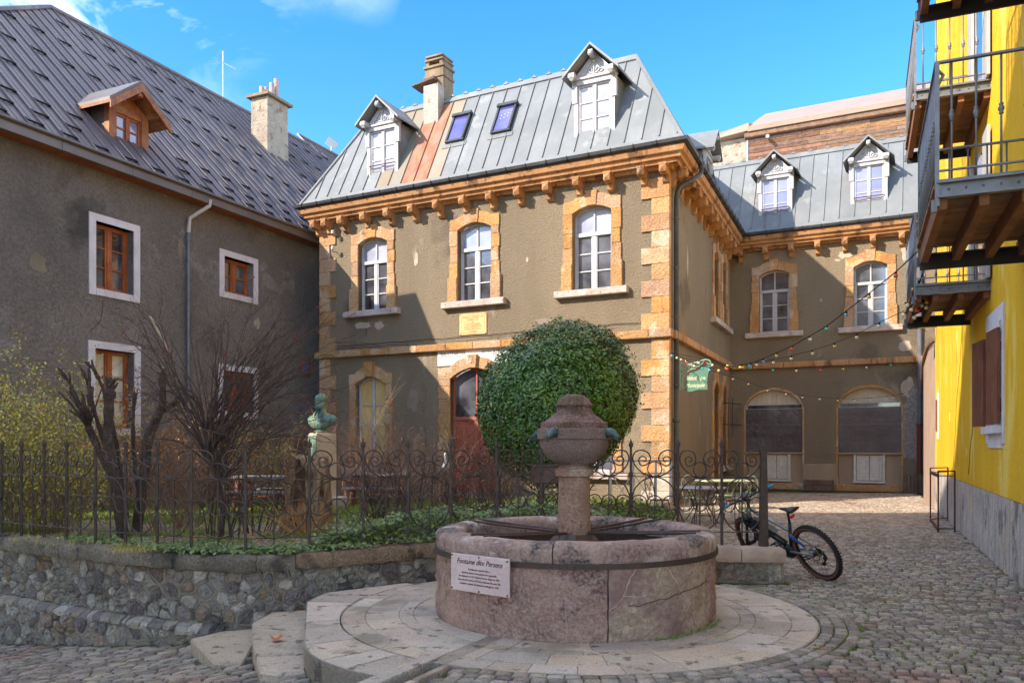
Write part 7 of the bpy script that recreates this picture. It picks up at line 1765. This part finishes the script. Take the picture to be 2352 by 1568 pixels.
# ------------------------------------------------------------------ garden furniture
def picnic(cx, cy, rz, lab):
    b = Vector((cx, cy, gar_z(cx, cy))); th = thing('picnic_table', lab, 'picnic table', b, 'picnic tables in the garden'); R = Matrix.Rotation(rz, 3, 'Z')
    W = lambda x, y, z: b + R @ Vector((x, y, z))
    for k in range(4): MB().box(W(0, -.27 + .18 * k, .74), 1.5, .165, .04, rz).build('table_board', 'bench_grey', th)
    for s in (-1, 1):
        for k in range(2): MB().box(W(0, s * (.60 + .13 * k), .44), 1.5, .12, .04, rz).build('seat_board', 'bench_grey', th)
        m = MB(); m.bar(W(s * .55, -.25, .72), W(s * .55, -.5, 0), .07, .05); m.bar(W(s * .55, .25, .72), W(s * .55, .5, 0), .07, .05); m.bar(W(s * .55, -.75, .40), W(s * .55, .75, .40), .05, .08); m.bar(W(s * .55, -.3, .70), W(s * .55, .3, .70), .05, .06); m.build('leg_frame', 'bench_red', th)
    MB().bar(W(-.55, 0, .32), W(.55, 0, .32), .18, .03).build('brace', 'bench_red', th)
picnic(-5.35, 17.6, math.radians(-6), 'weathered picnic table with red frame, left of the stump'); picnic(-3.1, 19.2, math.radians(-6), 'weathered picnic table with red frame, right of the pedestal')
# folding red chair-like object and white cloth by the twigs
rc = Vector((-1.35, 19.9, .2)); th = thing('folding_frame', 'small red folding frame left standing among the pale twigs', 'folding frame', rc)
m = MB()
for a, b in (((-.15, 0, 0), (.05, 0, .75)), ((.15, 0, 0), (-.05, 0, .75)), ((-.12, .25, 0), (.04, .1, .75)), ((-.1, 0, .35), (.1, 0, .35)), ((-.08, 0, .15), (.13, 0, .15))): m.bar(rc + Vector(a), rc + Vector(b), .03)
m.build('frame', 'red_plastic', th)
wc = Vector((-1.62, 19.6, 1.0)); th = thing('garden_ornament', 'small white garden ornament on a stick among the pale twigs', 'ornament', (wc.x, wc.y, .2))
m = MB(); m.tube([(wc.x, wc.y, .2), wc], .012, 5); m.build('stick', 'iron', th); m = MB(); m.lathe([(.01, 0), (.09, .05), (.10, .15), (.05, .25), (.03, .34), (.05, .40), (.01, .45)], wc, 10); m.build('body', 'white_plastic', th, smooth=True)
# brown notice board behind the basin
nb_ = Vector((.9, 11.6, .2)); th = thing('notice_board', 'dark brown wooden notice board on a post behind the fountain column', 'notice board', nb_)
m = MB(); m.box(at(1262, 1087, 11.6), .52, .04, .26); m.build('board', 'box_wood', th); m = MB(); m.bar(at(1247, 1187, 11.64), at(1247, 1075, 11.64), .04); m.bar(at(1300, 1187, 11.64), at(1300, 1075, 11.64), .04); m.build('post', 'iron', th)
MB().box(at(1262, 1071, 11.6), .56, .07, .02).build('cap', 'iron', th)
# blue-grey metal barrier by the quoin
bb = Vector((3.15, 19.6, 0)); th = thing('metal_barrier', 'pale grey metal hand barrier with crossed bars beside the library corner', 'barrier', bb)
m = MB(); 
for x in (-.75, -.2, .35, .72): m.bar(bb + Vector((x, 0, 0)), bb + Vector((x, 0, 1.25)), .05)
m.bar(bb + Vector((-.75, 0, 1.25)), bb + Vector((.72, 0, 1.25)), .05); m.bar(bb + Vector((-.75, 0, .95)), bb + Vector((.72, 0, .95)), .03)
for x in (-.75, -.2): m.bar(bb + Vector((x, 0, .1)), bb + Vector((x + .55, 0, .95)), .02); m.bar(bb + Vector((x + .55, 0, .1)), bb + Vector((x, 0, .95)), .02)
m.build('frame', 'pipe_grey', th)

# ------------------------------------------------------------------ cafe chairs and tables
def wire_chair(name, lab, loc, rz, mt, group):
    b = Vector(loc); th = thing(name, lab, 'chair', b, group); R = Matrix.Rotation(rz, 3, 'Z'); W = lambda x, y, z: b + R @ Vector((x, y, z))
    m = MB()
    n_ = 20; m.lathe([(.0, .455), (.20, .455), (.205, .465), (.20, .475), (.0, .478)], b, 20); m.build('seat', mt, th, smooth=30)
    for sx_ in (-1, 1):
        for sy in (-1, 1):
            MB().tube(cr([W(sx_ * .15, sy * .13, .455), W(sx_ * .17, sy * .16, .3), W(sx_ * .20, sy * .21, .0)], 4), .010, 5).build('leg', mt, th)
    m = MB(); m.tube([W(.14 * math.cos(6.283 * i / 16), .14 * math.sin(6.283 * i / 16), .22) for i in range(16)], .007, 4, closed=True); m.build('leg_ring', mt, th)
    m = MB(); m.tube(cr([W(-.18, .18, .45), W(-.21, .22, .65), W(-.20, .25, .82), W(-.12, .27, .93), W(0, .275, .965), W(.12, .27, .93), W(.20, .25, .82), W(.21, .22, .65), W(.18, .18, .45)], 5), .011, 5)
    m.build('back_frame', mt, th)
    m = MB()
    for s in (-1, 1):
        m.tube(cr([W(s * .14, .18, .46), W(s * .02, .23, .66), W(s * .10, .255, .82), W(s * .15, .265, .86), W(s * .16, .26, .80), W(s * .11, .255, .78), W(s * .10, .255, .82)], 4), .007, 4)
        m.tube(cr([W(0, .20, .52), W(s * .06, .21, .55), W(s * .08, .21, .60), W(s * .04, .22, .62), W(s * .02, .22, .585)], 4), .006, 4)
    m.build('back_scrolls', mt, th); return th
g1 = 'pale green wire chairs on the terrace'; g2 = 'dark wire chairs on the terrace'
wire_chair('wire_chair', 'pale green wire chair right of the round table, scrolled back to the shopfronts', (5.05, 17.6, 0), math.radians(-50), 'mint_metal', g1)
wire_chair('wire_chair', 'pale green wire chair behind the round table near the downpipe', (4.05, 17.9, 0), math.radians(8), 'mint_metal', g1)
wire_chair('wire_chair', 'dark wire chair in front of the round table, back to the fence', (3.88, 16.2, 0), math.radians(172), 'iron', g2)
wire_chair('wire_chair', 'dark wire chair left of the round table, beside the bed kerb', (3.15, 17.2, 0), math.radians(105), 'iron', g2)
def table(lab, c, r, mt, mt2, sq=None):
    b = Vector(c); th = thing('cafe_table', lab, 'table', b)
    m = MB()
    if sq: m.box(b + Vector((0, 0, .74)), sq[0], sq[1], .03, sq[2])
    else: m.lathe([(.0, .725), (r, .725), (r + .008, .735), (r, .75), (0, .752)], b, 36)
    m.build('table_top', mt, th)
    for k in range(4):
        a = math.pi / 4 + k * math.pi / 2 + (sq[2] if sq else 0); rr = r * .75; e = Vector((math.cos(a), math.sin(a), 0))
        MB().tube(cr([b + e * rr + Vector((0, 0, .73)), b + e * rr * .55 + Vector((0, 0, .45)), b + e * rr * .5 + Vector((0, 0, .3)), b + e * rr * 1.05], 4), .012, 5).build('leg', mt2, th)
    m = MB(); m.tube([b + Vector((r * .42 * math.cos(6.283 * i / 20), r * .42 * math.sin(6.283 * i / 20), .38)) for i in range(20)], .008, 4, closed=True)
    for k in range(10 if not sq else 0): a = 6.283 * k / 10; m.tube([b + Vector((r * .95 * math.cos(a + t * .12), r * .95 * math.sin(a + t * .12), .72 - .06 * math.sin(math.pi * t / 5))) for t in range(6)], .005, 3)
    m.build('stretcher_ring', mt2, th)
table('round grey metal table with scrolled rim on the cobbled terrace', (4.0, 17.0, 0), .52, 'grey_top', 'iron')
table('long pale green folding table against the library side wall', (5.35, 20.3, 0), .5, 'mint_metal', 'mint_metal', (1.25, .7, math.radians(10)))
wire_chair('wire_chair', 'dark wire chair half hidden beside the pale green chair', (4.75, 17.0, 0), math.radians(200), 'iron', g2)

# ------------------------------------------------------------------ planters at the rear wing
def plank_box(nm, lab, u0, u1, z1, o0, o1, vertical, mt, n_):
    th = thing(nm, lab, 'planter', BK.p((u0 + u1) / 2, o1, 0))
    if vertical:
        for k in range(n_): a = u0 + (u1 - u0) * k / n_; MB().cbox(BK, a + .006, a + (u1 - u0) / n_ - .006, 0, z1 * ru(.88, 1.04), o1 - .04, o1 + ru(0, .02), .006).build('plank', mt, th)
        MB().fbox(BK, u0 + .02, u1 - .02, 0, z1 * .8, o0, o1 - .045).build('soil_box', 'soil', th)
    else:
        for k in range(n_): z = z1 * k / n_; MB().cbox(BK, u0, u1, z + .006, z + z1 / n_ - .006, o1 - .04, o1 + ru(0, .01), .006).build('plank', mt, th); [MB().cbox(BK, a, b, z + .006, z + z1 / n_ - .006, o0, o1 - .045, .0).build('plank', mt, th) for a, b in ((u0, u0 + .04), (u1 - .04, u1))]
        MB().fbox(BK, u0 + .045, u1 - .045, 0, z1 * .85, o0, o1 - .045).build('soil_box', 'soil', th)
    return th
plank_box('wooden_planter', 'low dark wooden planter box between the two boarded shopfronts', 2.68, 3.64, .40, .14, .50, False, 'box_wood', 2)
plank_box('pallet_planter', 'weathered upright plank planter at the foot of the rear downpipe', 5.88, 6.75, .66, .2, .62, True, 'pallet_wood', 8)
MB().cbox(BK, 2.60, 3.745, 0, .95, 0, .05, .01).build('pier_plinth', 'shop_plaster', LIB)

# ------------------------------------------------------------------ open metal rack by the yellow wall
rk = gp(2165, 1195); RK = thing('metal_rack', 'rusty open frame rack of thin square tube beside the yellow wall', 'rack', rk)
P = {}
q = {'a': gp(2137, 1199), 'b': gp(2155, 1222), 'c': gp(2193, 1222), 'd': gp(2177, 1196)}
for k, p in q.items(): m = MB(); m.bar(p, p + Vector((0, 0, 1.15)), .022); m.build('leg', 'rust_iron', RK)
for z, w in ((1.15, .022), (1.06, .018), (.07, .02)):
    for a, b in (('b', 'c'), ('a', 'd')): MB().bar(q[a] + Vector((0, 0, z)), q[b] + Vector((0, 0, z)), w).build('rail', 'rust_iron', RK)
MB().bar(q['a'] + Vector((0, 0, .07)), q['b'] + Vector((0, 0, .07)), .03, .05).build('rail', 'rust_iron', RK); MB().bar(q['a'] + Vector((0, 0, 1.06)), q['b'] + Vector((0, 0, 1.06)), .03, .06).build('rail', 'rust_iron', RK)

# ------------------------------------------------------------------ mountain bike leaning on the fence end post
BKE = thing('mountain_bike', 'grey electric mountain bike with blue grips leaning against the fence end post', 'bicycle', (3.75, 9.8, 0))
rear = Vector((3.82, 9.80, 0)); hdg = Vector((-.40, .917, 0)).normalized(); lean = math.radians(24)
lat = Vector((hdg.y, -hdg.x, 0))                      # to the right of travel
upv_ = (Vector((0, 0, 1)) * math.cos(lean) - lat * math.sin(lean)); latv = lat * math.cos(lean) + Vector((0, 0, 1)) * math.sin(lean)
Bp = lambda x, y, z: rear + hdg * x + latv * y + upv_ * z      # x forward, y right, z up along the bike
RW_ = .368; WB = 1.17
def wheel(cx, steer, nm):
    c = Bp(cx, 0, RW_); f = hdg; s_ = latv
    if steer: Rm = Matrix.Rotation(steer, 3, upv_); f = Rm @ hdg; s_ = Rm @ latv
    u_ = upv_; pt = lambda r, a, y=0: c + f * (r * math.cos(a)) + u_ * (r * math.sin(a)) + s_ * y
    hub = MB(); hub.tube([c - s_ * .055, c + s_ * .055], .028, 10); w = hub.build(nm, 'bike_black', BKE)
    n_ = 56; m = MB()
    tr = .030; V = []
    for i in range(n_):
        a = 2 * math.pi * i / n_
        for k in range(8): b = 2 * math.pi * k / 8; V.append(pt(RW_ - tr + tr * math.cos(b), a, tr * math.sin(b)))
    m.add(V, [(i * 8 + k, i * 8 + (k + 1) % 8, ((i + 1) % n_) * 8 + (k + 1) % 8, ((i + 1) % n_) * 8 + k) for i in range(n_) for k in range(8)])
    for i in range(64):
        a = 2 * math.pi * i / 64
        for y in (-.022, 0, .022) if i % 2 else (-.012, .012):
            p = pt(RW_ + .001 - abs(y) * .30, a, y); o_ = (p - c).normalized(); t_ = s_.cross(o_).normalized() * .008; q_ = s_ * .007
            m.hexa([p - t_ - q_, p + t_ - q_, p + t_ + q_, p - t_ + q_] + [v + o_ * .006 for v in (p - t_ - q_, p + t_ - q_, p + t_ + q_, p - t_ + q_)])
    m.build('tyre', 'tyre', w)
    for y in (-1, 1):
        m = MB(); V = []
        for i in range(n_):
            a = 2 * math.pi * i / n_; V += [pt(.313, a, y * .017), pt(.342, a, y * .0305), pt(.336, a, y * .034), pt(.310, a, y * .021)]
        m.add(V, [(i * 4 + k, i * 4 + (k + 1) % 4, ((i + 1) % n_) * 4 + (k + 1) % 4, ((i + 1) % n_) * 4 + k) for i in range(n_) for k in range(4)]); m.build('tan_sidewall', 'tan_rubber', w)
    m = MB(); V = []
    for i in range(n_):
        a = 2 * math.pi * i / n_; V += [pt(.315, a, -.014), pt(.315, a, .014), pt(.295, a, .010), pt(.295, a, -.010)]
    m.add(V, [(i * 4 + k, i * 4 + (k + 1) % 4, ((i + 1) % n_) * 4 + (k + 1) % 4, ((i + 1) % n_) * 4 + k) for i in range(n_) for k in range(4)]); m.build('rim', 'bike_black', w)
    m = MB()
    for i in range(28): a = 2 * math.pi * i / 28; m.tube([pt(.026, a + (.6 if i % 2 else -.6), .025 * (1 if i % 4 < 2 else -1)), pt(.298, a, 0)], .0014, 3)
    m.build('spokes', 'bike_black', w)
    m = MB(); nd = 24; V = []
    for i in range(nd): a = 2 * math.pi * i / nd; V += [pt(.09, a, -.04), pt(.072, a, -.04), pt(.072, a, -.037), pt(.09, a, -.037)]
    m.add(V, [(i * 4 + k, i * 4 + (k + 1) % 4, ((i + 1) % nd) * 4 + (k + 1) % 4, ((i + 1) % nd) * 4 + k) for i in range(nd) for k in range(4)])
    for i in range(5): a = 6.283 * i / 5; m.tube([pt(.02, a, -.038), pt(.075, a + .3, -.038)], .004, 4)
    m.build('brake_disc', 'chrome', w); return c, f, s_
wheel(0, 0, 'wheel'); fc, ff_, fs = wheel(WB, -.25, 'wheel')
BBx, BBz = .44, .335; HT0 = (1.03, .72); HT1 = (.97, .90); ST1 = (.29, .74)
def tb(a, b, r, mt, nm, y0=0, y1=0, n=8, r2=None): m = MB(); m.tube([Bp(a[0], y0, a[1]), Bp(b[0], y1, b[1])], [r, r2 or r], n); return m.build(nm, mt, BKE, smooth=True)
tb((BBx + .06, BBz + .10), (HT0[0] - .02, HT0[1] + .01), .045, 'bike_dark', 'down_tube', r2=.036)
m = MB(); m.hexa([Bp(BBx + .14, -.04, BBz + .26), Bp(BBx + .30, -.04, BBz + .16), Bp(BBx + .30, .04, BBz + .16), Bp(BBx + .14, .04, BBz + .26), Bp(HT0[0] - .14, -.035, HT0[1] + .04), Bp(HT0[0] - .06, -.035, HT0[1] - .06), Bp(HT0[0] - .06, .035, HT0[1] - .06), Bp(HT0[0] - .14, .035, HT0[1] + .04)]); m.build('battery_cover', 'bike_dark', BKE)
tb((ST1[0] + .03, ST1[1] - .12), (HT1[0] - .03, HT1[1] - .02), .022, 'bike_silver', 'top_tube', r2=.026)
tb((BBx, BBz), ST1, .022, 'bike_dark', 'seat_tube'); tb(HT0, HT1, .030, 'bike_silver', 'head_tube')
m = MB(); m.bar(Bp(BBx + .2, .041, BBz + .30), Bp(HT0[0] - .12, .038, HT0[1] + .0), .004, .012); m.build('gold_stripe', 'gold', BKE)
for y in (-.06, .06):
    tb((BBx - .02, BBz + .02), (0, RW_), .014, 'bike_silver', 'chain_stay', y * .7, y); tb((ST1[0] + .03, ST1[1] - .14), (0, RW_), .011, 'bike_silver', 'seat_stay', y * .4, y)
m = MB(); m.ball(Bp(BBx + .02, 0, BBz), .11, .07, .095, n=12, m=8, M=Matrix((hdg, latv, upv_)).transposed()); m.build('motor', 'bike_black', BKE, smooth=True)
m = MB()
for i in range(2): m.tube([Bp(BBx, .065 + .005 * i, BBz), Bp(BBx, .075 + .005 * i, BBz)], .085 - .02 * i, 20)
m.build('chainring', 'bike_black', BKE)
for s_, dz_ in ((1, -1), (-1, 1)):
    m = MB(); m.bar(Bp(BBx, s_ * .085, BBz), Bp(BBx + .06 * dz_, s_ * .095, BBz + .16 * dz_), .018, .025); cr_ = m.build('crank', 'bike_black', BKE)
    m = MB(); c_ = Bp(BBx + .06 * dz_, s_ * .15, BBz + .16 * dz_)
    for a, b in (((-.05, -.045), (.05, -.045)), ((-.05, .045), (.05, .045)), ((-.05, -.045), (-.05, .045)), ((.05, -.045), (.05, .045)), ((-.05, 0), (.05, 0))): m.bar(c_ + hdg * a[0] + latv * a[1], c_ + hdg * b[0] + latv * b[1], .014)
    m.build('pedal', 'bike_black', cr_)
m = MB(); [m.tube([Bp(0, .035 + .005 * k, RW_), Bp(0, .039 + .005 * k, RW_)], .062 - .006 * k, 16) for k in range(6)]; m.build('cassette', 'chrome', BKE)
m = MB(); m.tube([Bp(0, .075, RW_ - .02), Bp(-.03, .09, RW_ - .10), Bp(.03, .085, RW_ - .19)], [.02, .018, .012], 6); m.tube([Bp(.03, .07, RW_ - .19), Bp(.03, .09, RW_ - .19)], .028, 8); m.tube([Bp(-.02, .07, RW_ - .11), Bp(-.02, .09, RW_ - .11)], .028, 8); m.build('derailleur', 'bike_black', BKE)
m = MB(); m.tube([Bp(0, .055, RW_ + .055), Bp(BBx, .07, BBz + .08)], .004, 4); m.tube([Bp(.03, .08, RW_ - .215), Bp(BBx, .07, BBz - .08)], .004, 4); m.build('chain', 'bike_black', BKE)
# fork, bars
SA = (Vector((HT1[0], 0, HT1[1])) - Vector((HT0[0], 0, HT0[1]))).normalized()
for y in (-.065, .065):
    m = MB(); m.tube([fc + fs * y, Bp(1.05, y, .66)], [.022, .02], 8); m.tube([Bp(1.05, y, .64), Bp(1.03, y, .72)], .016, 8); m.build('fork_leg', 'bike_black', BKE, smooth=True)
m = MB(); m.tube([Bp(1.035, -.085, .70), Bp(1.035, .085, .70)], .028, 8); m.build('fork_crown', 'bike_dark', BKE)
tb(HT1, (.94, .99), .020, 'bike_black', 'steerer'); st_ = Bp(.93, 0, 1.01); Rm = Matrix.Rotation(-.25, 3, upv_)
hb = lambda x, y, z: st_ + (Rm @ hdg) * x + (Rm @ latv) * y + upv_ * z
m = MB(); m.bar(st_, hb(.05, 0, .02), .045, .045); m.tube(cr([hb(-.03, -.36, .05), hb(.03, -.2, .035), hb(.05, 0, .02), hb(.03, .2, .035), hb(-.03, .36, .05)], 4), .014, 6); m.build('handlebar', 'bike_black', BKE)
for s_ in (-1, 1):
    a_, b_ = hb(-.005, s_ * .27, .047), hb(-.035, s_ * .385, .052); MB().tube([a_, b_], .0185, 8).build('grip', 'teal_grip', BKE)
    m = MB(); m.tube([hb(.03, s_ * .20, .03), hb(.10, s_ * .22, .0), hb(.085, s_ * .31, -.02)], .006, 5); m.build('brake_lever', 'chrome', BKE)
    m = MB(); m.tube(cr([hb(.05, s_ * .2, .02), hb(.13, s_ * .1, .05), hb(.10, s_ * .02, -.08), Bp(1.05, s_ * .03, .70)], 4), .004, 4); m.build('brake_cable', 'bike_black', BKE)
m = MB(); m.bar(hb(.04, -.05, .05), hb(.10, .05, .055), .07, .02); m.build('display', 'bike_black', BKE)
tb(ST1, (.25, .92), .0155, 'bike_black', 'seat_post')
m = MB(); V = []; nn = 14
sec = [(-.13, .075, .02), (-.10, .085, .03), (-.04, .065, .028), (.02, .035, .022), (.09, .022, .018), (.14, .012, .01)]
for x, w, t in sec:
    for k in range(nn): a = 2 * math.pi * k / nn; V.append(Bp(.24 + x, w * math.cos(a), .935 + t * math.sin(a) + .008 * (x < -.1)))
m.add(V, [(i * nn + k, i * nn + (k + 1) % nn, (i + 1) * nn + (k + 1) % nn, (i + 1) * nn + k) for i in range(len(sec) - 1) for k in range(nn)] + [tuple(range(nn))[::-1], tuple(range((len(sec) - 1) * nn, len(sec) * nn))]); m.build('saddle', 'bike_black', BKE, smooth=True)
m = MB(); m.bar(Bp(.20, -.03, .84), Bp(.20, .03, .85), .02, .035); m.build('tail_light', 'red_plastic', BKE)
m = MB(); P = [Bp(.0 + (RW_ + .05) * math.cos(R_(a)), .0, RW_ + (RW_ + .05) * math.sin(R_(a))) for a in (60, 50, 40, 30)]
m.bar(Bp(.27, -.09, .62), Bp(.06, -.09, .50), .02, .025); m.build('blue_stay', 'blue_plastic', BKE)
m = MB(); m.bar(Bp(HT0[0] - .02, -.05, .72), Bp(HT0[0] + .08, .02, .78), .09, .06); m.build('frame_bag', 'bike_black', BKE)

# ------------------------------------------------------------------ hanging library sign
sg0 = SD.p(.42, .20, 3.3); SG = thing('hanging_sign', 'green enamel sign on scrolled iron bracket, cream script, at the library corner', 'sign', SD.p(.42, .1, 3.2))
SF = Fr((sg0.x, sg0.y), (.93, -.37))      # the sign hangs out from the side wall, facing the square
crop = lambda x, y: ((x - 130) / 1327 * 110 / 1.0884 / FPX * 20.8 / .95, 4.18 - (y - 50) / 1327 * 110 / 1.0884 / FPX * 20.9)
poly = [crop(*p) for p in ((430, 800), (520, 795), (620, 760), (760, 690), (880, 625), (980, 590), (1035, 610), (1030, 660), (985, 740), (955, 860), (935, 1000), (925, 1150), (960, 1310), (900, 1330), (760, 1325), (620, 1335), (480, 1375), (360, 1385), (300, 1345), (280, 1290), (310, 1250), (295, 1180), (310, 1000), (340, 900), (400, 880), (430, 830))]
MB().prism(poly, SF, -.012, .0).build('sign_plate', 'sign_green', SG)
g = lambda x, y, o=-.006: SF.p(*[crop(x, y)[0], o, crop(x, y)[1]])
for nm, P, r in (('bracket_arm', [(145, 400), (190, 490), (260, 530), (420, 540), (620, 490), (850, 420), (980, 440), (1030, 520), (1000, 560)], .014), ('scroll', [(420, 545), (520, 580), (620, 625), (700, 600), (700, 530), (650, 520), (635, 570)], .009), ('scroll', [(850, 440), (780, 540), (700, 600)], .008), ('scroll', [(400, 560), (340, 620), (310, 720), (230, 800), (120, 800), (75, 720), (100, 620), (160, 600), (190, 660), (140, 700)], .009), ('scroll', [(400, 570), (490, 590), (490, 670), (430, 690), (405, 640), (430, 610)], .008), ('scroll', [(600, 680), (480, 700), (350, 780), (250, 910), (215, 1100), (210, 1250), (150, 1330)], .010), ('scroll', [(155, 820), (230, 850), (230, 940), (160, 990), (110, 940), (160, 870)], .008), ('scroll', [(130, 1080), (190, 1180), (210, 1260), (270, 1290)], .008), ('scroll', [(300, 700), (260, 640), (200, 680), (230, 730), (250, 690)], .007), ('hanger', [(1000, 540), (940, 560), (925, 500), (960, 480)], .008)):
    MB().tube(cr([g(*p) for p in P], 5), r * 1.25, 5).build(nm, 'sign_iron_green', SG)
MB().bar(g(150, 400), g(150, 1330), .03).build('wall_bar', 'sign_iron_green', SG)
a_ = crop(330, 1050); wtext(SF, 'Bibliothèque', .15, 'cream_letter', a_[0] - .01, .002, a_[1] + .02, SG, shear=.3, align='LEFT', sx=.66)
a_ = crop(325, 1270); wtext(SF, 'Municipale', .15, 'cream_letter', a_[0] - .01, .002, a_[1] + .02, SG, shear=.3, align='LEFT', sx=.76)
MB().ball(g(930, 1255, .0), .022, n=8, m=5).build('red_rose', 'red_plastic', SG)

# ------------------------------------------------------------------ festoon lights
def bulb_mesh(mt):
    m = MB(); m.ball((0, 0, -.055), .032, n=10, m=7); return m.mesh('bulb', mt, smooth=True)
BM = {k: bulb_mesh('bulb_' + k) for k in ('red', 'yellow', 'cream', 'green', 'blue', 'clear')}
_m = MB(); _m.lathe([(.012, .012), (.019, .0), (.019, -.03), (.012, -.034)], (0, 0, 0), 8); SOCK = _m.mesh('socket', 'cable')
def festoon(lab, P, d0, d1, cols, r=.006, scale=1.0, ends=None):
    x0, x1 = P[0][0], P[-1][0]; A0 = at(P[0][0], P[0][1], d0); A1 = at(P[-1][0], P[-1][1], d1)
    pts = []
    for x, y in P:
        a = (x - CXP) / FPX; dx, dy = A1.x - A0.x, A1.y - A0.y
        t = (a * A0.y - A0.x) / (dx - a * dy) if abs(dx - a * dy) > 1e-6 else 0; d = A0.y + dy * min(max(t, -.05), 1.05); pts.append(at(x, y, d))
    th = thing('string_lights', lab, 'string lights', pts[0])
    MB().tube(cr(pts, 4), r, 5).build('cable', 'cable', th)
    for p, c in zip(pts[1:-1] if not ends else pts, cols):
        if c is None: continue
        s_ = put(SOCK, 'socket', p + Vector((0, 0, -.008)), th, scale=(scale,) * 3, rot=(ru(-.25, .25), ru(-.25, .25), 0)); put(BM[c], 'bulb', p + Vector((0, 0, -.008)), th, scale=(scale,) * 3, rot=tuple(s_.rotation_euler))
cv = lambda L_: [(1470 + x * .4103, 514.5 + y * .4103) for x, y in L_]
festoon('thick festoon cable with coloured bulbs rising steeply to the near balcony', cv([(165, 718), (180, 724), (228, 744), (262, 762), (303, 780), (347, 792), (392, 802), (440, 804), (485, 795), (525, 797), (570, 786), (620, 778), (690, 752), (768, 718), (853, 680), (947, 627), (1047, 568), (1155, 486), (1285, 385), (1430, 268), (1580, 130), (1620, 105)]), 20.9, 11.2,
        ['blue', 'yellow', 'red', 'cream', 'green', 'blue', 'yellow', 'red', None, 'yellow', 'blue', 'blue', 'yellow', 'red', 'cream', 'green', 'blue', 'yellow', 'red', 'cream'], .009, 1.0)
festoon('thin festoon cable with mostly cream bulbs running to the bulb cluster', cv([(165, 716), (205, 735), (260, 752), (330, 762), (405, 775), (490, 778), (560, 785), (653, 772), (745, 758), (848, 736), (963, 706), (1088, 665), (1212, 615), (1340, 550), (1480, 485)]), 20.9, 12.6,
        ['cream', 'cream', 'cream', 'cream', 'yellow', 'yellow', 'cream', 'cream', 'cream', 'cream', 'yellow', 'cream', 'cream'], .006, .95)
festoon('festoon cable with coloured bulbs following the string course to the rear downpipe', cv([(170, 718), (362, 758), (480, 790), (620, 790), (745, 803), (875, 806), (1008, 805), (1135, 798), (1270, 790), (1403, 776), (1537, 752), (1565, 748)]), 20.9, 28.6,
        ['red', 'yellow', 'green', 'green', 'cream', 'red', 'yellow', 'clear', 'green', 'cream'], .007, 1.2)
festoon('low festoon cable with small warm bulbs hanging across the two arches', cv([(400, 820), (517, 855), (605, 884), (712, 920), (812, 940), (910, 958), (1007, 968), (1105, 976), (1198, 977), (1290, 972), (1380, 963), (1415, 960), (1473, 948), (1497, 948), (1557, 928), (1583, 923), (1600, 915)]), 22.5, 28.4,
        ['cream'] * 15, .006, 1.0)
# bulbs bunched on the corner of the farther balcony
cc = at(2105, 700, 12.55); th = thing('bulb_cluster', 'tangled bunch of festoon bulbs hanging at the corner of the farther lower balcony', 'string lights', cc)
P = [at(2135, 558, 11.9), at(2128, 600, 12.0), at(2112, 650, 12.3), at(2108, 672, 12.4), at(2118, 690, 12.5), at(2095, 700, 12.5), at(2088, 712, 12.5), at(2105, 720, 12.5), at(2122, 705, 12.5), at(2110, 690, 12.5)]
MB().tube(cr(P, 5), .011, 5).build('cable', 'cable', th)
for (x, y), c in zip(((2131, 565), (2127, 603), (2111, 652), (2102, 665), (2112, 684), (2096, 695), (2121, 698), (2080, 703), (2110, 705), (2126, 707), (2078, 726), (2096, 730), (2092, 712), (2110, 716), (2136, 566)), ('green', 'cream', 'green', 'cream', 'blue', 'cream', 'yellow', 'cream', 'clear', 'cream', 'cream', 'cream', 'cream', 'red', 'green')):
    p = at(x, y, 12.5); p.z += .05; e_ = (ru(-.9, .9), ru(-.9, .9), 0); put(SOCK, 'socket', p, th, rot=e_); put(BM[c], 'bulb', p, th, rot=e_)
